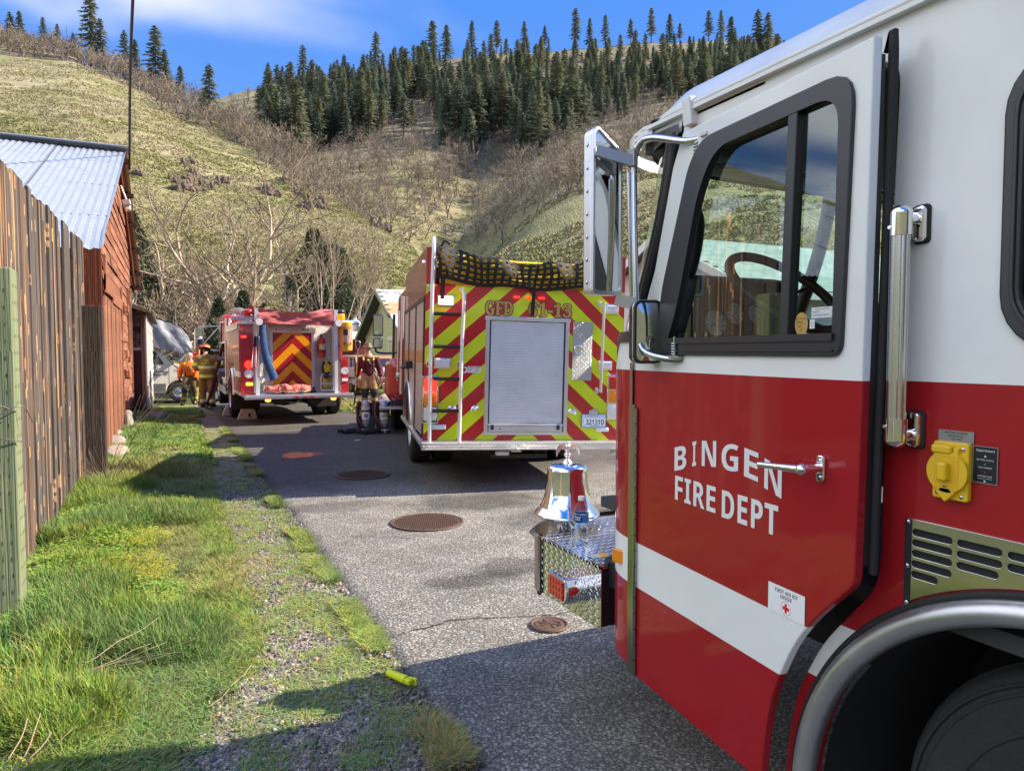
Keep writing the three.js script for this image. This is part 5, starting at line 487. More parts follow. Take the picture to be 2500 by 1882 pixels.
  { const g = new THREE.Group(); g.name = 'charging_receptacle'; t.add(g); const rib = []; for (let k = 0; k < 14; k++) rib.push(box(.004, .0022, .052, [-.0235, 1.312 + k * .0052, 1.158])); mesh('receptacle_base', [side(ext(rrect(1.121, 1.198, 1.286, 1.409, .006), .014, .003), 0)], MAT.yellow, g); mesh('receptacle_cover', [cyl(.044, .044, .012, [-.018, 1.346, 1.158], [0, 0, PI / 2], 40), rbox(.012, .03, .03, [-.018, 1.302, 1.155], [PI / 4, 0, 0], .003), rbox(.02, .04, .022, [-.03, 1.347, 1.155], null, .006), rbox(.016, .018, .044, [-.02, 1.393, 1.146], null, .005), rbox(.012, .03, .012, [-.016, 1.383, 1.175], null, .003), ...rib], MAT.yellow, g); mesh('screw', [[1.396, 1.186], [1.296, 1.185], [1.298, 1.133]].map(([y, z]) => sph(.0048, [-.014, y, z], [.6, 1, 1], 10, 8)), MAT.steel, g); }
  label('charger_panel', .05, .076, 256, (x, w, h) => { x.fillStyle = '#17191c'; x.fillRect(0, 0, w, h); x.strokeStyle = '#9aa0a4'; x.lineWidth = 6; x.strokeRect(3, 3, w - 6, h - 6); x.fillStyle = '#c9ced2'; x.textAlign = 'center'; x.font = 'bold 34px sans-serif'; x.fillText('SuperSmart', w / 2, 56); x.font = 'bold 22px sans-serif'; x.fillText('BATTERY STATUS', w / 2, 150); x.fillText('FULL CHARGE', w / 2, 230); x.fillText('BATTERY LOW', w / 2, 320); x.font = '16px sans-serif'; x.fillText('WARNING SOUNDER', w / 2, 345); for (const [y, c] of [[104, '#c9ced2'], [186, '#1d8a5a'], [272, '#8a1a1a'], [366, '#c9ced2']]) { x.fillStyle = c; x.beginPath(); x.arc(w / 2, y, 11, 0, 7); x.fill(); } }, t, [-.003, 1.3685, 1.2245], LEFT);
  // louvred steel grille over the wheel arch
  { const lowR = .716, out = [[1.056, 1.018], ...arc(lowR, Math.PI - Math.acos((AC[0] - 1.075) / lowR), Math.acos((AC[0] - 1.075) / lowR) - 0, 24), [1.85, 1.018], [1.85, 1.226], [1.056, 1.226]]; const holes = []; for (let row = 0; row < 7; row++) for (let c = 0; c < 8; c++) { const z0 = 1.073 + c * .1015, z1 = z0 + .0905, y1 = 1.2045 - row * .0237, y0 = y1 - .0155; const lim = (z) => AC[1] + Math.sqrt(Math.max(0, (lowR + .017) ** 2 - (z - AC[0]) ** 2)); if (z1 > 1.83) continue; let a = z0, b = z1; while (a < b && lim(a) > y0) a += .002; while (b > a && lim(b) > y0) b -= .002; if (z0 < AC[0] - .2) { a = z0; } if (b - a < .026) continue; if (lim((a + b) / 2) > y0 || lim(a) > y0 || lim(b) > y0) continue; holes.push(rrect(a, b, y0, y1, .0072, 4)); }
    mesh('grille', [side(ext(out, .006, .001, holes), .0)], std([.62, .62, .61], .16, 1), t); const bm = MAT.steel; const gg = t.children.at(-1); for (const y of [1.218, 1.118, 1.034]) piece('bolt', flat(sph(.006, [0, 0, 0], [.6, 1, 1], 10, 8)), bm, gg, [-.007, y, 1.063]); mesh('edge_trim', [bx(-.0075, -.001, 1.03, 1.224, 1.056, 1.071)], MAT.black, gg); mesh('grille_backing', [ext(out.map(([z, y]) => [clamp(z, 1.06, 1.845), Math.min(y + .003, 1.222)]), .0006).rotateY(-PI / 2).translate(-.0004, 0, 0)], MAT.dark, t); }
  // wheel arch trim, well, front wheels
  { const tg = new THREE.TorusGeometry(.669, .029, 12, 60, PI); tg.rotateY(-PI / 2).scale(1.15, 1, 1).translate(-.004, AC[1], AC[0]); mesh('arch_trim', [tg, rod([-.004, .30, AC[0] - .669], [-.004, AC[1], AC[0] - .669], .029), rod([-.004, .30, AC[0] + .669], [-.004, AC[1], AC[0] + .669], .029)], std([.70, .71, .72], .5, .9, { roughnessMap: scuffR }), t); const lip = new THREE.TorusGeometry(.704, .008, 8, 60, PI); mesh('arch_gasket', [lip.rotateY(-PI / 2).translate(-.004, AC[1], AC[0])], MAT.rubber, t);
    mesh('wheel_well', [new THREE.CylinderGeometry(.645, .645, .8, 40, 1, true, 0, PI).rotateZ(PI / 2).rotateX(0).translate(.44, AC[1], AC[0]), bx(.82, .84, .3, 1.1, .8, 2.1), bx(.03, .80, .3, .46, .785, .80)], MAT.dark, t); }
  const wheel = (x, z, s) => { const w = new THREE.Group(); w.name = 'wheel'; w.position.set(x, .49, z); t.add(w); const prof = [[.29, -.13], [.33, -.145], [.42, -.152], [.465, -.14], [.487, -.11], [.49, -.06], [.49, .06], [.487, .11], [.465, .14], [.42, .152], [.33, .145], [.29, .13]]; mesh('tyre', [lathe(prof, [0, 0, 0], 60).rotateZ(PI / 2), ...[.36, .40, .435, .455].flatMap(R => [-.147, .147].map(q => new THREE.TorusGeometry(R, .0045, 5, 60).rotateY(PI / 2).translate(q, 0, 0))), ...[-.09, -.045, 0, .045, .09].map(q => new THREE.TorusGeometry(.489, .004, 4, 60).rotateY(PI / 2).translate(q, 0, 0))], MAT.tire, w); mesh('rim', [lathe([[.0, -.02], [.09, -.03], [.12, -.10], [.16, -.06], [.25, -.05], [.27, -.12], [.295, -.13], [.295, .1], [0, .1]], [0, 0, 0], 40).rotateZ(s > 0 ? PI / 2 : -PI / 2)], MAT.alu, w); };
  wheel(.27, AC[0], -1); wheel(2.13, AC[0], 1); wheel(.27, 5.6, -1); wheel(2.13, 5.6, 1);
  mesh('chassis', [bx(.6, .8, .55, .85, -.6, 7.4), bx(1.6, 1.8, .55, .85, -.6, 7.4), bx(.3, 2.1, .48, .56, AC[0] - .06, AC[0] + .06), bx(.9, 1.5, .5, .95, .2, 2.4)], MAT.black, t);
  mesh('body', [bx(.02, 2.38, .55, 2.55, 3.3, 7.6, .02)], MAT.red, t);
  // rear side window
  { const g = mesh('side_window', [side(ext(hole, .002), .02)], phys([.25, .33, .30], 0, 0, { transmission: 1, thickness: 0, ior: 1.6 }), t); mesh('gasket', [side(ext(rrect(1.245, 2.22, 1.598, 2.178, .115), .018, .005, [rrect(1.283, 2.18, 1.636, 2.14, .085)]), .006), side(ext(rrect(1.266, 2.2, 1.62, 2.157, .1), .006, .002, [rrect(1.274, 2.19, 1.628, 2.149, .095)]), -.011)], MAT.frameB, g); }
  // corner marker lamp
  { const a = .45, p = [CR - CR * Math.cos(a) - .008, .832, -.0 - CR * Math.sin(a) + .05]; mesh('marker_lamp', [rbox(.016, .052, .075, [.012, .832, -.10], [0, .30, 0], .005)], MAT.amber, t); }
  // bumper extension with tread plate
  { const b = new THREE.Group(); b.name = 'bumper'; t.add(b); const tread = std([.66, .66, .65], .22, 1, { roughnessMap: scuffR }); mesh('bumper_box', [bx(.05, 2.35, .485, .724, -.80, -.30), ], MAT.black, b);
    const end = [[-.80, .478], [-.29, .478], [-.285, .735], [-.80, .735]]; const lug = (L, w, h) => { const g = new THREE.SphereGeometry(1, 8, 5, 0, 2 * PI, 0, PI / 2).scale(L, h, w); return g; };
    const lugs = []; let k = 0; for (let y = .489; y < .73; y += .0185) { k++; let j = 0; for (let z = -.792 + (k % 2) * .012; z < -.295; z += .024) { j++; lugs.push(lug(.0118, .0038, .0026).rotateX(0).rotateY(0).rotateZ(0).rotateY(((j + k) % 2 ? 1 : -1) * PI / 4).rotateZ(PI / 2).translate(.0445, y, z)); } }
    mesh('tread_plate', [bx(.045, .05, .478, .735, -.80, -.288), ...lugs], tread, b);
    const tl = []; k = 0; for (let x = .07; x < 1.3; x += .0185) { k++; let j = 0; for (let z = -1.03 + (k % 2) * .012; z < -.30; z += .024) { j++; if (x < .2 && z < -.80 - (x - .05) * .9) continue; tl.push(lug(.0118, .0038, .0026).rotateY(((j + k) % 2 ? 1 : -1) * PI / 4).translate(x, .7352, z)); } }
    mesh('tread_top', [ext([[.045, -.288], [2.35, -.288], [2.35, -.80], [2.0, -1.05], [.4, -1.05], [.045, -.80]].map(([x, z]) => [x, -z]), .011).rotateX(-PI / 2).translate(0, .7245, 0), ...tl], tread, b);
    mesh('bumper_channel', [(() => { const path = [[.035, -.795], [.06, -.90], [.13, -1.0], [.27, -1.09], [.5, -1.13], [1.9, -1.13], [2.13, -1.09], [2.27, -1.0], [2.34, -.90], [2.365, -.795]]; const c = new THREE.CatmullRomCurve3(path.map(([x, z]) => V(x, 0, z)), false, 'catmullrom', .3); const N = 80; return [[.745, .47], [.738, .748]].map(([a0], q) => q ? sheet(N, 1, (u, v) => { const p = c.getPoint(u), d = c.getTangent(u); return [p.x - d.z * -.04 * v * 1, .746, p.z + d.x * .04 * v * 1]; }) : sheet(N, 4, (u, v) => { const p = c.getPoint(u); return [p.x, lerp(.47, .747, v), p.z]; })); })()].flat(), std([.28, .24, .2], .4, .8, { roughnessMap: scuffR }), b);
    mesh('edge_strap', [tube([[.045, .748, -.80], [.043, .74, -.812], [.043, .60, -.812], [.045, .50, -.81], [.043, .46, -.82]], .006, 6, 20), sph(.012, [.045, .47, -.818])], MAT.black, b);
    mesh('recess', [cyl(.085, .085, .1, [.17, .70, -.285], null, 24)], MAT.dark, b); mesh('recess_rim', [new THREE.TorusGeometry(.087, .008, 8, 30, PI).rotateX(-PI / 2).translate(.17, .742, -.285)], MAT.rubber, b);
    label('warning_placard', .085, .055, 128, (x, w, h) => { x.fillStyle = '#c9cac6'; x.fillRect(0, 0, w, h); x.fillStyle = '#e0a030'; x.fillRect(w * .55, 0, w * .45, h); x.fillStyle = '#2a2a2a'; for (let k = 0; k < 5; k++) x.fillRect(8, 12 + k * 14, w * .42, 4); }, b, [.115, .7395, -.42], [-PI / 2, 0, 0]);
    { const l = new THREE.Group(); l.name = 'warning_light'; b.add(l); mesh('light_housing', [ext(rounded([[-.54, .562, .008], [-.40, .562, .008], [-.375, .60, .02], [-.375, .63, .02], [-.40, .665, .008], [-.54, .665, .008]]), .115, .006).rotateY(-PI / 2).translate(.055, 0, 0)], MAT.chrome, l); mesh('light_lens', [side(ext(rrect(-.532, -.405, .572, .655, .008), .006, .002), -.058), ...Array.from({ length: 15 }, (_, k) => rbox(.004, .02, .02, [-.065, .586 + Math.floor(k / 5) * .027, -.518 + (k % 5) * .0245], null, .004))], MAT.lensRed, l); }
    // bell with eagle
    const bell = new THREE.Group(); bell.name = 'bell'; bell.position.set(.247, .737, -.913); b.add(bell);
    mesh('bell_body', [lathe([[.004, .318], [.06, .316], [.088, .308], [.098, .296], [.098, .28], [.101, .23], [.108, .18], [.119, .135], [.138, .10], [.158, .078], [.162, .068], [.158, .062], [.150, .062], [.13, .09], [.10, .17], [.09, .29], [0, .30]], [0, 0, 0], 48)], MAT.chrome, bell);
    mesh('bell_stand', [lathe([[0, .07], [.02, .07], [.025, .03], [.05, .012], [.055, 0]], [0, 0, 0], 20), tube([[-.05, .004, .03], [-.03, .03, .01], [0, .06, 0]], .01, 6), tube([[.05, .004, .04], [.03, .03, .02], [0, .06, 0]], .01, 6), tube([[.01, .004, .07], [0, .03, .04], [0, .06, 0]], .01, 6)], MAT.chrome, bell);
    const wing = (s) => { const g = sheet(8, 3, (u, v) => [s * (.012 + .052 * u), .40 + .022 * Math.sin(u * 2.4) - .028 * u * u - v * (.018 + .018 * u) * (1 - .2 * ((Math.floor(u * 8)) % 2)), .006 * (1 - u) + .004 * v]); return g; };
    mesh('eagle', [lathe([[.024, .316], [.022, .326], [.012, .334], [.009, .345], [.017, .356], [.017, .362], [.009, .372], [.014, .385], [.0, .40]], [0, 0, 0], 18), sph(.014, [0, .392, 0], [1, 1.5, 1]), sph(.008, [0, .417, .008]), rod([0, .415, .01], [0, .412, .021], .004, .001), wing(1), wing(-1), wing(1).translate(0, 0, .006), wing(-1).translate(0, 0, .006), sph(.01, [0, .375, -.006], [1, 1.6, .6])], std([.8, .8, .82], .22, .75), bell);
  }
  // cab interior
  { const i = new THREE.Group(); i.name = 'cab_interior'; t.add(i); mesh('dashboard', [rbox(2.2, .5, .42, [1.2, 1.42, -.10], [.0, 0, 0], .06), rbox(.56, .26, .30, [.42, 1.74, -.02], [-.15, 0, 0], .09, 4), rbox(.5, .14, .3, [1.9, 1.70, -.02], null, .05)], std([.04, .042, .047], .6), i);
    const dial = canvasTex(128, 128, (x) => { x.fillStyle = '#1a1c20'; x.fillRect(0, 0, 128, 128); x.fillStyle = '#c8cdd2'; x.beginPath(); x.arc(64, 64, 58, 0, 7); x.fill(); x.strokeStyle = '#22252a'; x.lineWidth = 5; for (let k = 0; k < 9; k++) { const a = .75 * PI + k * .19 * PI; x.beginPath(); x.moveTo(64 + Math.cos(a) * 44, 64 + Math.sin(a) * 44); x.lineTo(64 + Math.cos(a) * 56, 64 + Math.sin(a) * 56); x.stroke(); } x.beginPath(); x.moveTo(64, 64); x.lineTo(30, 82); x.stroke(); }); const dm = std(0xffffff, .5, 0, { map: dial }); for (const [x, y, R] of [[.24, 1.70, .05], [.33, 1.735, .042], [.43, 1.735, .042], [.54, 1.70, .052]]) { const g = new THREE.CircleGeometry(R, 24); g.userData.keepUV = true; piece('gauge', g, dm, i, [x, y, .142], [-.15, .0, 0]); }
    const sw = new THREE.Group(); sw.name = 'steering_wheel'; sw.position.set(.37, 1.80, .33); sw.rotation.set(-.86, .10, 0, 'YXZ'); i.add(sw); const sm = std([.025, .026, .03], .5); mesh('wheel_rim', [new THREE.TorusGeometry(.205, .0165, 12, 48)], sm, sw); mesh('spoke', [tube([[0, 0, -.07], [.09, .03, -.03], [.215, .05, 0]], .007, 6), tube([[0, 0, -.07], [-.09, .03, -.03], [-.215, .05, 0]], .007, 6), tube([[.02, -.02, -.07], [.03, -.12, -.03], [.04, -.215, 0]], .007, 6), tube([[-.02, -.02, -.07], [-.03, -.12, -.03], [-.04, -.215, 0]], .007, 6), cyl(.05, .06, .05, [0, 0, -.07], [PI / 2, 0, 0])], sm, sw); mesh('column', [rod([.37, 1.74, .28], [.37, 1.2, .05], .045)], sm, i);
    mesh('seat', [rbox(.5, .14, .5, [.58, 1.36, .80], null, .05), rbox(.48, .62, .14, [.58, 1.66, 1.08], [-.12, 0, 0], .05), rbox(.5, .14, .5, [1.85, 1.36, .80], null, .05), rbox(.48, .62, .14, [1.85, 1.66, 1.08], [-.12, 0, 0], .05)], std([.03, .03, .033], .85), i); mesh('headrest', [rbox(.28, .2, .11, [.58, 1.86, 1.05], null, .05, 4), rbox(.28, .2, .11, [1.85, 2.06, 1.12], null, .05, 4)], std([.02, .02, .022], .85), i);
    mesh('grab_handle', [tube([[.10, 2.09, .10], [.16, 2.10, .10], [.205, 2.05, .09], [.20, 1.90, .06], [.165, 1.82, .03], [.08, 1.795, .0]], .0195, 8, 30)], MAT.black, i); mesh('sun_visor', [rbox(.62, .02, .24, [.5, 2.235, .16], [.2, 0, 0], .01), rbox(.3, .07, .2, [1.1, 2.22, .5], null, .02)], std([.09, .09, .095], .8), i); mesh('radio', [rbox(.2, .1, .2, [1.25, 1.78, .2], null, .02), tube([[1.25, 1.75, .3], [1.1, 1.6, .4], [1.0, 1.7, .5]], .006, 6)], MAT.plastic, i); }
}
// water bottle on the bumper
{ const b = thing('water_bottle', 'clear plastic water bottle with blue label standing on the chrome tread bumper', 'bottle', [1.648, .737, -2.734]); const pet = phys([.95, .97, .98], .05, 0, { transmission: 1, thickness: 0, ior: 1.35 }); mesh('bottle_body', [lathe([[0, .002], [.026, .002], [.032, .008], [.0335, .02], [.031, .03], [.0335, .04], [.031, .05], [.0335, .06], [.030, .072], [.0335, .086], [.034, .10], [.034, .142], [.031, .158], [.022, .176], [.0135, .188], [.0125, .20]], [0, 0, 0], 32)], pet, b); mesh('water', [lathe([[0, .004], [.025, .004], [.031, .01], [.031, .06], [.029, .072], [.031, .09], [0, .09]], [0, 0, 0], 24)], phys([.95, .98, 1], .0, 0, { transmission: 1, thickness: .06, ior: 1.33 }), b);
  const g = new THREE.CylinderGeometry(.0345, .0345, .044, 40, 1, true); g.userData.keepUV = true; mesh('bottle_label', [g.translate(0, .121, 0)], std(0xffffff, .4, 0, { side: THREE.DoubleSide, map: canvasTex(512, 128, (x, w, h) => { x.fillStyle = '#2f6fb4'; x.fillRect(0, 0, w, h); x.fillStyle = '#8fc3e8'; x.fillRect(0, 0, w, 12); x.fillRect(0, h - 16, w, 16); for (const c of [70, 330]) { x.fillStyle = '#132c66'; x.beginPath(); x.arc(c, 62, 54, 0, 7); x.fill(); x.fillStyle = '#fff'; x.textAlign = 'center'; x.font = 'bold 34px sans-serif'; x.fillText('Pure', c, 54); x.fillText('Life', c, 86); } }) }), b).rotation.y = -1.9; mesh('bottle_cap', [cyl(.0145, .0145, .018, [0, .208, 0], null, 24)], std([.85, .87, .88], .5), b); }
// ───────── the second fire engine, GFD 61-13, seen from behind ─────────
const round = (R, t, p, seg = 24) => cyl(R, R, t, p, [PI / 2, 0, 0], seg);      // disc facing +z
{
  const t = thing('fire_engine', 'red engine GFD 61-13 with lime and red chevrons, parked with its back to us', 'fire engine', [2.595, 0, -7.847]); t.rotation.set(0, -13.1 * D2R, -1.4 * D2R, 'YXZ');
  const chev = canvasTex(1024, 768, (x, w, h) => { const sx = w / 2.4, sy = h / 1.79, X = (m) => m * sx, Y = (m) => (2.37 - m) * sy; x.fillStyle = '#b3141c'; x.fillRect(0, 0, w, h); x.fillStyle = '#c9dc12'; for (let k = -2; k < 9; k++) { const a = 2.05 - k * .40, b = a - .20; for (const s of [0, 1]) { const e = s ? 2.4 : 0; x.beginPath(); x.moveTo(X(e), Y(a)); x.lineTo(X(1.2), Y(a + 1.08)); x.lineTo(X(1.2), Y(b + 1.08)); x.lineTo(X(e), Y(b)); x.fill(); } } });
  const pg = new THREE.PlaneGeometry(2.4, 1.79); pg.userData.keepUV = true; mesh('rear_panel', [pg.translate(1.2, 1.475, .004)], phys([1, 1, 1], .35, 0, { map: chev, clearcoat: .8, clearcoatRoughness: .12 }), t).userData.label = 'rear panel with red and lime chevrons';
  mesh('body', [bx(.04, 2.36, .6, 2.36, -3.3, 0), side(ext([[-3.35, 2.225], [0, 2.225], [0, 2.79], [-.06, 2.80], [-3.35, 2.80]], .11, .006), .11), side(ext([[-3.35, 2.225], [0, 2.225], [0, 2.79], [-.06, 2.80], [-3.35, 2.80]], .11, .006), 2.40), bx(-.006, .05, .58, 2.37, -.09, .003, .004), bx(2.35, 2.406, .58, 2.8, -.09, .003, .004)], MAT.redEngine, t);
  // left side shutters, wheel arch, rub rail
  const shut = (a, b, y0, y1, bandY) => { const g = []; for (let y = y0; y < y1; y += .034) g.push(side(ext([[a, y], [b, y], [b, y + .031], [a, y + .031]], .012, .003), .004)); return g; };
  for (const [a, b, y0] of [[-1.13, -.06, .62], [-2.28, -1.19, 1.30], [-3.28, -2.34, 1.30]]) { const s = mesh('side_shutter', shut(a, b, y0, 2.20), MAT.alu, t); mesh('gold_band', [bx(-.0105, -.0085, 1.47, 1.62, a, b)], std([.55, .26, .10], .35, .4), s); }
  mesh('shutter_frame', [...[-.04, -1.16, -2.31, -3.31].map(z => bx(-.02, .03, .6, 2.23, z - .03, z + .03)), bx(-.02, .03, 2.19, 2.235, -3.35, 0)], MAT.black, t);
  const AZ = -2.3; mesh('arch_trim', [new THREE.TorusGeometry(.60, .03, 8, 40, PI).rotateY(PI / 2).translate(-.012, .56, AZ), new THREE.TorusGeometry(.56, .02, 8, 40, PI).rotateY(PI / 2).translate(-.006, .56, AZ)], MAT.steel, t); mesh('arch_panel', [side(ext([[-3.3, .58], ...Array.from({ length: 21 }, (_, k) => { const a = PI - k / 20 * PI; return [AZ + Math.cos(a) * .58, .56 + Math.sin(a) * .58]; }), [-1.16, .58], [-1.16, 1.3], [-3.3, 1.3]], .03), .026)], MAT.alu, t); mesh('wheel_well', [bx(.3, .4, .3, 1.2, AZ - .6, AZ + .6)], MAT.dark, t);
  mesh('rub_rail', [bx(-.05, .0, .53, .585, -3.3, -.02, .008)], MAT.alu, t); mesh('side_step', [rbox(.09, .10, .5, [-.05, 1.42, -1.9], null, .02), rbox(.1, .03, .5, [-.06, 1.36, -2.6], null, .01)], MAT.black, t);
  const whl = (x, z, R, W, par, side2) => { const w = new THREE.Group(); w.name = 'wheel'; w.position.set(x, R, z); par.add(w); mesh('tyre', [lathe([[R * .58, -W / 2], [R * .85, -W / 2 - .01], [R * .97, -W * .42], [R, -W * .3], [R, W * .3], [R * .97, W * .42], [R * .85, W / 2 + .01], [R * .58, W / 2]], [0, 0, 0], 40).rotateZ(PI / 2)], MAT.tire, w); mesh('rim', [lathe([[0, .02], [R * .2, .04], [R * .26, .09], [R * .4, .05], [R * .55, -.02], [R * .6, W / 2]], [0, 0, 0], 28).rotateZ(side2 ? -PI / 2 : PI / 2)], MAT.alu, w); };
  for (const x of [.16, .50, 1.90, 2.24]) whl(x, AZ, .52, .29, t, x > 1); whl(.14, -6.75, .52, .3, t, 0); whl(2.26, -6.75, .52, .3, t, 1);
  mesh('chassis', [bx(.75, .95, .45, .72, -7.6, -.1), bx(1.45, 1.65, .45, .72, -7.6, -.1), bx(.5, 1.9, .40, .58, AZ - .08, AZ + .08), sph(.24, [1.2, .5, AZ], [1, 1, .8]), rbox(.7, .06, .1, [1.15, .38, -.12], null, .01)], MAT.black, t);
  // cab and hood ahead
  mesh('cab', [rbox(2.3, 2.0, 2.0, [1.2, 1.75, -5.3], null, .12), rbox(1.7, 1.1, 1.6, [1.2, 1.2, -7.0], null, .15), rbox(.5, .92, 1.35, [.10, 1.02, -6.85], [0, 0, 0], .22, 5), rbox(.5, .92, 1.35, [2.30, 1.02, -6.85], null, .22, 5), bx(.1, 2.3, .7, 1.9, -4.4, -3.3)], MAT.redEngine, t); mesh('front_bumper', [rbox(2.7, .1, .5, [1.1, .47, -7.9], null, .02), rbox(.5, .04, .6, [-.05, .50, -6.0], null, .01)], MAT.alu, t);
  { const m = new THREE.Group(); m.name = 'mirror'; m.position.set(-.33, 2.0, -6.5); t.add(m); mesh('mirror_head', [rbox(.21, .44, .08, [0, .12, 0], null, .03), rbox(.20, .22, .09, [0, -.24, 0], null, .04)], MAT.black, m); mesh('mirror_glass', [rbox(.17, .39, .01, [0, .12, .042], null, .02), rbox(.16, .18, .01, [0, -.24, .047], null, .03)], MAT.mirror, m); mesh('mirror_arm', [tube([[-.04, -.34, 0], [-.02, -.42, 0], [.15, -.44, 0], [.42, -.42, .05]], .02, 8), rod([.32, .35, 0], [.32, -.7, 0], .03)], MAT.black, m); }
  mesh('pump_panel_post', [rod([-.03, .9, -3.6], [-.03, 2.5, -3.6], .03), rod([-.05, 1.1, -4.3], [-.05, 2.3, -4.3], .02), rbox(.1, .1, .12, [-.06, 1.2, -3.8], null, .03)], MAT.alu, t);
  // tread plate step
  const treadMap = canvasTex(256, 256, (x, w) => { x.fillStyle = '#404040'; x.fillRect(0, 0, w, w); x.fillStyle = '#fff'; for (let j = 0; j < 4; j++) for (let i = 0; i < 4; i++) { x.save(); x.translate(32 + i * 64, 32 + j * 64); x.rotate(((i + j) % 2 ? 1 : -1) * PI / 4); x.beginPath(); x.ellipse(0, 0, 25, 8, 0, 0, 7); x.fill(); x.restore(); } }); treadMap.wrapS = treadMap.wrapT = THREE.RepeatWrapping; treadMap.repeat.set(9, 9); treadMap.colorSpace = THREE.NoColorSpace; const treadM = std([.46, .47, .48], .5, .45, { bumpMap: treadMap, bumpScale: .012, roughnessMap: scuffR });
  mesh('rear_step', [bx(-.04, 2.44, .508, .578, 0, .26, .006)], treadM, t); mesh('step_edge', [bx(-.042, 2.442, .50, .512, .2, .262)], MAT.alu, t);
  for (const x of [.97, 2.38]) mesh('under_lamp', [rbox(.17, .06, .05, [x - .06, .44, .1], null, .025), rbox(.15, .045, .02, [x - .06, .44, .128], null, .02)], MAT.lensWhite, t);
  // roller door
  { const g = new THREE.Group(); g.name = 'roller_door'; t.add(g); mesh('door_frame', [bx(.70, .745, .67, 2.02, 0, .03, .004), bx(1.665, 1.71, .67, 2.02, 0, .03, .004), bx(.69, 1.72, 1.985, 2.03, 0, .045, .006), bx(.69, 1.72, .645, .68, 0, .03, .004)], MAT.alu, g); mesh('door_track', [bx(.745, .762, .68, 1.985, .005, .02), bx(1.648, 1.665, .68, 1.985, .005, .02)], MAT.black, g); const sl = []; for (let y = .78; y < 1.97; y += .0315) sl.push(rbox(.886, .0305, .012, [1.205, y + .016, .012 + .0], null, .004, 1)); mesh('door_slats', sl, std([.72, .74, .78], .42, .35, { map: grime }), g); mesh('lift_bar', [rod([.75, .765, .03], [1.66, .765, .03], .012), rbox(.9, .07, .02, [1.205, .715, .012], null, .005)], MAT.alu, g); mesh('lift_handle', [rbox(.035, .06, .03, [.80, .735, .032], null, .008), rbox(.035, .06, .03, [1.60, .735, .032], null, .008)], MAT.black, g); label('door_sticker', .10, .025, 128, (x, w, h) => { x.fillStyle = '#d8d0cc'; x.fillRect(0, 0, w, h); x.fillStyle = '#a03028'; x.fillRect(8, 8, 50, 16); x.fillStyle = '#777'; x.fillRect(64, 8, 56, 4); x.fillRect(64, 18, 40, 4); }, g, [.92, .715, .0235]); }
  // ladder
  { const g = new THREE.Group(); g.name = 'ladder'; t.add(g); const lm = std([.80, .81, .80], .35, .3); mesh('ladder_rail', [tube([[.06, .57, .12], [.055, 1.5, .12], [.06, 2.4, .12], [.07, 2.80, .11], [.075, 2.885, .04], [.08, 2.88, -.06], [.08, 2.80, -.12]], .0215, 8, 50)], lm, g); mesh('ladder_rail', [tube([[.40, .57, .12], [.405, 1.5, .12], [.42, 2.1, .12], [.425, 2.24, .115], [.41, 2.31, .07], [.395, 2.33, .0]], .0215, 8, 40)], lm, g); for (const y of [2.03, 1.66, 1.295, .93]) mesh('rung', [rod([.085, y, .12], [.385, y, .12], .021)], MAT.rubber, g); for (const y of [2.31, 1.46]) mesh('bracket', [rbox(.05, .07, .1, [.035, y, .06], null, .01), ...(y < 2 ? [rbox(.05, .07, .1, [.38, y, .06], null, .01)] : [])], MAT.chrome, g); }
  mesh('grab_bar', [rod([2.10, 1.16, .09], [2.115, 2.24, .09], .017), rod([2.10, 1.18, .09], [2.08, 1.18, 0], .012), rod([2.115, 2.22, .09], [2.08, 2.22, 0], .012), rbox(.04, .07, .02, [2.075, 1.18, .012], null, .005), rbox(.04, .07, .02, [2.08, 2.22, .012], null, .005)], std([.72, .72, .72], .3, .7), t);
  // lamps
  const lampBox = (x, y, w, h, lens, lit) => { const g = new THREE.Group(); g.name = 'warning_light'; g.position.set(x, y, 0); t.add(g); mesh('light_housing', [rbox(w + .03, h + .025, .035, [0, 0, .02], null, .012)], MAT.chrome, g); mesh('light_lens', lit ? [rbox(w, h, .02, [0, 0, .035], null, .01)] : [rbox(w, h, .02, [0, 0, .035], null, .01), ...Array.from({ length: 12 }, (_, k) => rbox(w / 7, h / 3, .008, [-w / 2.4 + (k % 6) * w / 6, (k < 6 ? .25 : -.25) * h, .045], null, .003))], lens, g); return g; };
  { const l = lampBox(.225, 2.19, .165, .10, MAT.glowWhite, 1); lampLight(0xff6a5a, .03, [0, 0, .10], l); } lampBox(.20, 1.47, .165, .10, MAT.lensWhite); lampBox(2.235, 2.165, .15, .09, MAT.lensWhite); lampBox(2.17, 1.485, .15, .09, MAT.lensWhite);
  for (const [x0, s] of [[.07, 0], [2.30, 1]]) { const g = new THREE.Group(); g.name = 'tail_light'; g.position.set(x0, s ? .055 : 0, 0); t.add(g); mesh('light_frame', [rbox(.19, .54, .03, [0, 1.05, .016], null, .01)], MAT.chrome, g); for (const [y, m] of [[1.22, s ? MAT.lensRed : MAT.glowRed], [1.055, MAT.amber], [.885, MAT.lensWhite]]) mesh('light_lens', [rbox(.15, .15, .02, [0, y, .032], null, .012), round(.058, .012, [0, y, .044]), ...[.02, .038].map(R => new THREE.TorusGeometry(R, .004, 6, 24).translate(0, y, .05))], m, g); if (!s) lampLight(0xff2010, .02, [0, 1.22, .1], g); }
  const half = (x, y, rz) => mesh('marker_light', [sph(.052, [0, 0, 0], [1, .52, .5], 18, 10).rotateZ(rz).translate(x, y, .015), rbox(.11, .03, .03, [0, -.02, 0], null, .01).rotateZ(rz).translate(x, y, .015)], MAT.chrome, t); half(.325, .965, 0); half(.585, .965, .5); half(1.785, .93, -.4); half(2.04, .93, 0);
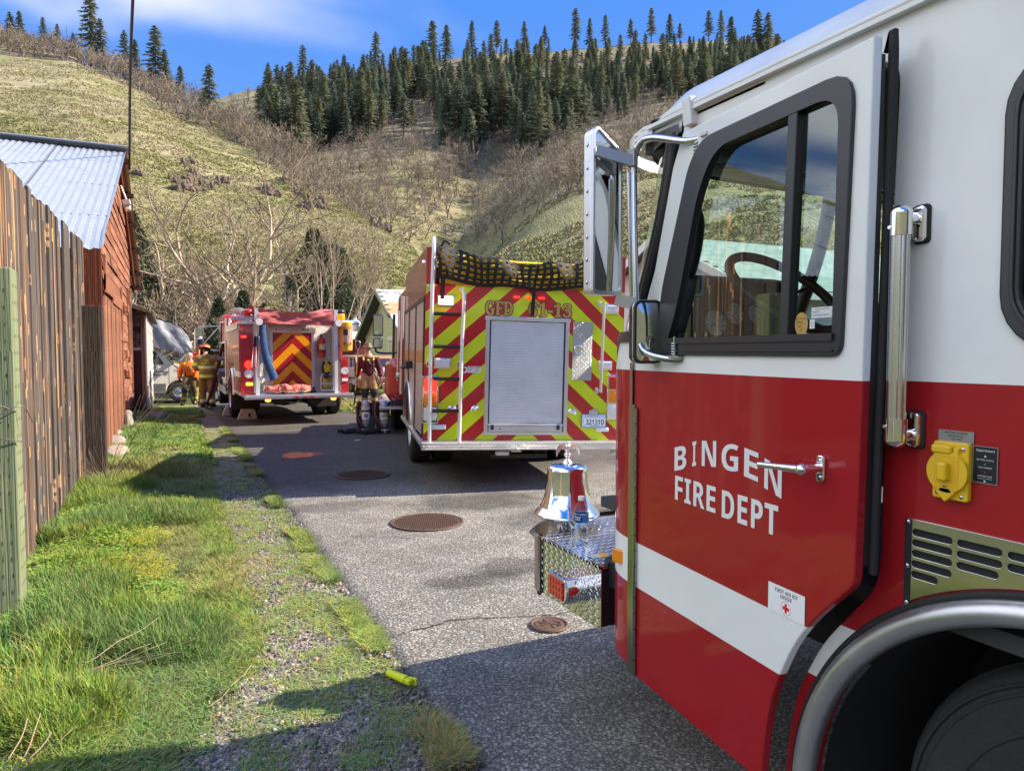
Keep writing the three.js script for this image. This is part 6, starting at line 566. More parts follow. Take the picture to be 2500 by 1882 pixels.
  for (const [x, y] of [[.175, .735], [2.16, .71]]) mesh('marker_light', [rbox(.165, .058, .03, [x, y, .016], null, .028), rbox(.14, .036, .02, [x, y, .03], null, .018)], MAT.lensWhite, t);
  for (const x of [1.06, 1.21, 1.36]) mesh('marker_light', [rbox(.075, .02, .02, [x, 2.262, .012], null, .008)], MAT.glowRed, t);
  { const g = new THREE.Group(); g.name = 'tread_panel'; t.add(g); mesh('panel_plate', [bx(1.76, 2.005, 1.30, 2.0, 0, .016, .004)], treadM, g); mesh('latch', [round(.056, .014, [1.828, 1.67, .02]), new THREE.TorusGeometry(.05, .009, 8, 28).translate(1.828, 1.67, .03), rbox(.07, .014, .012, [1.828, 1.67, .032], null, .004)], MAT.chrome, g); }
  label('license_plate', .305, .153, 512, (x, w, h) => { x.fillStyle = '#cfe0ef'; x.fillRect(0, 0, w, h); x.fillStyle = '#eef3f7'; x.fillRect(0, h * .3, w, h * .5); x.strokeStyle = '#8fa0ae'; x.lineWidth = 8; x.strokeRect(4, 4, w - 8, h - 8); x.fillStyle = '#b4434a'; x.textAlign = 'center'; x.font = 'bold 40px serif'; x.fillText('WASHINGTON', w * .42, 50); x.fillStyle = '#1d3f63'; x.font = 'bold 138px sans-serif'; x.save(); x.translate(w * .56, h * .80); x.scale(.84, 1); x.fillText('32131D', 0, 0); x.restore(); x.font = 'bold 34px sans-serif'; ['X', 'M', 'T'].forEach((c, k) => x.fillText(c, 34, 110 + k * 44)); x.font = 'bold 22px sans-serif'; x.fillText('EVERGREEN STATE', w * .55, h - 14); }, t, [2.045, .815, .03]); mesh('plate_holder', [rbox(.32, .165, .012, [2.045, .815, .018], null, .006), rbox(.1, .05, .04, [2.045, .925, .02], null, .015)], MAT.steel, t);
  for (const x of [.535, .615]) label('warning_label', .075, .075, 64, (x, w, h) => { x.fillStyle = '#e3e4e2'; x.fillRect(0, 0, w, h); x.fillStyle = '#b03030'; x.fillRect(5, 6, w - 10, 10); x.fillStyle = '#666'; for (let k = 0; k < 4; k++) x.fillRect(6, 24 + k * 9, w - 14 - (k % 2) * 12, 4); }, t, [x, 1.405, .008]); mesh('port', [round(.036, .02, [.452, 1.40, .015]), new THREE.TorusGeometry(.034, .008, 8, 24).translate(.452, 1.40, .026)], MAT.chrome, t);
  { const gold = [letters('GFD', serifBold, .695, 1.015, 2.045, 2.205), letters('61-13', serifBold, 1.21, 1.735, 2.045, 2.205)]; mesh('lettering', gold.flatMap((g, q) => [[0, 0], [.004, 0], [-.004, 0], [0, .004], [0, -.004]].map(([a, b], k) => g.clone().translate(a, b, .0085 + .00012 * k))), std([.62, .34, .10], .35, .3), t).userData.label = 'gold lettering GFD 61-13'; const out = []; for (const [dx, dy] of [[-.012, 0], [.012, 0], [0, .012], [0, -.012], [.009, .009], [-.009, -.009], [.009, -.009], [-.009, .009]]) for (const [s, a, b] of [['GFD', .695, 1.015], ['61-13', 1.21, 1.735]]) out.push(letters(s, serifBold, a, b, 2.045, 2.205).translate(dx, dy, .0058 + .0001 * out.length * .3)); mesh('lettering_outline', out, MAT.black, t); }
  // cargo net over the hose bed, hose behind it
  { const g = new THREE.Group(); g.name = 'cargo_net'; t.add(g); const top = (u) => 2.79 - .03 * sst(.0, .18, u) - .11 * Math.sin(clamp((u - .15) / .75) * PI) ** .8 + .02 * Math.sin(u * 23) + .015 * u, bot = (u) => 2.425 - .075 * Math.sin(u * PI) + .012 * Math.sin(u * 17 + 1), P = (u, v) => [.10 + 2.2 * u + .012 * Math.sin(v * 5 + u * 30), lerp(bot(u), top(u), v), .05 + .07 * Math.sin(v * 2.6) + .035 * Math.sin(u * 19 + v * 3) + .02 * Math.sin(u * 41)]; const m = std([.018, .018, .02], .75, 0, { map: fine, side: THREE.DoubleSide });
    for (let k = 0; k < 27; k++) { const u0 = k / 27 + .006, w = .0175; mesh('strap', [sheet(2, 14, (a, v) => { const p = P(u0 + a * w, v); p[2] += .004 * (k % 2); return p; }, (a, v) => [a * .05, v * .4])], m, g); } for (let k = 0; k < 6; k++) { const v0 = k * .178, w = k === 0 ? .13 : .082; mesh('strap', [sheet(90, 2, (u, a) => { const p = P(u, v0 + a * w); p[2] += .006 - .004 * (k % 2); return p; }, (u, a) => [u * 2.2, a * .05])], m, g); }
    for (let k = 0; k < 14; k++) mesh('strap', [sheet(2, 10, (a, v) => { const p = P(k / 14 + .02 + a * .02, 1); return [p[0], p[1] - .02 - .04 * v, p[2] - 2.8 * v]; })], m, g); mesh('hanging_strap', [sheet(2, 10, (a, v) => [1.225 + a * .045, lerp(2.37, 2.055, v) - .03 * (a - .5) * (a - .5) * (v > .95 ? 4 : 0), .10 - .07 * v])], m, g); mesh('hanging_strap', [sheet(2, 8, (a, v) => [.155 + a * .05, lerp(2.46, 2.20, v), .10 - .03 * v]), tube([[.16, 2.80, .05], [.2, 2.86, .06], [.26, 2.83, .04]], .014, 6)], m, g);
    const hose = []; const r = rng(5); for (let k = 0; k < 11; k++) { const y = 2.41 + k * .031; hose.push(tube(Array.from({ length: 12 }, (_, i) => [.16 + i * .18, y - .03 * Math.sin(i / 11 * PI) + .012 * (r() - .5) - (k > 5 ? .05 * i / 11 : 0), -.05 - .02 * r() - .02 * (k % 2)]), .026, 6, 40).scale(1, 1, 1)); } mesh('hose_load', hose, std([.80, .55, .02], .7), t); mesh('hose_bed', [bx(.11, 2.29, 2.30, 2.40, -3.2, -.1), bx(.11, 2.29, 2.4, 2.62, -3.2, -.5)], MAT.dark, t); }
  mesh('top_marker', [sph(.04, [0, 2.65, -.35], [.6, 1, 1])], MAT.chrome, t);
}
// ───────── the far engine with the red tarp ─────────
{
  const t = thing('fire_engine', 'older red engine with red tarp and orange chevrons farther down the lane', 'fire engine', [1.37, 0, -16.6]), C = MAT;
  mesh('body', [bx(0, 2.35, .62, 2.2, -3.9, -.62, .02), bx(0, .33, .64, 2.2, -.62, 0, .01), bx(2.17, 2.35, .665, 1.44, -.62, 0, .01), bx(0, 2.35, .6, 1.9, -6.1, -3.9, .02), bx(.33, 2.17, 2.0, 2.42, -3.8, -.7)], C.redFar, t);
  mesh('top_trim', [bx(-.03, .36, 2.195, 2.255, -3.9, .02, .006), bx(-.03, .02, 2.10, 2.19, -3.9, -.3)], C.alu, t);
  for (const [a, b] of [[-1.28, -.1], [-2.9, -1.34], [-3.86, -2.96]]) mesh('compartment_door', [bx(-.014, .004, a < -1.3 && a > -2.95 ? 1.32 : .72, 2.08, a, b, .005)], phys([.42, .03, .035], .35, 0, { clearcoat: .6, clearcoatRoughness: .08 }), t); mesh('door_trim', [bx(-.012, .01, .70, 2.1, -1.33, -1.29), bx(-.02, .012, 1.04, 1.16, -1.26, .0), bx(-.02, .01, .64, .70, -3.9, 0)], C.alu, t);
  const AZ = -2.15; mesh('arch_trim', [new THREE.TorusGeometry(.60, .035, 8, 36, PI).rotateY(PI / 2).translate(-.016, .58, AZ)], C.chrome, t); mesh('wheel_well', [cyl(.59, .59, .3, [.15, .56, AZ], [0, 0, PI / 2], 36)], C.dark, t);
  const whl = (x, z, R, W, s) => { const w = new THREE.Group(); w.name = 'wheel'; w.position.set(x, R, z); t.add(w); mesh('tyre', [lathe([[R * .58, -W / 2], [R * .85, -W / 2 - .01], [R * .97, -W * .42], [R, -W * .3], [R, W * .3], [R * .97, W * .42], [R * .85, W / 2 + .01], [R * .58, W / 2]], [0, 0, 0], 36).rotateZ(PI / 2)], C.tire, w); mesh('rim', [lathe([[0, .02], [R * .2, .04], [R * .26, .09], [R * .4, .05], [R * .55, -.02], [R * .6, W / 2]], [0, 0, 0], 24).rotateZ(s ? -PI / 2 : PI / 2)], C.alu, w); };
  for (const x of [.07, .40, 2.05, 2.40]) whl(x, AZ, .53, .28, x > 1); whl(.1, -7.1, .53, .3, 0); whl(2.3, -7.1, .53, .3, 1);
  mesh('mud_flap', [bx(-.02, .56, .22, .62, -1.55, -1.53), ], C.rubber, t); mesh('mud_flap', [bx(1.68, 2.38, .24, .62, -1.55, -1.53)], C.rubber, t); mesh('chassis', [bx(.75, .95, .4, .7, -8, -.2), bx(1.45, 1.65, .4, .7, -8, -.2), sph(.26, [1.2, .5, AZ], [1, 1, .8]), bx(.4, 2.1, .42, .56, AZ - .07, AZ + .07), bx(.5, 1.9, .38, .6, -1.2, -1.0)], C.black, t);
  mesh('cab', [rbox(2.3, 1.9, 1.8, [1.2, 1.75, -7.2], null, .1)], C.redFar, t); mesh('cab_glass', [bx(.02, .06, 1.75, 2.5, -7.9, -6.6)], C.glassDark, t); mesh('pump_panel', [bx(-.02, .02, .8, 1.85, -5.9, -4.1)], C.steel, t); for (const [y, z, R] of [[1.05, -4.5, .08], [.95, -5.2, .07], [1.4, -4.8, .05]]) mesh('hose_port', [cyl(R, R * 1.1, .16, [-.1, y, z], [0, 0, PI / 2], 18)], std([.25, .25, .26], .4, .8), t); mesh('running_board', [bx(-.12, .1, .50, .56, -6.2, -3.0, .006), bx(-.12, -.1, .56, .68, -6.2, -3.2)], C.alu, t);
  { const m = new THREE.Group(); m.name = 'mirror'; m.position.set(-.55, 1.98, -7.9); t.add(m); mesh('mirror_head', [rbox(.26, .62, .1, [0, 0, 0], null, .02)], C.steel, m); mesh('mirror_glass', [rbox(.22, .56, .01, [0, 0, .055], null, .02)], C.mirror, m); mesh('mirror_arm', [rod([0, .38, 0], [.6, .42, .1], .02), rod([0, -.3, 0], [.6, -.36, .1], .02), rod([.0, -.3, 0], [.6, .4, .1], .015)], C.alu, m); } mesh('cab_post', [rod([-.02, .9, -4.05], [-.02, 2.5, -4.05], .025), rod([-.02, 2.4, -4.05], [-.06, 2.42, -5.5], .02), tube([[.05, 2.22, -3.2], [.05, 2.42, -3.3], [.05, 2.45, -3.6], [.05, 2.22, -3.8]], .02, 6)], C.alu, t);
  // inset rear: silver tread wall, chevron shutter
  const tm = canvasTex(128, 128, (x, w) => { x.fillStyle = '#404040'; x.fillRect(0, 0, w, w); x.fillStyle = '#fff'; for (let j = 0; j < 2; j++) for (let i = 0; i < 2; i++) { x.save(); x.translate(32 + i * 64, 32 + j * 64); x.rotate(((i + j) % 2 ? 1 : -1) * PI / 4); x.beginPath(); x.ellipse(0, 0, 25, 9, 0, 0, 7); x.fill(); x.restore(); } }); tm.wrapS = tm.wrapT = THREE.RepeatWrapping; tm.repeat.set(14, 14); tm.colorSpace = THREE.NoColorSpace; const tread = std([.66, .66, .65], .34, .9, { bumpMap: tm, bumpScale: .006, map: speck });
  mesh('rear_wall', [bx(.33, 2.17, .62, 2.25, -.64, -.60)], tread, t); mesh('tailboard', [bx(.06, 2.36, .585, .655, -.62, .42, .008), bx(.04, 2.38, .57, .63, .40, .44, .006)], C.alu, t); mesh('side_panel', [bx(.33, .36, .64, 2.2, -.6, -.02), bx(2.13, 2.17, .64, 2.2, -.6, -.02)], tread, t);
  const chev = canvasTex(512, 768, (x, w, h) => { const X = (m) => (m + .435) / .87 * w, Y = (m) => (2.03 - m) / 1.26 * h; x.fillStyle = '#a8141e'; x.fillRect(0, 0, w, h); x.fillStyle = '#f0a000'; for (const [a, b] of [[2.22, 2.0], [1.79, 1.57], [1.365, 1.155], [.945, .74]]) for (const s of [-1, 1]) { x.beginPath(); x.moveTo(X(0), Y(a)); x.lineTo(X(s * .435), Y(a - .435)); x.lineTo(X(s * .435), Y(b - .435)); x.lineTo(X(0), Y(b)); x.fill(); } x.fillStyle = '#0002'; for (let k = 0; k < 34; k++) x.fillRect(0, k * h / 34, w, 3); });
  { const g = new THREE.Group(); g.name = 'roller_door'; t.add(g); const p = new THREE.PlaneGeometry(.87, 1.26); p.userData.keepUV = true; mesh('door_slats', [p.translate(1.187, 1.40, -.574)], phys([1, 1, 1], .38, 0, { map: chev, clearcoat: .5 }), g).userData.label = 'shutter with orange and red chevrons'; mesh('door_frame', [bx(.69, .752, .70, 2.06, -.6, -.56, .006), bx(1.622, 1.69, .70, 2.06, -.6, -.56, .006), bx(.66, 1.72, 2.03, 2.16, -.6, -.55, .008), bx(.69, 1.69, .70, .77, -.6, -.56)], C.alu, g); }
  label('maker_sticker', .26, .075, 128, (x, w, h) => { x.fillStyle = '#e8e8e6'; x.fillRect(0, 0, w, h); x.fillStyle = '#222'; x.beginPath(); x.moveTo(6, 8); x.lineTo(36, 8); x.lineTo(20, 30); x.fill(); x.fillStyle = '#8a5550'; x.fillRect(46, 8, 74, 5); x.fillRect(46, 20, 60, 5); }, t, [.92, 2.10, -.546]); label('maker_badge', .17, .05, 128, (x, w, h) => { x.fillStyle = '#9aa0a2'; x.fillRect(0, 0, w, h); x.fillStyle = '#15181a'; x.beginPath(); x.ellipse(w / 2, h / 2, w / 2 - 2, h / 2 - 2, 0, 0, 7); x.fill(); x.fillStyle = '#ccc'; x.font = 'bold 18px sans-serif'; x.textAlign = 'center'; x.fillText('E-ONE', w / 2, h / 2 + 7); }, t, [1.49, 2.10, -.546]);
  for (const x of [.345, 2.06]) mesh('corner_post', [bx(x - .04, x + .04, .65, 2.545, -.02, .06, .006), ...Array.from({ length: 30 }, (_, k) => bx(x - .075, x - .04, .7 + k * .05, .73 + k * .05, -.02, .05))], std([.74, .75, .75], .45, .5), t);
  // red tarp over the hose bed
  mesh('hose_bed_cover', [sheet(60, 24, (u, v) => { const x = lerp(.385, 2.02, u), sag = .085 * Math.sin(u * PI) ** .7, top = 2.575 - .03 * u - sag, y = lerp(top, 2.195 + .015 * Math.sin(u * 5), v), fold = .09 * (fbm(u * 5 + v * 1.5, v * 2 - u * 2, 3, 401) - .5) + .03 * Math.max(0, Math.sin((u - .55) * 6 - (v - .3) * 4)) + .02 * Math.max(0, Math.sin((u - .2) * 9 + v * 6)); return [x, y, .05 + fold - .05 * Math.abs(u - .5) * 2 * (v)]; }), sheet(40, 20, (u, v) => { const x = lerp(.385, 2.02, u), sag = .085 * Math.sin(u * PI) ** .7; return [x, 2.575 - .03 * u - sag + .10 * Math.sin(v * PI) * (1 - sag * 6), .05 - 3.6 * v + .0]; })], std([.50, .13, .13], .8, 0, { side: THREE.DoubleSide, map: grime }), t);
  mesh('finial', [rod([.32, 2.54, 0], [.32, 2.62, 0], .02)], C.chrome, t);
  // lamps
  const disc = (x, y, R, m, z = .004) => mesh('tail_light', [round(R, .03, [x, y, z + .015], 28), ...[.35, .6, .85].map(q => new THREE.TorusGeometry(R * q, .005, 6, 28).translate(x, y, z + .03))], m, t); disc(.175, 1.315, .085, C.glowRed); disc(.175, 1.115, .098, C.lensWhite); disc(2.255, 1.34, .075, C.lensRed); disc(2.255, 1.155, .085, C.lensWhite);
  mesh('marker_light', [rbox(.14, .07, .02, [.18, .89, .012], null, .01)], C.glowAmber, t); mesh('marker_light', [rbox(.11, .05, .012, [.08, 1.92, .008], null, .006)], C.glowRed, t); mesh('marker_light', [rbox(.13, .07, .02, [2.26, .945, .012], null, .01)], C.lensWhite, t); for (const x of [1.13, 1.30, 1.45]) mesh('marker_light', [rbox(.10, .035, .02, [x, .61, .45], null, .008)], C.lensRed, t); for (const x of [.53, 1.94]) mesh('work_lamp', [sph(.055, [x, .545, .3], [1.15, .8, .8])], C.glowAmber, t);
  for (const x of [.39, 2.10]) { const g = mesh('flood_lamp', [sph(.085, [x, 2.26, .10], [1, .75, .8]), rod([x, 2.2, .1], [x, 2.0, .06], .02)], C.steel, t); mesh('lamp_glass', [round(.075, .02, [x, 2.245, .16])], C.lensWhite, g); }
  { const g = new THREE.Group(); g.name = 'beacon'; g.position.set(.12, 2.42, -.15); t.add(g); mesh('beacon_lens', [lathe([[.0, .12], [.07, .11], [.095, .06], [.10, -.05], [0, -.05]], [.08, 0, 0], 22)], C.lensRed, g); mesh('beacon_dome', [lathe([[.0, .15], [.1, .13], [.15, .05], [.16, -.06], [0, -.06]], [-.10, 0, -.12], 22)], phys([.9, .8, .8], .1, 0, { transmission: .85, thickness: 0 }), g); mesh('beacon_base', [rbox(.55, .05, .2, [.0, -.09, -.04], null, .01), rbox(.3, .03, .1, [.2, -.04, .02], null, .01)], C.steel, g); }
  { const g = new THREE.Group(); g.name = 'beacon'; g.position.set(2.19, 2.37, 0); t.add(g); mesh('beacon_lens', [lathe([[.0, .10], [.07, .10], [.09, .08], [.09, -.04], [.07, -.06], [0, -.06]], [0, 0, 0], 22)], phys([.95, .32, .01], .2, 0, { clearcoat: 1, emissive: 0xff7a00, emissiveIntensity: .5 }), g); mesh('beacon_hood', [lathe([[.0, .21], [.06, .20], [.095, .15], [.098, .09], [.06, .09]], [0, 0, -.02], 22)], C.black, g); mesh('beacon_base', [rbox(.1, .1, .1, [-.03, -.1, 0], null, .02)], C.alu, g); }
  // left rear gear
  mesh('pipe', [tube([[.50, .92, -.4], [.55, .96, -.35], [.66, .96, -.35]], .05, 8), cyl(.07, .07, .1, [.56, .80, -.35]), rbox(.3, .1, .12, [.5, .98, -.45], [0, 0, .2], .03)], C.alu, t);
}
{ // things carried on the far engine
  const P = (x, y, z) => [1.37 + x, y, -16.6 + z];
  { const e = thing('fire_extinguisher', 'red fire extinguisher hung on the back of the tarped engine', 'fire extinguisher', P(1.84, 1.47, -.48)); mesh('cylinder', [lathe([[0, 0], [.075, 0], [.085, .02], [.085, .38], [.06, .44], [.03, .47], [0, .47]], [0, 0, 0], 24)], phys([.50, .012, .014], .3, 0, { clearcoat: 1 }), e); mesh('valve', [cyl(.025, .03, .06, [0, .49, 0]), rbox(.14, .02, .02, [.02, .53, 0], [0, 0, .2], .005), tube([[-.03, .48, 0], [-.1, .46, .02], [-.11, .3, .03], [-.10, .14, .03]], .012, 6)], MAT.black, e); const g = new THREE.CylinderGeometry(.0865, .0865, .12, 24, 1, true, -.9, 1.8); g.userData.keepUV = true; mesh('extinguisher_label', [g.translate(0, .24, 0)], std(0xffffff, .5, 0, { map: canvasTex(128, 64, (x) => { x.fillStyle = '#eee'; x.fillRect(0, 0, 128, 64); x.fillStyle = '#e0c020'; x.fillRect(0, 0, 44, 64); x.fillStyle = '#555'; for (let k = 0; k < 6; k++) x.fillRect(50, 6 + k * 9, 66, 4); }) }), e); mesh('strap', [new THREE.CylinderGeometry(.088, .088, .03, 24, 1, true).translate(0, .13, 0)], MAT.black, e); }
  { const b = thing('tool_bag', 'faded red bag with cream stripe and black handles lying on the tailboard', 'bag', P(1.0, .655, -.02)); const g = sheet(48, 24, (u, v) => { const a = v * 2 * PI, x = (u - .5) * .98, R = .13 * Math.pow(Math.sin(clamp(u, .02, .98) * PI), .25), w = 1 + .16 * Math.sin(u * 17 + v * 5) + .10 * Math.sin(u * 31); return [x, .105 + Math.sin(a) * R * .80 * w * (Math.sin(a) < 0 ? .9 : 1) + .03 * Math.max(0, u - .8) * 5 * Math.max(0, Math.sin(a)), Math.cos(a) * R * 1.25 * w]; }, (u, v) => [u, v]); mesh('bag_body', [g], std(0xffffff, .85, 0, { side: THREE.DoubleSide, map: canvasTex(256, 128, (x, w, h) => { x.fillStyle = '#b8605c'; x.fillRect(0, 0, w, h); x.fillStyle = '#d8c79a'; x.fillRect(0, h * .07, w, h * .10); x.fillStyle = '#c87a74'; for (let k = 0; k < 12; k++) x.fillRect(k * 23, 0, 6, h); }) }), b); mesh('handle', [tube([[-.22, .10, .16], [-.2, 0, .20], [-.12, -.13, .40], [.05, -.18, .46], [.2, -.12, .42], [.27, .02, .2], [.26, .12, .15]], .014, 6, 40), tube([[-.22, .12, .15], [-.18, .20, .08], [-.12, .16, .12]], .012, 6)], MAT.black, b); }
  { const y = thing('yellow_bag', 'yellow cover with a striped flag hanging at the right rear of the tarped engine', 'bag', P(2.31, 1.63, .02)); const g = sheet(40, 20, (u, v) => { const a = u * 2 * PI, yy = v * .62, R = .135 * (.92 + .08 * Math.sin(v * PI)) * (1 + .02 * Math.sin(a * 9)); return [Math.cos(a) * R, yy, Math.sin(a) * R]; }, (u, v) => [u, v]); const ym = std([.62, .36, .035], .85, 0, { side: THREE.DoubleSide, map: speck }); mesh('cover', [g, sph(.125, [0, .62, 0], [1, .3, 1]), sph(.125, [0, 0, 0], [1, .25, 1]), ...Array.from({ length: 14 }, (_, k) => { const a = k / 14 * 6.28; return rod([Math.cos(a) * .128, .54, Math.sin(a) * .128], [Math.cos(a) * .10, .64, Math.sin(a) * .10], .014, .008, 5); })], ym, y); const f = new THREE.CylinderGeometry(.141, .141, .40, 20, 1, true, -.75, 1.5); f.userData.keepUV = true; mesh('flag_print', [f.translate(0, .33, 0)], std(0xffffff, .8, 0, { map: canvasTex(128, 192, (x, w, h) => { x.fillStyle = '#d5cdb8'; x.fillRect(0, 0, w, h); x.fillStyle = '#b9864a'; x.fillRect(0, 0, w, 26); x.fillStyle = '#a8423a'; for (let k = 0; k < 5; k++) x.fillRect(8 + k * 26, 26, 13, h - 50); x.fillStyle = '#2a3350'; x.fillRect(0, 26, 60, 66); x.fillStyle = '#7a5a34'; x.fillRect(0, h - 24, w, 24); x.fillStyle = '#e6d6b0'; x.font = 'bold 22px sans-serif'; x.textAlign = 'center'; x.fillText('PACK', w / 2, h - 5); }) }), y); mesh('strap', [rod([-.14, .5, -.02], [-.24, .52, 0], .012), rod([-.14, .1, -.02], [-.24, .08, 0], .012)], MAT.black, y); }
  { const b = thing('blue_sleeve', 'long blue fabric sleeve hanging from the left post of the tarped engine', 'sleeve', P(.46, 1.02, .06)); mesh('sleeve', [sheet(16, 30, (u, v) => { const a = u * 2 * PI, c = [lerp(.0, .24, Math.pow(1 - v, 2.4)), 1.16 * v + (v < .1 ? -.03 * (1 - v * 10) : 0), .0], R = lerp(.085, .075, v) * (1 + .06 * Math.sin(v * 40)); return [c[0] + Math.cos(a) * R, c[1] + Math.cos(a) * R * .5 * Math.pow(1 - v, 3), Math.sin(a) * R * .7]; })], std([.045, .14, .36], .85, 0, { side: THREE.DoubleSide, map: fine }), b); }
  { const f = thing('small_flag', 'small stars and stripes flag drooping from the left post of the tarped engine', 'flag', P(.30, 1.25, .10)); const g = sheet(10, 20, (u, v) => [(.02 + .16 * u) * (1 - .35 * v) - .02 - .14 * (1 - v) * .6 * 0 - .10 * (1 - v), v * .68, .03 * Math.sin(u * 12 + v * 3)], (u, v) => [u, v]); mesh('cloth', [g], std(0xffffff, .85, 0, { side: THREE.DoubleSide, map: canvasTex(96, 192, (x, w, h) => { x.fillStyle = '#e4dcd8'; x.fillRect(0, 0, w, h); x.fillStyle = '#b0303a'; for (let k = 0; k < 6; k++) x.fillRect(k * 16, 0, 8, h); x.fillStyle = '#232a48'; x.fillRect(0, 0, w * .7, h * .34); }) }), f); mesh('staff', [rod([.03, -.1, 0], [.03, .75, 0], .008)], MAT.alu, f); }
  { const s = thing('breathing_pack', 'yellow and black breathing pack clipped at the right rear of the tarped engine', 'breathing pack', P(1.92, .70, -.42)); mesh('cylinder', [lathe([[0, 0], [.06, .0], [.08, .03], [.08, .5], [.05, .58], [0, .6]], [0, .05, 0], 18)], std([.55, .40, .04], .5), s); mesh('frame', [tube([[-.14, .0, .1], [-.14, .3, .12], [-.10, .36, .12], [.10, .36, .12], [.15, .3, .12], [.15, .0, .1]], .016, 8), bx(-.14, .15, -.02, .02, .06, .14), bx(-.13, .14, .14, .17, .08, .12)], std([.72, .72, .70], .4, .5), s); mesh('harness', [tube([[-.06, .66, .04], [-.1, .5, .1], [-.05, .36, .1], [.05, .42, .12], [.08, .6, .06]], .028, 6), tube([[.06, .66, .04], [.14, .45, .08], [.1, .3, .12]], .025, 6), sph(.07, [-.02, .34, .1])], MAT.black, s); mesh('straps', [tube([[0, .68, .06], [.03, .5, .12], [.1, .42, .1], [.12, .6, .04]], .03, 6), rbox(.18, .2, .1, [.02, .5, .08], [.1, 0, .1], .04)], std([.58, .42, .03], .8), s); }
  { const c = thing('wheel_chock', 'pale wheel chock in front of the far engine left rear tyre', 'wheel chock', [1.62, 0, -18.1]); mesh('chock', [ext([[-.22, 0], [.22, 0], [.17, .22], [.10, .24], [-.13, .24]], .2, .01).rotateY(0)], std([.55, .55, .52], .6, 0, { map: speck }), c); mesh('grip', [bx(.02, .07, .05, .15, .2, .206)], MAT.dark, c); copy(c, 'pale wheel chock half hidden beyond the far engine left rear tyre', [1.36, 0, -19.3]); }
  { const h = thing('fire_hose', 'maroon fire hose running from the tarped engine down to the grass', 'hose', [1.3, 0, -22]); mesh('hose', [tube([[.03, 1.78, .7], [.0, 1.6, .2], [-.07, 1.15, -.1], [-.22, .55, -.2], [-.34, .12, -.35], [-.30, .05, -.9], [-.2, .05, -1.8], [.05, .03, -3]], .05, 10, 60)], std([.13, .022, .028], .8, 0, { map: fine }), h); }
}
// ───────── people: one continuous surface per figure, meshed from a smooth field of tapered limbs ─────────
function capD(p, c) { const [ax, ay, az, ra, bx_, by, bz, rb] = c, dx = bx_ - ax, dy = by - ay, dz = bz - az, px = p[0] - ax, py = p[1] - ay, pz = p[2] - az, t = clamp((px * dx + py * dy + pz * dz) / (dx * dx + dy * dy + dz * dz + 1e-9)), sx = c[8] ?? 1; const ex = px - dx * t, ey = py - dy * t, ez = (pz - dz * t) / sx; return Math.sqrt(ex * ex + ey * ey + ez * ez) - lerp(ra, rb, t); }
function field(caps, k = .035, grow = 0, clip) { return (p) => { let d = 1e3; for (const c of caps) { const e = capD(p, c) - grow, h = clamp(.5 + .5 * (d - e) / k); d = lerp(d, e, h) - k * h * (1 - h); } return clip ? Math.max(d, clip(p)) : d; }; }
function netMesh(f, lo, hi, s, colour) { // naive surface nets
  const n = [0, 1, 2].map(i => Math.ceil((hi[i] - lo[i]) / s) + 2), [nx, ny, nz] = n, val = new Float32Array(nx * ny * nz), at = (i, j, k) => (k * ny + j) * nx + i; for (let k = 0; k < nz; k++) for (let j = 0; j < ny; j++) for (let i = 0; i < nx; i++) val[at(i, j, k)] = f([lo[0] + i * s, lo[1] + j * s, lo[2] + k * s]);
  const idx = new Int32Array(nx * ny * nz).fill(-1), P = [], I = [], C = []; const E = [[0, 1], [2, 3], [4, 5], [6, 7], [0, 2], [1, 3], [4, 6], [5, 7], [0, 4], [1, 5], [2, 6], [3, 7]];
  for (let k = 0; k < nz - 1; k++) for (let j = 0; j < ny - 1; j++) for (let i = 0; i < nx - 1; i++) { const v = []; let m = 0; for (let c = 0; c < 8; c++) { v[c] = val[at(i + (c & 1), j + (c >> 1 & 1), k + (c >> 2))]; if (v[c] < 0) m |= 1 << c; } if (m === 0 || m === 255) continue; let x = 0, y = 0, z = 0, q = 0; for (const [a, b] of E) if ((v[a] < 0) !== (v[b] < 0)) { const t = v[a] / (v[a] - v[b]); x += lerp(a & 1, b & 1, t); y += lerp(a >> 1 & 1, b >> 1 & 1, t); z += lerp(a >> 2, b >> 2, t); q++; } idx[at(i, j, k)] = P.length / 3; const w = [lo[0] + (i + x / q) * s, lo[1] + (j + y / q) * s, lo[2] + (k + z / q) * s]; P.push(...w); if (colour) C.push(...colour(w)); }
  for (let k = 1; k < nz - 1; k++) for (let j = 1; j < ny - 1; j++) for (let i = 1; i < nx - 1; i++) { const a = val[at(i, j, k)] < 0; const quad = (b, c, d, e, flip) => { const q = [idx[b], idx[c], idx[d], idx[e]]; if (q.some(t => t < 0)) return; flip ? I.push(q[0], q[1], q[2], q[0], q[2], q[3]) : I.push(q[0], q[2], q[1], q[0], q[3], q[2]); };
    if (a !== (val[at(i + 1, j, k)] < 0)) quad(at(i, j - 1, k - 1), at(i, j, k - 1), at(i, j, k), at(i, j - 1, k), a); if (a !== (val[at(i, j + 1, k)] < 0)) quad(at(i - 1, j, k - 1), at(i - 1, j, k), at(i, j, k), at(i, j, k - 1), a); if (a !== (val[at(i, j, k + 1)] < 0)) quad(at(i - 1, j - 1, k), at(i, j - 1, k), at(i, j, k), at(i - 1, j, k), a); }
  const g = new THREE.BufferGeometry(); g.setAttribute('position', new THREE.Float32BufferAttribute(P, 3)); if (colour) g.setAttribute('color', new THREE.Float32BufferAttribute(C, 3)); g.setIndex(I); g.computeVertexNormals(); return g; }
const skinM = std(0xffffff, .6, 0, { vertexColors: true }), clothM = std(0xffffff, .85, 0, { vertexColors: true, bumpMap: fine, bumpScale: .004 });
const SK = [.50, .29, .21];
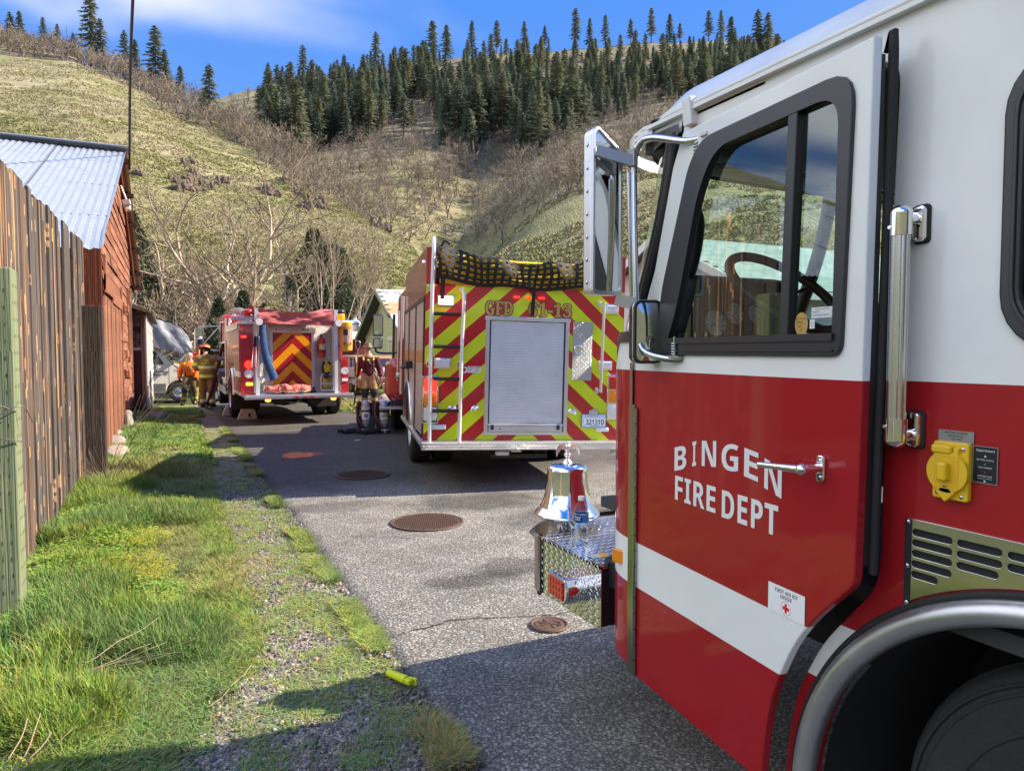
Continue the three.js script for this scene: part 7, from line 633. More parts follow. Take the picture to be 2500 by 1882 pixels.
function person(o) {
  const t = thing('person', o.label, 'person', o.at, o.turn), J = o.j, L = []; const limbC = (a, b, ra, rb, sx) => [...J[a], ra, ...J[b], rb, sx];
  const torso = [[...J.hip, .15, ...J.chest, .165, .72], [...J.chest, .16, J.chest[0], J.chest[1] + .16, J.chest[2], .12, .75], [...J.neck, .055, ...J.head, .06], [...J.shL, .075, ...J.shR, .075]], arms = [limbC('shL', 'elL', .062, .047), limbC('elL', 'wrL', .046, .030), limbC('shR', 'elR', .062, .047), limbC('elR', 'wrR', .046, .030)], legs = [limbC('hpL', 'knL', .095, .065), limbC('knL', 'anL', .062, .042), limbC('hpR', 'knR', .095, .065), limbC('knR', 'anR', .062, .042)];
  // hands: palm and five bent fingers closed round what they hold
  const hand = (w, d, s) => { const D = V(...d).normalize(), S = V(0, 0, 1).cross(D).normalize(), W0 = V(...w), palm = W0.clone().addScaledVector(D, .075), N = D.clone().cross(S).normalize(), g = []; g.push([...W0.toArray(), .028, ...palm.toArray(), .036, .7]); const tubes = []; for (let k = 0; k < 4; k++) { const b = palm.clone().addScaledVector(S, (k - 1.5) * .019), l = [.07, .078, .073, .058][k], a1 = b.clone().addScaledVector(D, l * .5).addScaledVector(N, .012), a2 = a1.clone().addScaledVector(D, l * .15).addScaledVector(N, l * .42), a3 = a2.clone().addScaledVector(D, -l * .22).addScaledVector(N, l * .22); tubes.push(tube([b.toArray(), a1.toArray(), a2.toArray(), a3.toArray()], .0092, 6, 8)); } const th = W0.clone().addScaledVector(D, .035).addScaledVector(S, .03 * s); tubes.push(tube([th.toArray(), th.clone().addScaledVector(S, .022 * s).addScaledVector(D, .03).addScaledVector(N, .012).toArray(), th.clone().addScaledVector(S, .016 * s).addScaledVector(D, .055).addScaledVector(N, .03).toArray()], .0105, 6, 8)); return [g, tubes]; };
  const [hL, fL] = hand(J.wrL, o.dirL ?? [0, -1, .1], 1), [hR, fR] = hand(J.wrR, o.dirR ?? [0, -1, .1], -1);
  const all = [...torso, ...arms, ...legs, ...hL, ...hR, [...J.anL, .045, J.anL[0] + (o.toeL?.[0] ?? 0), J.anL[1] - .05, J.anL[2] + (o.toeL?.[1] ?? .16), .04], [...J.anR, .045, J.anR[0] + (o.toeR?.[0] ?? 0), J.anR[1] - .05, J.anR[2] + (o.toeR?.[1] ?? .16), .04]];
  const hc = o.gloves ?? SK; const bodyG = netMesh(field(all, .04), [-.62, -.05, -.5], [.62, 1.72, .55], .02, (p) => { const dl = Math.hypot(p[0] - J.wrL[0], p[1] - J.wrL[1], p[2] - J.wrL[2]), dr = Math.hypot(p[0] - J.wrR[0], p[1] - J.wrR[1], p[2] - J.wrR[2]); return Math.min(dl, dr) < .13 ? hc : SK; });
  // head on its own finer grid, tilted on the neck
  const hx = o.headTurn ?? 0, tilt = o.headTilt ?? 0, R3 = new THREE.Matrix4().makeRotationFromEuler(new THREE.Euler(tilt, hx, 0, 'YXZ'));
  const headCaps = [[0, .10, -.015, .082, 0, .125, .0, .083], [0, .02, .03, .052, 0, .09, .02, .070], [0, -.005, .055, .030, 0, .02, .05, .04], [0, .085, .085, .013, 0, .05, .105, .016], [-.03, .095, .072, .016, .03, .095, .072, .016], [-.078, .06, 0, .014, -.080, .09, -.01, .017], [.078, .06, 0, .014, .080, .09, -.01, .017], [0, -.10, -.02, .055, 0, 0, -.01, .055]];
  const headG = netMesh(field(headCaps, .022), [-.12, -.10, -.13], [.12, .23, .15], .007, (p) => { const [x, y, z] = p; if (z > .055 && Math.abs(Math.abs(x) - .032) < .016 && Math.abs(y - .078) < .008) return [.10, .07, .06]; if (z > .05 && Math.abs(x) < .026 && Math.abs(y - .008) < .006) return [.30, .10, .09]; if (o.hair && (y > .135 || (z < .0 && y > .03) || (z < .03 && y > .10))) return o.hair; if (o.beard && z > .02 && y < .025) return o.beard; return SK; });
  headG.applyMatrix4(R3).translate(J.head[0], J.head[1], J.head[2]); const tint = (g) => paint(g, ...hc); mesh('body', [bodyG, headG, ...[...fL, ...fR].map(tint)], skinM, t);
  return { t, torso, arms, legs, J, R3 };
}
const wrinkle = (p, s = 1) => 1 + .28 * (fbm(p[0] * 14 * s + p[2] * 9, p[1] * 9 * s, 3, 301) - .5);
function garment(name, f, lo, hi, colour, parent, s = .017) { return mesh(name, [netMesh((p) => f(p) + .012 * (fbm(p[0] * 11 + p[2] * 7, p[1] * 8, 2, 305) - .5), lo, hi, s, colour)], clothM, parent); }
const BX = [[-.66, -.03, -.5], [.66, 1.7, .55]];
const shade = (c, p, k = .35) => c.map(v => v * (1 - k / 2 + k * fbm(p[0] * 12 + p[2] * 8, p[1] * 10, 3, 309)));
function boots(P, c, y = .16) { const J = P.J; for (const [a, q] of [[J.anL, P.toeL], [J.anR, P.toeR]]) mesh('boot', [netMesh(field([[a[0], a[1] + .14, a[2], .062, a[0], a[1], a[2], .058], [a[0], a[1] - .035, a[2] - .03, .045, a[0] + q[0], a[1] - .045, a[2] + q[1], .045]], .03), [a[0] - .16, a[1] - .12, a[2] - .32], [a[0] + .16, a[1] + .24, a[2] + .34], .018, () => c)], clothM, P.t); }
function helmet(parent, p, c, edge, R3, front) { const h = new THREE.Group(); h.name = 'helmet'; h.position.set(...p); h.setRotationFromMatrix(R3); parent.add(h); mesh('shell', [lathe([[0, .115], [.04, .112], [.08, .09], [.105, .05], [.115, .0], [.118, -.015]], [0, 0, 0], 26).scale(1, 1, 1.15), ...[0, 1, 2, 3].map(k => tube([0, .25, .5, .75, 1].map(t => { const a = t * PI, q = k * PI / 4; return [Math.cos(a) * .117 * Math.cos(q), Math.sin(a) * .118, Math.cos(a) * .13 * Math.sin(q)]; }), .006, 5))], std(c, .45), h); mesh('brim', [sheet(40, 3, (u, v) => { const a = u * 2 * PI, s = Math.sin(a), R = lerp(.112, .155 + (s < 0 ? .055 * s * s : .01), v); return [Math.cos(a) * R * .94, -.015 - .02 * v - (s < 0 ? .02 * v : 0), s * R * 1.1]; })], std(c, .5, 0, { side: THREE.DoubleSide }), h); mesh('helmet_band', [new THREE.CylinderGeometry(.119, .121, .03, 28, 1, true).scale(1, 1, 1.15).translate(0, .0, 0)], std(edge, .5, 0, { side: THREE.DoubleSide }), h); if (front) mesh('helmet_shield', [rbox(.07, .10, .012, [0, .055, .128], [-.25, 0, 0], .005)], std(front, .6), h); return h; }
{ // firefighter in the maroon shirt, tools in both hands
  const j = { hip: [-.02, .98, 0], chest: [-.03, 1.30, .02], neck: [-.03, 1.46, .01], head: [-.035, 1.585, .02], shL: [-.215, 1.40, 0], shR: [.17, 1.40, 0], elL: [-.315, 1.12, -.04], wrL: [-.335, .88, .05], elR: [.275, 1.12, -.05], wrR: [.315, .89, .06], hpL: [-.11, .93, 0], hpR: [.10, .93, 0], knL: [-.125, .52, .05], anL: [-.14, .09, 0], knR: [.125, .52, .09], anR: [.12, .09, .06] };
  const P = person({ label: 'firefighter in maroon shirt and tan trousers carrying a long tool in each hand', at: [4.89, 0, -19.27], turn: -14 * D2R, j, headTilt: .05, headTurn: -.1, hair: [.10, .06, .04], beard: [.34, .20, .15] }); P.toeL = [-.03, .15]; P.toeR = [.03, .15]; const t = P.t;
  const M = [.085, .012, .022], shirt = field([...P.torso.slice(0, 2), P.torso[3], ...P.arms.map((c, i) => { const q = [...c]; q[3] += .012; q[7] += .014; return q; })], .05, .018, (p) => Math.max(.92 - p[1] < 0 ? -1 : .92 - p[1], p[1] - 1.455)); const shirtF = (p) => { const d = shirt(p); const nl = Math.hypot(p[0] - j.wrL[0], p[1] - j.wrL[1], p[2] - j.wrL[2]), nr = Math.hypot(p[0] - j.wrR[0], p[1] - j.wrR[1], p[2] - j.wrR[2]); return Math.max(d, .055 - nl + (p[1] < j.wrL[1] ? .1 : 0), .055 - nr + (p[1] < j.wrR[1] ? .1 : 0)); }; garment('shirt', shirtF, ...BX, (p) => shade(M, p, .5), t);
  const T = [.36, .235, .10]; garment('trousers', field([...P.legs.map(c => { const q = [...c]; q[3] += .022; q[7] += .045; return q; }), [-.10, .93, 0, .11, .09, .93, 0, .11]], .05, .0, (p) => Math.max(p[1] - 1.02, .10 - p[1])), ...BX, (p) => p[1] > .34 && p[1] < .60 && p[2] > .08 ? [.025, .024, .025] : p[1] < .25 && p[1] > .17 ? [.50, .52, .10] : shade(T, p, .6), t);
  mesh('belt', [new THREE.CylinderGeometry(.165, .165, .05, 24, 1, true).scale(1, 1, .8).translate(-.02, .985, .0)], MAT.black, t); for (const [x, x2] of [[-.15, -.10], [.10, .08]]) mesh('suspender', [tube([[x2, 1.0, .13], [x, 1.2, .155], [x, 1.38, .12], [x * .95, 1.462, .02], [x, 1.36, -.13]], .018, 6)], MAT.black, t); mesh('strap_tab', [rbox(.04, .10, .02, [-.155, 1.405, .115], [-.45, 0, .1], .006), rbox(.04, .10, .02, [.115, 1.405, .115], [-.45, 0, -.1], .006), sph(.028, [-.035, 1.365, .155])], std([.62, .80, .02], .6), t); mesh('radio_strap', [tube([[-.10, 1.42, .11], [.0, 1.30, .17], [.12, 1.14, .15], [.18, 1.0, .1]], .014, 6), rbox(.07, .05, .03, [.08, 1.22, .17], [0, 0, -.5], .01)], MAT.black, t); mesh('pocket', [rbox(.14, .2, .07, [-.235, .70, .05], [0, .3, .1], .03), rbox(.13, .18, .07, [.225, .70, .08], [0, -.3, -.1], .03)], std(T, .9), t);
  helmet(t, [-.035, 1.745, .02], [.05, .07, .045], [.35, .45, .12], P.R3, [.34, .12, .10]);
  const W = (x, y, z) => V(x, y, z).applyAxisAngle(V(0, 1, 0), -14 * D2R).add(V(4.89, 0, -19.27)).toArray();
  const d = thing('roof_hook', 'long yellow-handled hook held upright in the right hand of the maroon-shirted firefighter', 'tool', W(-.36, .80, .075)); d.rotation.y = -14 * D2R; mesh('handle', [rod([.058, .75, -.02], [-.015, -.25, 0], .019)], std([.72, .46, .02], .5), d); mesh('hook', [rod([-.015, -.25, 0], [-.045, -.60, 0], .022), tube([[-.045, -.58, 0], [-.06, -.64, 0], [-.15, -.66, 0], [-.16, -.60, 0]], .014, 6)], MAT.black, d); mesh('grip', [tube([[.058, .74, -.02], [.06, .80, -.02], [.115, .93, -.02], [.11, 1.06, -.02], [.04, 1.09, -.02], [.0, 1.05, -.02], [.01, .92, -.02], [.06, .80, -.02]], .014, 6, 30)], MAT.steel, d);
  const b = thing('pry_bar', 'steel pry bar hanging slantwise from the left hand of the maroon-shirted firefighter', 'tool', W(.325, .80, .09)); b.rotation.y = -14 * D2R; mesh('bar', [rod([.16, .38, .02], [-.20, -.46, .04], .016), rbox(.05, .12, .03, [-.21, -.5, .04], [0, 0, -.4], .006), rod([.16, .38, .02], [.21, .50, .02], .02, .006)], MAT.steel, b);
}
{ // firefighter in tan coat, back to us
  const j = { hip: [0, .97, 0], chest: [0.02, 1.27, .05], neck: [.03, 1.45, .08], head: [.05, 1.56, .13], shL: [-.22, 1.40, .06], shR: [.23, 1.39, .06], elL: [-.29, 1.13, .12], wrL: [-.14, 1.03, .34], elR: [.30, 1.17, .14], wrR: [.14, 1.10, .36], hpL: [-.11, .92, 0], hpR: [.11, .92, 0], knL: [-.12, .50, .03], anL: [-.13, .09, 0], knR: [.12, .50, .04], anR: [.12, .09, .02] };
  const P = person({ label: 'firefighter in brown coat and red helmet with their back to us', at: [.94, 0, -22.3], turn: 168 * D2R, j, dirL: [.4, -.2, 1], dirR: [-.4, -.1, 1], gloves: [.03, .03, .03], headTilt: .35, hair: [.04, .03, .02] }); P.toeL = [-.03, .15]; P.toeR = [.03, .15]; const t = P.t, T = [.27, .155, .055], lime = [.62, .74, .03], sil = [.62, .64, .62];
  const band = (y, c, w = .075) => (p) => Math.abs(p[1] - y) < w / 2 ? (Math.abs(p[1] - y) < w / 6 ? sil : lime) : c; garment('coat', (p) => Math.max(field([...P.torso.slice(0, 2), P.torso[3], [0, .84, 0, .185, 0, 1.0, 0, .17, .8], ...P.arms.map(c => { const q = [...c]; q[3] += .025; q[7] += .03; return q; })], .06, .035)(p), .82 - p[1], p[1] - 1.50), ...BX, (p) => { if (Math.abs(p[0]) < .235 && p[1] < 1.3 || p[1] < .95) { const b1 = band(1.155, 0)(p), b2 = band(.90, 0)(p); if (b1) return b1; if (b2) return b2; } const e = Math.hypot(p[0] - .28, p[1] - 1.27, p[2] - .11); if (Math.abs(p[0]) > .24 && p[1] > 1.20 && p[1] < 1.29) return p[1] > 1.232 && p[1] < 1.256 ? sil : lime; return shade(T, p, .5); }, t);
  garment('trousers', field([...P.legs.map(c => { const q = [...c]; q[3] += .02; q[7] += .05; return q; })], .05, 0, (p) => Math.max(p[1] - .95, .09 - p[1])), ...BX, (p) => p[1] > .15 && p[1] < .24 ? (p[1] > .18 && p[1] < .205 ? sil : lime) : shade([.26, .155, .062], p, .55), t);
  mesh('pocket', [rbox(.16, .2, .06, [-.22, .68, .02], [0, -.2, 0], .02), rbox(.16, .2, .06, [.22, .68, .02], [0, .2, 0], .02)], std(T, .9), t);
  const tx = [letters('LDE', sansBold, -.075, .075, 1.325, 1.385), letters('DEPT', sansBold, -.105, .105, 1.235, 1.295)]; mesh('coat_lettering', tx.map(g => { const p = g.attributes.position; for (let i = 0; i < p.count; i++) p.setZ(i, .185 - .0 + .02 * Math.cos(p.getX(i) * 6) - .05 * (p.getY(i) - 1.3) * .6 - .035); return g.rotateY(PI).translate(0, 0, .0); }), std(lime, .6), t);
  mesh('boot', [0, 1].map(k => netMesh(field([[k ? .12 : -.13, .17, 0, .066, k ? .12 : -.13, .07, 0, .062], [k ? .12 : -.13, .05, -.04, .05, k ? .14 : -.16, .045, .17, .048]], .03), [k ? -.05 : -.3, -.02, -.15], [k ? .3 : .05, .26, .28], .018, () => [.02, .02, .02])), clothM, t);
  helmet(t, [.05, 1.71, .165], [.40, .018, .016], [.80, .58, .02], P.R3); mesh('neck_cape', [sheet(20, 6, (u, v) => { const a = PI + (u - .5) * 2.6 + PI / 2 + PI / 2, x = Math.sin(a) * .115, z = Math.cos(a) * .125; return [.05 + x * (1 + .2 * v), 1.69 - .15 * v, .14 + z * (1 + .2 * v)]; })], std([.02, .02, .02], .9, 0, { side: THREE.DoubleSide }), t);
}
{ // man in orange shirt walking towards us
  const j = { hip: [0, .95, 0], chest: [.0, 1.24, .02], neck: [0, 1.40, .02], head: [.02, 1.505, .03], shL: [-.19, 1.34, 0], shR: [.19, 1.34, 0], elL: [-.285, 1.09, -.03], wrL: [-.30, .86, .04], elR: [.25, 1.10, .02], wrR: [.20, .92, .18], hpL: [-.10, .90, 0], hpR: [.10, .90, 0], knL: [-.13, .50, .12], anL: [-.20, .10, .14], knR: [.12, .50, .0], anR: [.16, .12, -.16] };
  const P = person({ label: 'grey-haired man in orange shirt and suspenders walking beside the motorhome', at: [.56, -.15, -25.6], turn: -4 * D2R, j, gloves: [.03, .03, .03], hair: [.45, .44, .43] }); P.toeL = [-.04, .15]; P.toeR = [.03, .14]; const t = P.t, O = [.85, .16, .012];
  garment('shirt', (p) => Math.max(field([...P.torso.slice(0, 2), P.torso[3], ...P.arms.map(c => { const q = [...c]; q[3] += .015; q[7] += .02; return q; })], .05, .02)(p), .88 - p[1] - (Math.abs(p[0]) > .2 ? 1 : 0), p[1] - 1.41, .06 - Math.hypot(p[0] - j.wrL[0], p[1] - j.wrL[1], p[2] - j.wrL[2]) + (p[1] < j.wrL[1] ? .1 : 0)), ...BX, (p) => shade(O, p, .3), t);
  garment('trousers', field([...P.legs.map(c => { const q = [...c]; q[3] += .02; q[7] += .05; return q; }), [-.09, .9, 0, .11, .09, .9, 0, .11]], .05, 0, (p) => Math.max(p[1] - .96, .12 - p[1])), ...BX, (p) => p[1] > .42 && p[1] < .62 && p[2] > .1 ? [.025, .024, .022] : p[1] > .2 && p[1] < .27 ? [.50, .52, .10] : shade([.16, .12, .055], p, .5), t); boots(P, [.02, .02, .02]);
  mesh('belt', [new THREE.CylinderGeometry(.158, .16, .05, 24, 1, true).scale(1, 1, .8).translate(0, .94, 0)], MAT.black, t); mesh('suspender', [tube([[-.12, .96, .11], [-.13, 1.15, .16], [-.13, 1.32, .11], [-.13, 1.405, .02], [-.1, 1.2, -.14]], .017, 6), tube([[.14, 1.0, .12], [.05, 1.15, .165], [-.02, 1.28, .14], [-.1, 1.38, .06]], .017, 6)], MAT.black, t); mesh('strap_tab', [rbox(.04, .11, .02, [-.135, 1.35, .10], [-.35, 0, 0], .006)], std([.62, .74, .02], .6), t); mesh('glasses', [new THREE.TorusGeometry(.024, .003, 5, 16).translate(-.032, .078, .09).translate(...j.head), new THREE.TorusGeometry(.024, .003, 5, 16).translate(.032, .078, .09).translate(...j.head), rod([-.085, .085 + 0, .0].map((v, i) => v + j.head[i]), [-.056, .08, .085].map((v, i) => v + j.head[i]), .003), rod([.085, .085, .0].map((v, i) => v + j.head[i]), [.056, .08, .085].map((v, i) => v + j.head[i]), .003)], MAT.black, t);
  const q = thing('pike_pole', 'yellow tool pole standing up behind the man in orange', 'tool', [.78, -.15, -26.0]); mesh('pole', [rod([0, 0, 0], [.12, 2.3, 0], .022)], std([.72, .46, .03], .5), q); mesh('tip', [rod([.12, 2.3, 0], [.125, 2.45, 0], .015, .004)], MAT.steel, q);
}
// ───────── breathing packs standing on the lane ─────────
{ const pack = (label, at, turn, text, seed) => { const t = thing('breathing_pack', label, 'breathing pack', at, turn, null), r = rng(seed); mesh('air_cylinder', [lathe([[0, .0], [.03, .0], [.035, .06], [.085, .12], [.092, .16], [.092, .50], [.085, .56], [.055, .61], [0, .625]], [0, .06, 0], 28)], std([.40, .41, .42], .38, .3), t); const g = new THREE.CylinderGeometry(.0935, .0935, .30, 28, 1, true); g.userData.keepUV = true; mesh('cylinder_label', [g.translate(0, .40, 0)], std(0xffffff, .45, 0, { map: canvasTex(512, 256, (x, w, h) => { x.fillStyle = '#8c9092'; x.fillRect(0, 0, w, h); x.fillStyle = '#d9dcc4'; x.fillRect(0, 0, w, h * .26); x.fillStyle = '#17181a'; x.fillRect(0, h * .26, w, h * .11); x.fillStyle = '#e4e6e4'; x.fillRect(0, h * .40, w, h * .5); for (const c of [w * .25, w * .75]) { x.fillStyle = '#b02a2a'; x.textAlign = 'center'; x.font = 'bold 26px sans-serif'; x.fillText('3M', c, h * .15); if (text) { x.fillStyle = '#2c5a4c'; x.font = 'bold 66px sans-serif'; x.fillText(text, c, h * .74); } else { x.fillStyle = '#6d4a3c'; x.beginPath(); x.arc(c, h * .65, 36, 0, 7); x.fill(); x.fillStyle = '#b98a70'; x.beginPath(); x.arc(c, h * .65, 18, 0, 7); x.fill(); } } }) }), t).rotation.y = PI / 2 + .1;
    mesh('frame', [rbox(.25, .56, .09, [0, .34, -.11], null, .04), rbox(.28, .16, .2, [0, .09, -.06], null, .06), rbox(.1, .3, .16, [-.13, .22, -.02], [0, 0, .15], .05), rbox(.1, .3, .16, [.13, .22, -.02], [0, 0, -.15], .05), rbox(.2, .1, .1, [0, .60, -.08], null, .05)], MAT.black, t); t.scale.setScalar(.94); t.rotation.x = -.08; mesh('harness', [tube([[-.10, .60, -.12], [-.15, .64, -.04], [-.15, .5, .0], [-.17, .3, .03], [-.14, .14, .06]], .036, 7), tube([[.13, .60, -.12], [.17, .65, -.02], [.17, .45, .06], [.17, .25, .05], [.14, .1, .05]], .03, 7), tube([[-.1, .1, .08], [-.24, .05, .12], [-.4, .03, .16], [-.5, .05, .1]], .03, 6), tube([[.1, .1, .08], [.2, .05, .14], [.26, .03, .06]], .026, 6), rbox(.3, .1, .2, [-.3, .06, .05], [0, .3, .1], .04), rbox(.12, .08, .1, [-.52, .06, .14], null, .03)], std([.02, .02, .022], .85), t); mesh('hose', [tube([[-.06, .60, -.05], [-.15, .64, .0], [-.19, .5, .05], [-.17, .34, .1], [-.11, .22, .12], [-.05, .12, .12]], .014, 7, 30)], std([.28, .03, .04], .6), t); mesh('valve', [cyl(.04, .045, .07, [0, .05, .05]), rbox(.1, .05, .06, [.05, .06, .09], null, .015), cyl(.03, .03, .06, [-.05, .06, .1], [0, 0, PI / 2])], MAT.steel, t); return t; };
  pack('breathing pack with round emblem on its cylinder, left of the pair on the lane', [3.47, 0, -13.95], -.35, null, 3); pack('breathing pack with GFD on its grey cylinder, right of the pair on the lane', [3.78, 0, -13.75], -.2, 'GFD', 4);
}
// ───────── motorhome under a tarp ─────────
{ const o = [-2.2, -.37, -31.4], t = thing('motorhome', 'cream motorhome van with grey lower stripe parked across the lane end', 'van', [0, -.37, -31.45]); const Y = .37;
  const outl = rounded([[-5.4, .38], [-5.4, 2.1], [-.44, 2.09, .06], [-.36, 2.02, .08], [.17, 1.46, .04], [.40, 1.40, .1], [.50, 1.30, .12], [.60, 1.0, .08], [.62, .52, .1], [.58, .40, .05]]); const cream = phys([.82, .77, .64], .4, 0, { clearcoat: .6, clearcoatRoughness: .15, map: grime }), arch = Array.from({ length: 17 }, (_, k) => { const a = PI - k / 16 * PI; return [.27 + Math.cos(a) * .43, .38 + Math.sin(a) * .44]; });
  const body = [...outl.filter(p => p[1] > .42 || p[0] < -.5), [.70, .40], ...arch.slice().reverse().map(p => p)]; mesh('van_body', [ext([[-5.4, .40], [-5.4, 2.1], ...rounded([[-.44, 2.09, .06], [-.36, 2.02, .08], [.17, 1.46, .04], [.55, 1.38, .12], [.80, 1.25, .12], [.92, 1.0, .08], [.94, .50, .05]]), [.94, .40], ...arch.slice().reverse()], 1.9, .03).translate(0, 0, -1.9)], cream, t); mesh('lower_band', [bx(-5.4, -.18, .42, .70, -.02, .012), bx(.72, .93, .45, .70, -.02, .012)], std([.12, .135, .14], .5), t); mesh('rocker_panel', [bx(-5.4, -.2, .33, .42, -.1, .004)], MAT.alu, t); mesh('pinstripe', [bx(-5.4, -.22, 1.16, 1.19, -.01, .006), bx(-5.4, -.30, 1.04, 1.065, -.01, .006), ...[0, 1, 2].map(k => ext([[-.26 + k * .05, 1.03], [-.235 + k * .05, 1.03], [-.17 + k * .05, 1.19], [-.195 + k * .05, 1.19]], .007))], std([.05, .055, .07], .5), t); mesh('chassis', [bx(-5, .8, .3, .6, -1.7, -.2)], MAT.dark, t);
  mesh('nameplate', [letters('MOTORHOME', sansBold, .12, .46, 1.20, 1.235).translate(0, 0, .012)], MAT.black, t); const win = mesh('side_window', [ext(rounded([[-1.4, 1.47], [-1.4, 1.97], [-.52, 1.97, .05], [-.22, 1.46, .05]]), .012).translate(0, 0, .0)], MAT.glassDark, t); mesh('window_trim', [bx(-.86, -.83, 1.47, 1.97, 0, .02)], MAT.black, win); mesh('windshield', [(() => { const g = sheet(1, 1, (u, v) => [lerp(-.34, .15, v), lerp(2.0, 1.49, v), lerp(-1.75, -.15, u)]); return g.translate(.012, .015, 0); })()], MAT.glassDark, t); mesh('door_seam', [bx(-.055, -.047, .7, 1.46, 0, .006), rbox(.14, .03, .03, [-.62, 1.1, .02], null, .01)], MAT.black, t);
  const wheel = (x, z) => { const w = new THREE.Group(); w.name = 'wheel'; w.position.set(x, .37, z); t.add(w); mesh('tyre', [lathe([[.21, -.11], [.31, -.12], [.36, -.10], [.37, -.06], [.37, .06], [.36, .10], [.31, .12], [.21, .11]], [0, 0, 0], 36).rotateX(PI / 2)], MAT.tire, w); mesh('rim', [lathe([[0, .10], [.04, .10], [.08, .06], [.16, .03], [.20, .09], [.215, .11]], [0, 0, 0], 28).rotateX(PI / 2)], MAT.chrome, w); }; wheel(.27, -.08); wheel(-4.2, -.08); wheel(.27, -1.8); wheel(-4.2, -1.8);
  { const m = new THREE.Group(); m.name = 'mirror'; m.position.set(-.56, 1.5, .22); t.add(m); mesh('mirror_head', [rbox(.14, .20, .08, [0, .06, 0], null, .02), rbox(.13, .1, .08, [0, -.08, 0], null, .03)], MAT.steel, m); mesh('mirror_arm', [rod([0, -.1, 0], [-.15, -.52, -.18], .012), rod([0, -.1, 0], [.17, -.52, -.18], .012), rod([0, .1, 0], [-.25, .45, -.2], .012)], MAT.steel, m); } mesh('coach_body', [bx(-5.6, -.8, 2.08, 3.1, -1.95, .05, .08), rbox(1.2, .62, 1.8, [-.35, 2.45, -.95], null, .2)], std([.6, .58, .5], .5), t); mesh('side_marker', [rbox(.05, .03, .02, [.86, .85, .01], null, .005)], MAT.amber, t);
  const tp = thing('tarp', 'silver-grey tarp draped over the front of the motorhome', 'tarp', [0, 1.4, -31.4]); const tm = tex(256, 256, (u, v) => { const n = fbm(u * 8, v * 8, 4, 41, 8); return [.20 + .22 * n, .21 + .22 * n, .235 + .23 * n]; }, true, .5); const prof = (v) => { const p = [[-4, 1.55], [-1.6, 1.58], [-.6, 1.50], [.06, 1.30], [.38, 1.08], [.62, .74], [.78, .38], [.72, .26]]; const x = v * (p.length - 1), i = Math.min(p.length - 2, Math.floor(x)); return [lerp(p[i][0], p[i + 1][0], x - i), lerp(p[i][1], p[i + 1][1], x - i)]; };
  const fold = (x, y) => .05 * (fbm(x * 3.2 + y, y * 2.2, 3, 43) - .5) * 2 + .03 * Math.abs(Math.sin(x * 5 + y * 3)); mesh('tarp_cloth', [sheet(60, 40, (u, v) => { const [x, y] = prof(v); return [x + .05 * Math.sin(u * 9), y + .03 * Math.sin(u * 11 + v * 7), lerp(-1.9, .22, u)]; }), sheet(90, 36, (u, v) => { const [x, y] = prof(u), bot = x < -1.5 ? .40 : lerp(.42, .16, clamp((x + .9) / 1.3)) + .03 * Math.sin(x * 9), yy = lerp(y, Math.min(y, bot), v); return [x - .06 * v * clamp(u - .6) * 3, yy, .22 + fold(x, yy) * (1 - .0 * v) + .04 * Math.sin(v * 3)]; })], std(0xffffff, .42, .1, { map: tm, side: THREE.DoubleSide }), tp); mesh('loose_flap', [sheet(12, 16, (u, v) => [.30 + .24 * u - .05 * v + .05 * Math.sin(v * 4), .20 - .42 * v * (1 - .25 * u), .16 + .06 * Math.sin(u * 7 + v * 5)])], std([.55, .56, .58], .3, .4, { side: THREE.DoubleSide }), tp); mesh('tie_rope', [rod([-.14, .32, .26], [-.46, .0, .22], .008), rod([.28, .28, .26], [-.3, -.05, .24], .008)], std([.6, .58, .5], .8), tp); }
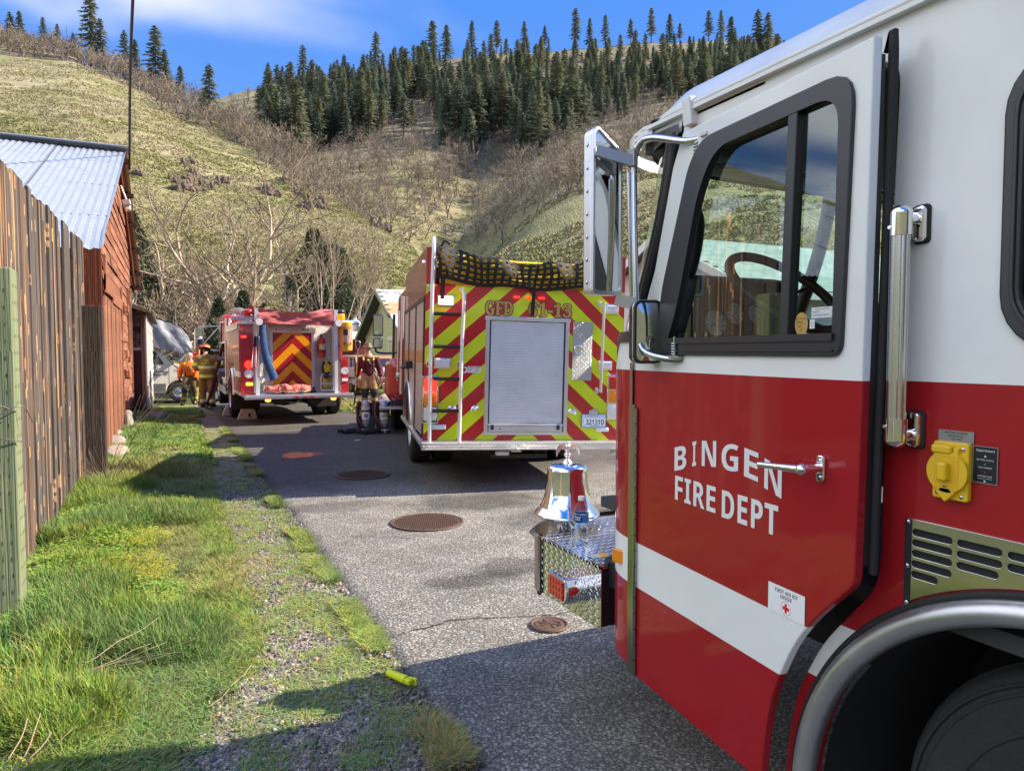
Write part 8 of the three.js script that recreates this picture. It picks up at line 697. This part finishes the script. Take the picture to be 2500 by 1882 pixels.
// ───────── parked car, red utility engine, clutter on the right ─────────
{ const t = thing('parked_car', 'dusty grey hatchback with a rust-red roof parked behind the maroon-shirted firefighter', 'car', [6.75, .12, -25.6], .06); const cb = std([.40, .38, .37], .5, .2, { map: grime }), rf = std([.38, .17, .11], .7, 0, { map: grime }); // rear of the car faces the lane mouth (+z)
  mesh('car_body', [side(ext(rounded([[.30, .28], [.36, .50, .06], [.30, .86, .08], [.12, .92, .04], [-3.6, .88, .1], [-4.0, .62, .15], [-4.0, .30]]), 1.62, .04), .81)], cb, t); mesh('cabin', [side(ext(rounded([[.16, .88], [-.14, 1.25, .05], [-2.0, 1.28, .1], [-2.8, .88]]), 1.42, .04), .71)], MAT.glassDark, t); mesh('roof', [side(ext(rounded([[-.10, 1.22], [-.16, 1.31, .04], [-1.9, 1.34, .1], [-2.1, 1.24]]), 1.48, .03), .74)], rf, t); mesh('pillar', [bar([-.735, .9, .16], [-.70, 1.25, -.13], .07, .06), bar([.735, .9, .16], [.70, 1.25, -.13], .07, .06), bar([-.735, .9, -.95], [-.71, 1.25, -.98], .06, .05), bar([-.735, .9, -.45], [-.71, 1.25, -.5], .05, .04)], cb, t); mesh('rear_bumper', [rbox(1.6, .14, .16, [0, .44, .36], null, .04)], std([.05, .05, .055], .6), t); for (const s of [-1, 1]) { mesh('tail_light', [rbox(.3, .13, .04, [s * .62, .74, .335], null, .02)], MAT.lensRed, t); const w = new THREE.Group(); w.name = 'wheel'; w.position.set(s * .74, .28, -.55); t.add(w); mesh('tyre', [new THREE.TorusGeometry(.22, .075, 10, 28).rotateY(PI / 2)], MAT.tire, w); mesh('rim', [cyl(.19, .19, .1, [s * .02, 0, 0], [0, 0, PI / 2], 20)], MAT.steel, w); } mesh('rear_wiper', [rod([.1, .93, .15], [.42, .99, .10], .012)], MAT.black, t); label('license_plate', .32, .16, 64, (x, w, h) => { x.fillStyle = '#c6d4e4'; x.fillRect(0, 0, w, h); x.fillStyle = '#2a3f66'; x.fillRect(8, 12, 48, 12); }, t, [.18, .60, .36]); mesh('plate_surround', [rbox(.42, .24, .03, [.18, .60, .335], null, .01)], MAT.black, t); mesh('trim', [bx(-.815, -.80, .5, .56, -3.8, .2)], MAT.black, t); }
{ const t = thing('fire_pickup', 'bright red fire vehicle with a white stripe half hidden behind the tarped engine', 'fire vehicle', [1.75, -.3, -37]); mesh('truck_body', [bx(-1, 1.2, .6, 1.85, -3, 0, .06), bx(-1, 1.2, .5, 1.0, -.2, 1.2, .08)], MAT.redFar, t); mesh('stripe', [bx(-1.01, 1.21, 1.28, 1.5, -3, .012)], std([.8, .8, .8], .5), t); mesh('cover', [rbox(1.5, .4, 1, [.1, 1.98, -.5], null, .15), ], std([.42, .09, .09], .8), t); mesh('white_sack', [sph(.3, [.65, 1.95, -.1], [1, 1, .8])], std([.8, .8, .82], .7), t); mesh('tyre', [cyl(.38, .38, .25, [-.8, .38, .4], [0, 0, PI / 2]), cyl(.38, .38, .25, [1.0, .38, .4], [0, 0, PI / 2])], MAT.tire, t); mesh('lower_trim', [bx(-1.02, 1.22, .7, .85, -3, .02)], std([.75, .72, .65], .5), t); }
{ const y = .2; const b = thing('wooden_crate', 'pale wooden crate tipped on the stones right of the maroon-shirted firefighter', 'crate', [6.35, .30, -22.3], .5); b.rotation.z = .25; mesh('crate_box', [rbox(.36, .34, .3, [0, .16, 0], null, .01)], std([.58, .48, .30], .85, 0, { map: speck }), b); mesh('slat', [bx(-.19, .19, .05, .09, .15, .165), bx(-.19, .19, .22, .26, .15, .165)], std([.50, .40, .24], .85), b);
  const r = rng(9), g = new THREE.IcosahedronGeometry(.5, 1), m = std([.36, .31, .26], .95, 0, { flatShading: true, map: speck }); for (const [x, z, s, l] of [[6.0, -21.8, .5, 'largest tan stone in the row beside the wooden crate'], [6.45, -21.6, .42, 'tan stone lying just in front of the wooden crate'], [6.8, -22.0, .5, 'tan stone right of the wooden crate'], [7.1, -21.5, .36, 'small stone at the right end of the row near the crate'], [5.7, -22.4, .34, 'small stone behind the firefighter at the left end of the row']]) { const o = tag(mesh('stone', g, m), l, 'stone'); o.position.set(x, localHeight(x, z) + s * .18, z); o.scale.set(s, s * .6, s * .8); o.rotation.y = r() * 6; } }
// ───────── road furniture and litter ─────────
{ const cover = (label, x, z, R, pat) => { const t = thing('manhole_cover', label, 'manhole cover', [x, roadY(x, z) + .004, z], .4); const iron = std([.10, .062, .048], .72, .35, { map: speck }); mesh('cover_frame', [lathe([[R, .0], [R, .010], [R - .012, .013], [R - .025, .011], [R - .028, .002]], [0, 0, 0], 48)], iron, t); const studs = []; for (let a = -R; a < R; a += pat) for (let b = -R; b < R; b += pat) if (Math.hypot(a, b) < R - .05) studs.push(box(pat * .55, .006, pat * .55, [a, .011, b])); mesh('cover_plate', [cyl(R - .03, R - .03, .008, [0, .004, 0], null, 48), ...studs], iron, t); return t; };
  cover('large rusty patterned manhole cover in the sunlit part of the lane', 2.14, -6.34, .345, .026); cover('large manhole cover in the shadow behind the lime chevron engine', 2.22, -9.16, .35, .026);
  const t = thing('valve_cover', 'small round rusty valve cover set in the lane near the chrome bumper', 'valve cover', [1.968, roadY(1.968, -3.62) + .004, -3.62]); const iron = std([.11, .07, .055], .7, .35, { map: speck }); mesh('cover_plate', [lathe([[0, .010], [.045, .010], [.05, .004], [.062, .004], [.066, .011], [.085, .011], [.088, .004], [.098, .005], [.10, .013], [.112, .012], [.115, 0]], [0, 0, 0], 40)], iron, t); mesh('cover_ribs', [0, 1, 2, 3].map(k => box(.15, .005, .008, [0, .011, 0], [0, k * PI / 4, 0])), iron, t); }
{ const s = [[1.78, -11.35, .34, .13]]; const g = sheet(40, 10, (u, v) => { const a = u * 2 * PI, n = .75 + .5 * noise(Math.cos(a) * 2 + 4, Math.sin(a) * 2, 15), x = 1.78 + Math.cos(a) * .30 * v * n, z = -11.35 + Math.sin(a) * .30 * v * n; return [x, roadY(x, z) + .0045, z]; }); tag(mesh('puddle', g, phys([.20, .045, .008], .3, 0, { clearcoat: .6, clearcoatRoughness: .12, map: speck })), 'wet patch on the shaded lane with an orange chevron reflection painted in', 'puddle'); tag(mesh('paper_scrap', [box(.11, .004, .05, [3.02, roadY(3.02, -12.8) + .006, -12.8], [0, .4, 0])], std([.8, .8, .82], .8)), 'white paper scrap lying on the lane before the breathing packs', 'litter'); }  // orange reflection of the chevrons is painted into the colour of the wet patch
{ const t = thing('glow_stick', 'bright yellow plastic light stick lying in the grass at the lane edge', 'light stick', [.965, .0, -3.30], .42); mesh('stick', [tr(rod([0, .02, -.075], [0, .024, .06], .017, .0215, 16), [0, .008, 0])], std([.72, .80, .01], .45), t); mesh('stick_end', [rbox(.034, .03, .05, [0, .03, .07], null, .01), rbox(.012, .036, .05, [.02, .026, .08], [0, .2, 0], .004)], std([.66, .74, .01], .5), t); }
{ tag(mesh('plank', [rbox(.06, .02, .36, [-.70, localHeight(-.7, -3.42) + .03, -3.45], [0, -.75, .05], .006)], std([.52, .46, .38], .9, 0, { map: speck })), 'short weathered plank lying on the dirt at the left foreground', 'plank');
  const r = rng(19), dry = std([.34, .27, .17], .9), dark = std([.16, .12, .09], .95); const twig = (label, x, z, n, L, m, up) => { const t = thing('dry_twig', label, 'twigs', [x, localHeight(x, z), z]); const g = []; for (let k = 0; k < n; k++) { const a = r() * 6.28, l = L * (.5 + .7 * r()); let p = [(r() - .5) * .12, .02 + .03 * r(), (r() - .5) * .12]; const pts = [p]; for (let q = 1; q < 5; q++) pts.push([p[0] + Math.cos(a) * l * q / 4 + (r() - .5) * .02, p[1] + (up * l * q / 4) + (r() - .5) * .02, p[2] + Math.sin(a) * l * q / 4 + (r() - .5) * .02]); g.push(tube(pts, .0012 + .0013 * r(), 5, 8)); } mesh('twig', g, m, t); };
  twig('tangle of dry broken twigs in the long grass left of the gravel', -.42, -3.85, 16, .45, dry, .25); twig('single long straw stalks lying across the gravel edge', .18, -3.35, 5, .4, dry, .02); twig('dry straw stalks at the bottom left corner', -.62, -2.95, 14, .3, dry, .5); twig('dead dark brush against the foot of the dark timber post', -.72, -9.5, 34, .7, dark, 1.0); twig('brown bramble stems against the barn wall', -.72, -15.2, 30, 1.1, dark, .8); twig('dry weed stalks by the fence foot before the timber post', -.62, -8.6, 16, .6, dark, 1.2); twig('brush heap at the corner of the white shed', -.50, -20.6, 40, .6, dark, .8);
  const sg = new THREE.IcosahedronGeometry(.5, 2); { const p = sg.attributes.position; for (let i = 0; i < p.count; i++) { const q = .8 + .4 * noise(p.getX(i) * 3, p.getY(i) * 3 + p.getZ(i) * 2, 8); p.setXYZ(i, p.getX(i) * q, p.getY(i) * q, p.getZ(i) * q); } sg.computeVertexNormals(); } const o = tag(mesh('boulder', sg, std([.34, .27, .21], .9, 0, { map: speck })), 'rounded tan boulder lying in the weeds beside the barn foundation', 'boulder'); o.position.set(-.72, .12, -11.6); o.scale.set(.36, .28, .5); const o2 = tag(mesh('boulder', sg, std([.19, .19, .195], .9, 0, { map: speck })), 'blue-grey rock in the grass before the white shed', 'boulder'); o2.position.set(-.30, .08, -18.4); o2.scale.set(.36, .26, .4);
  const gl = thing('work_gloves', 'pair of dark work gloves dropped on the lane beside the far engine', 'gloves', [1.32, .01, -21.2]); mesh('glove', [rbox(.12, .05, .22, [0, .03, 0], [0, .4, 0], .02), rbox(.12, .05, .2, [.18, .03, .05], [0, -.6, 0], .02)], std([.05, .042, .03], .9), gl); }
renderer.render(scene, camera);
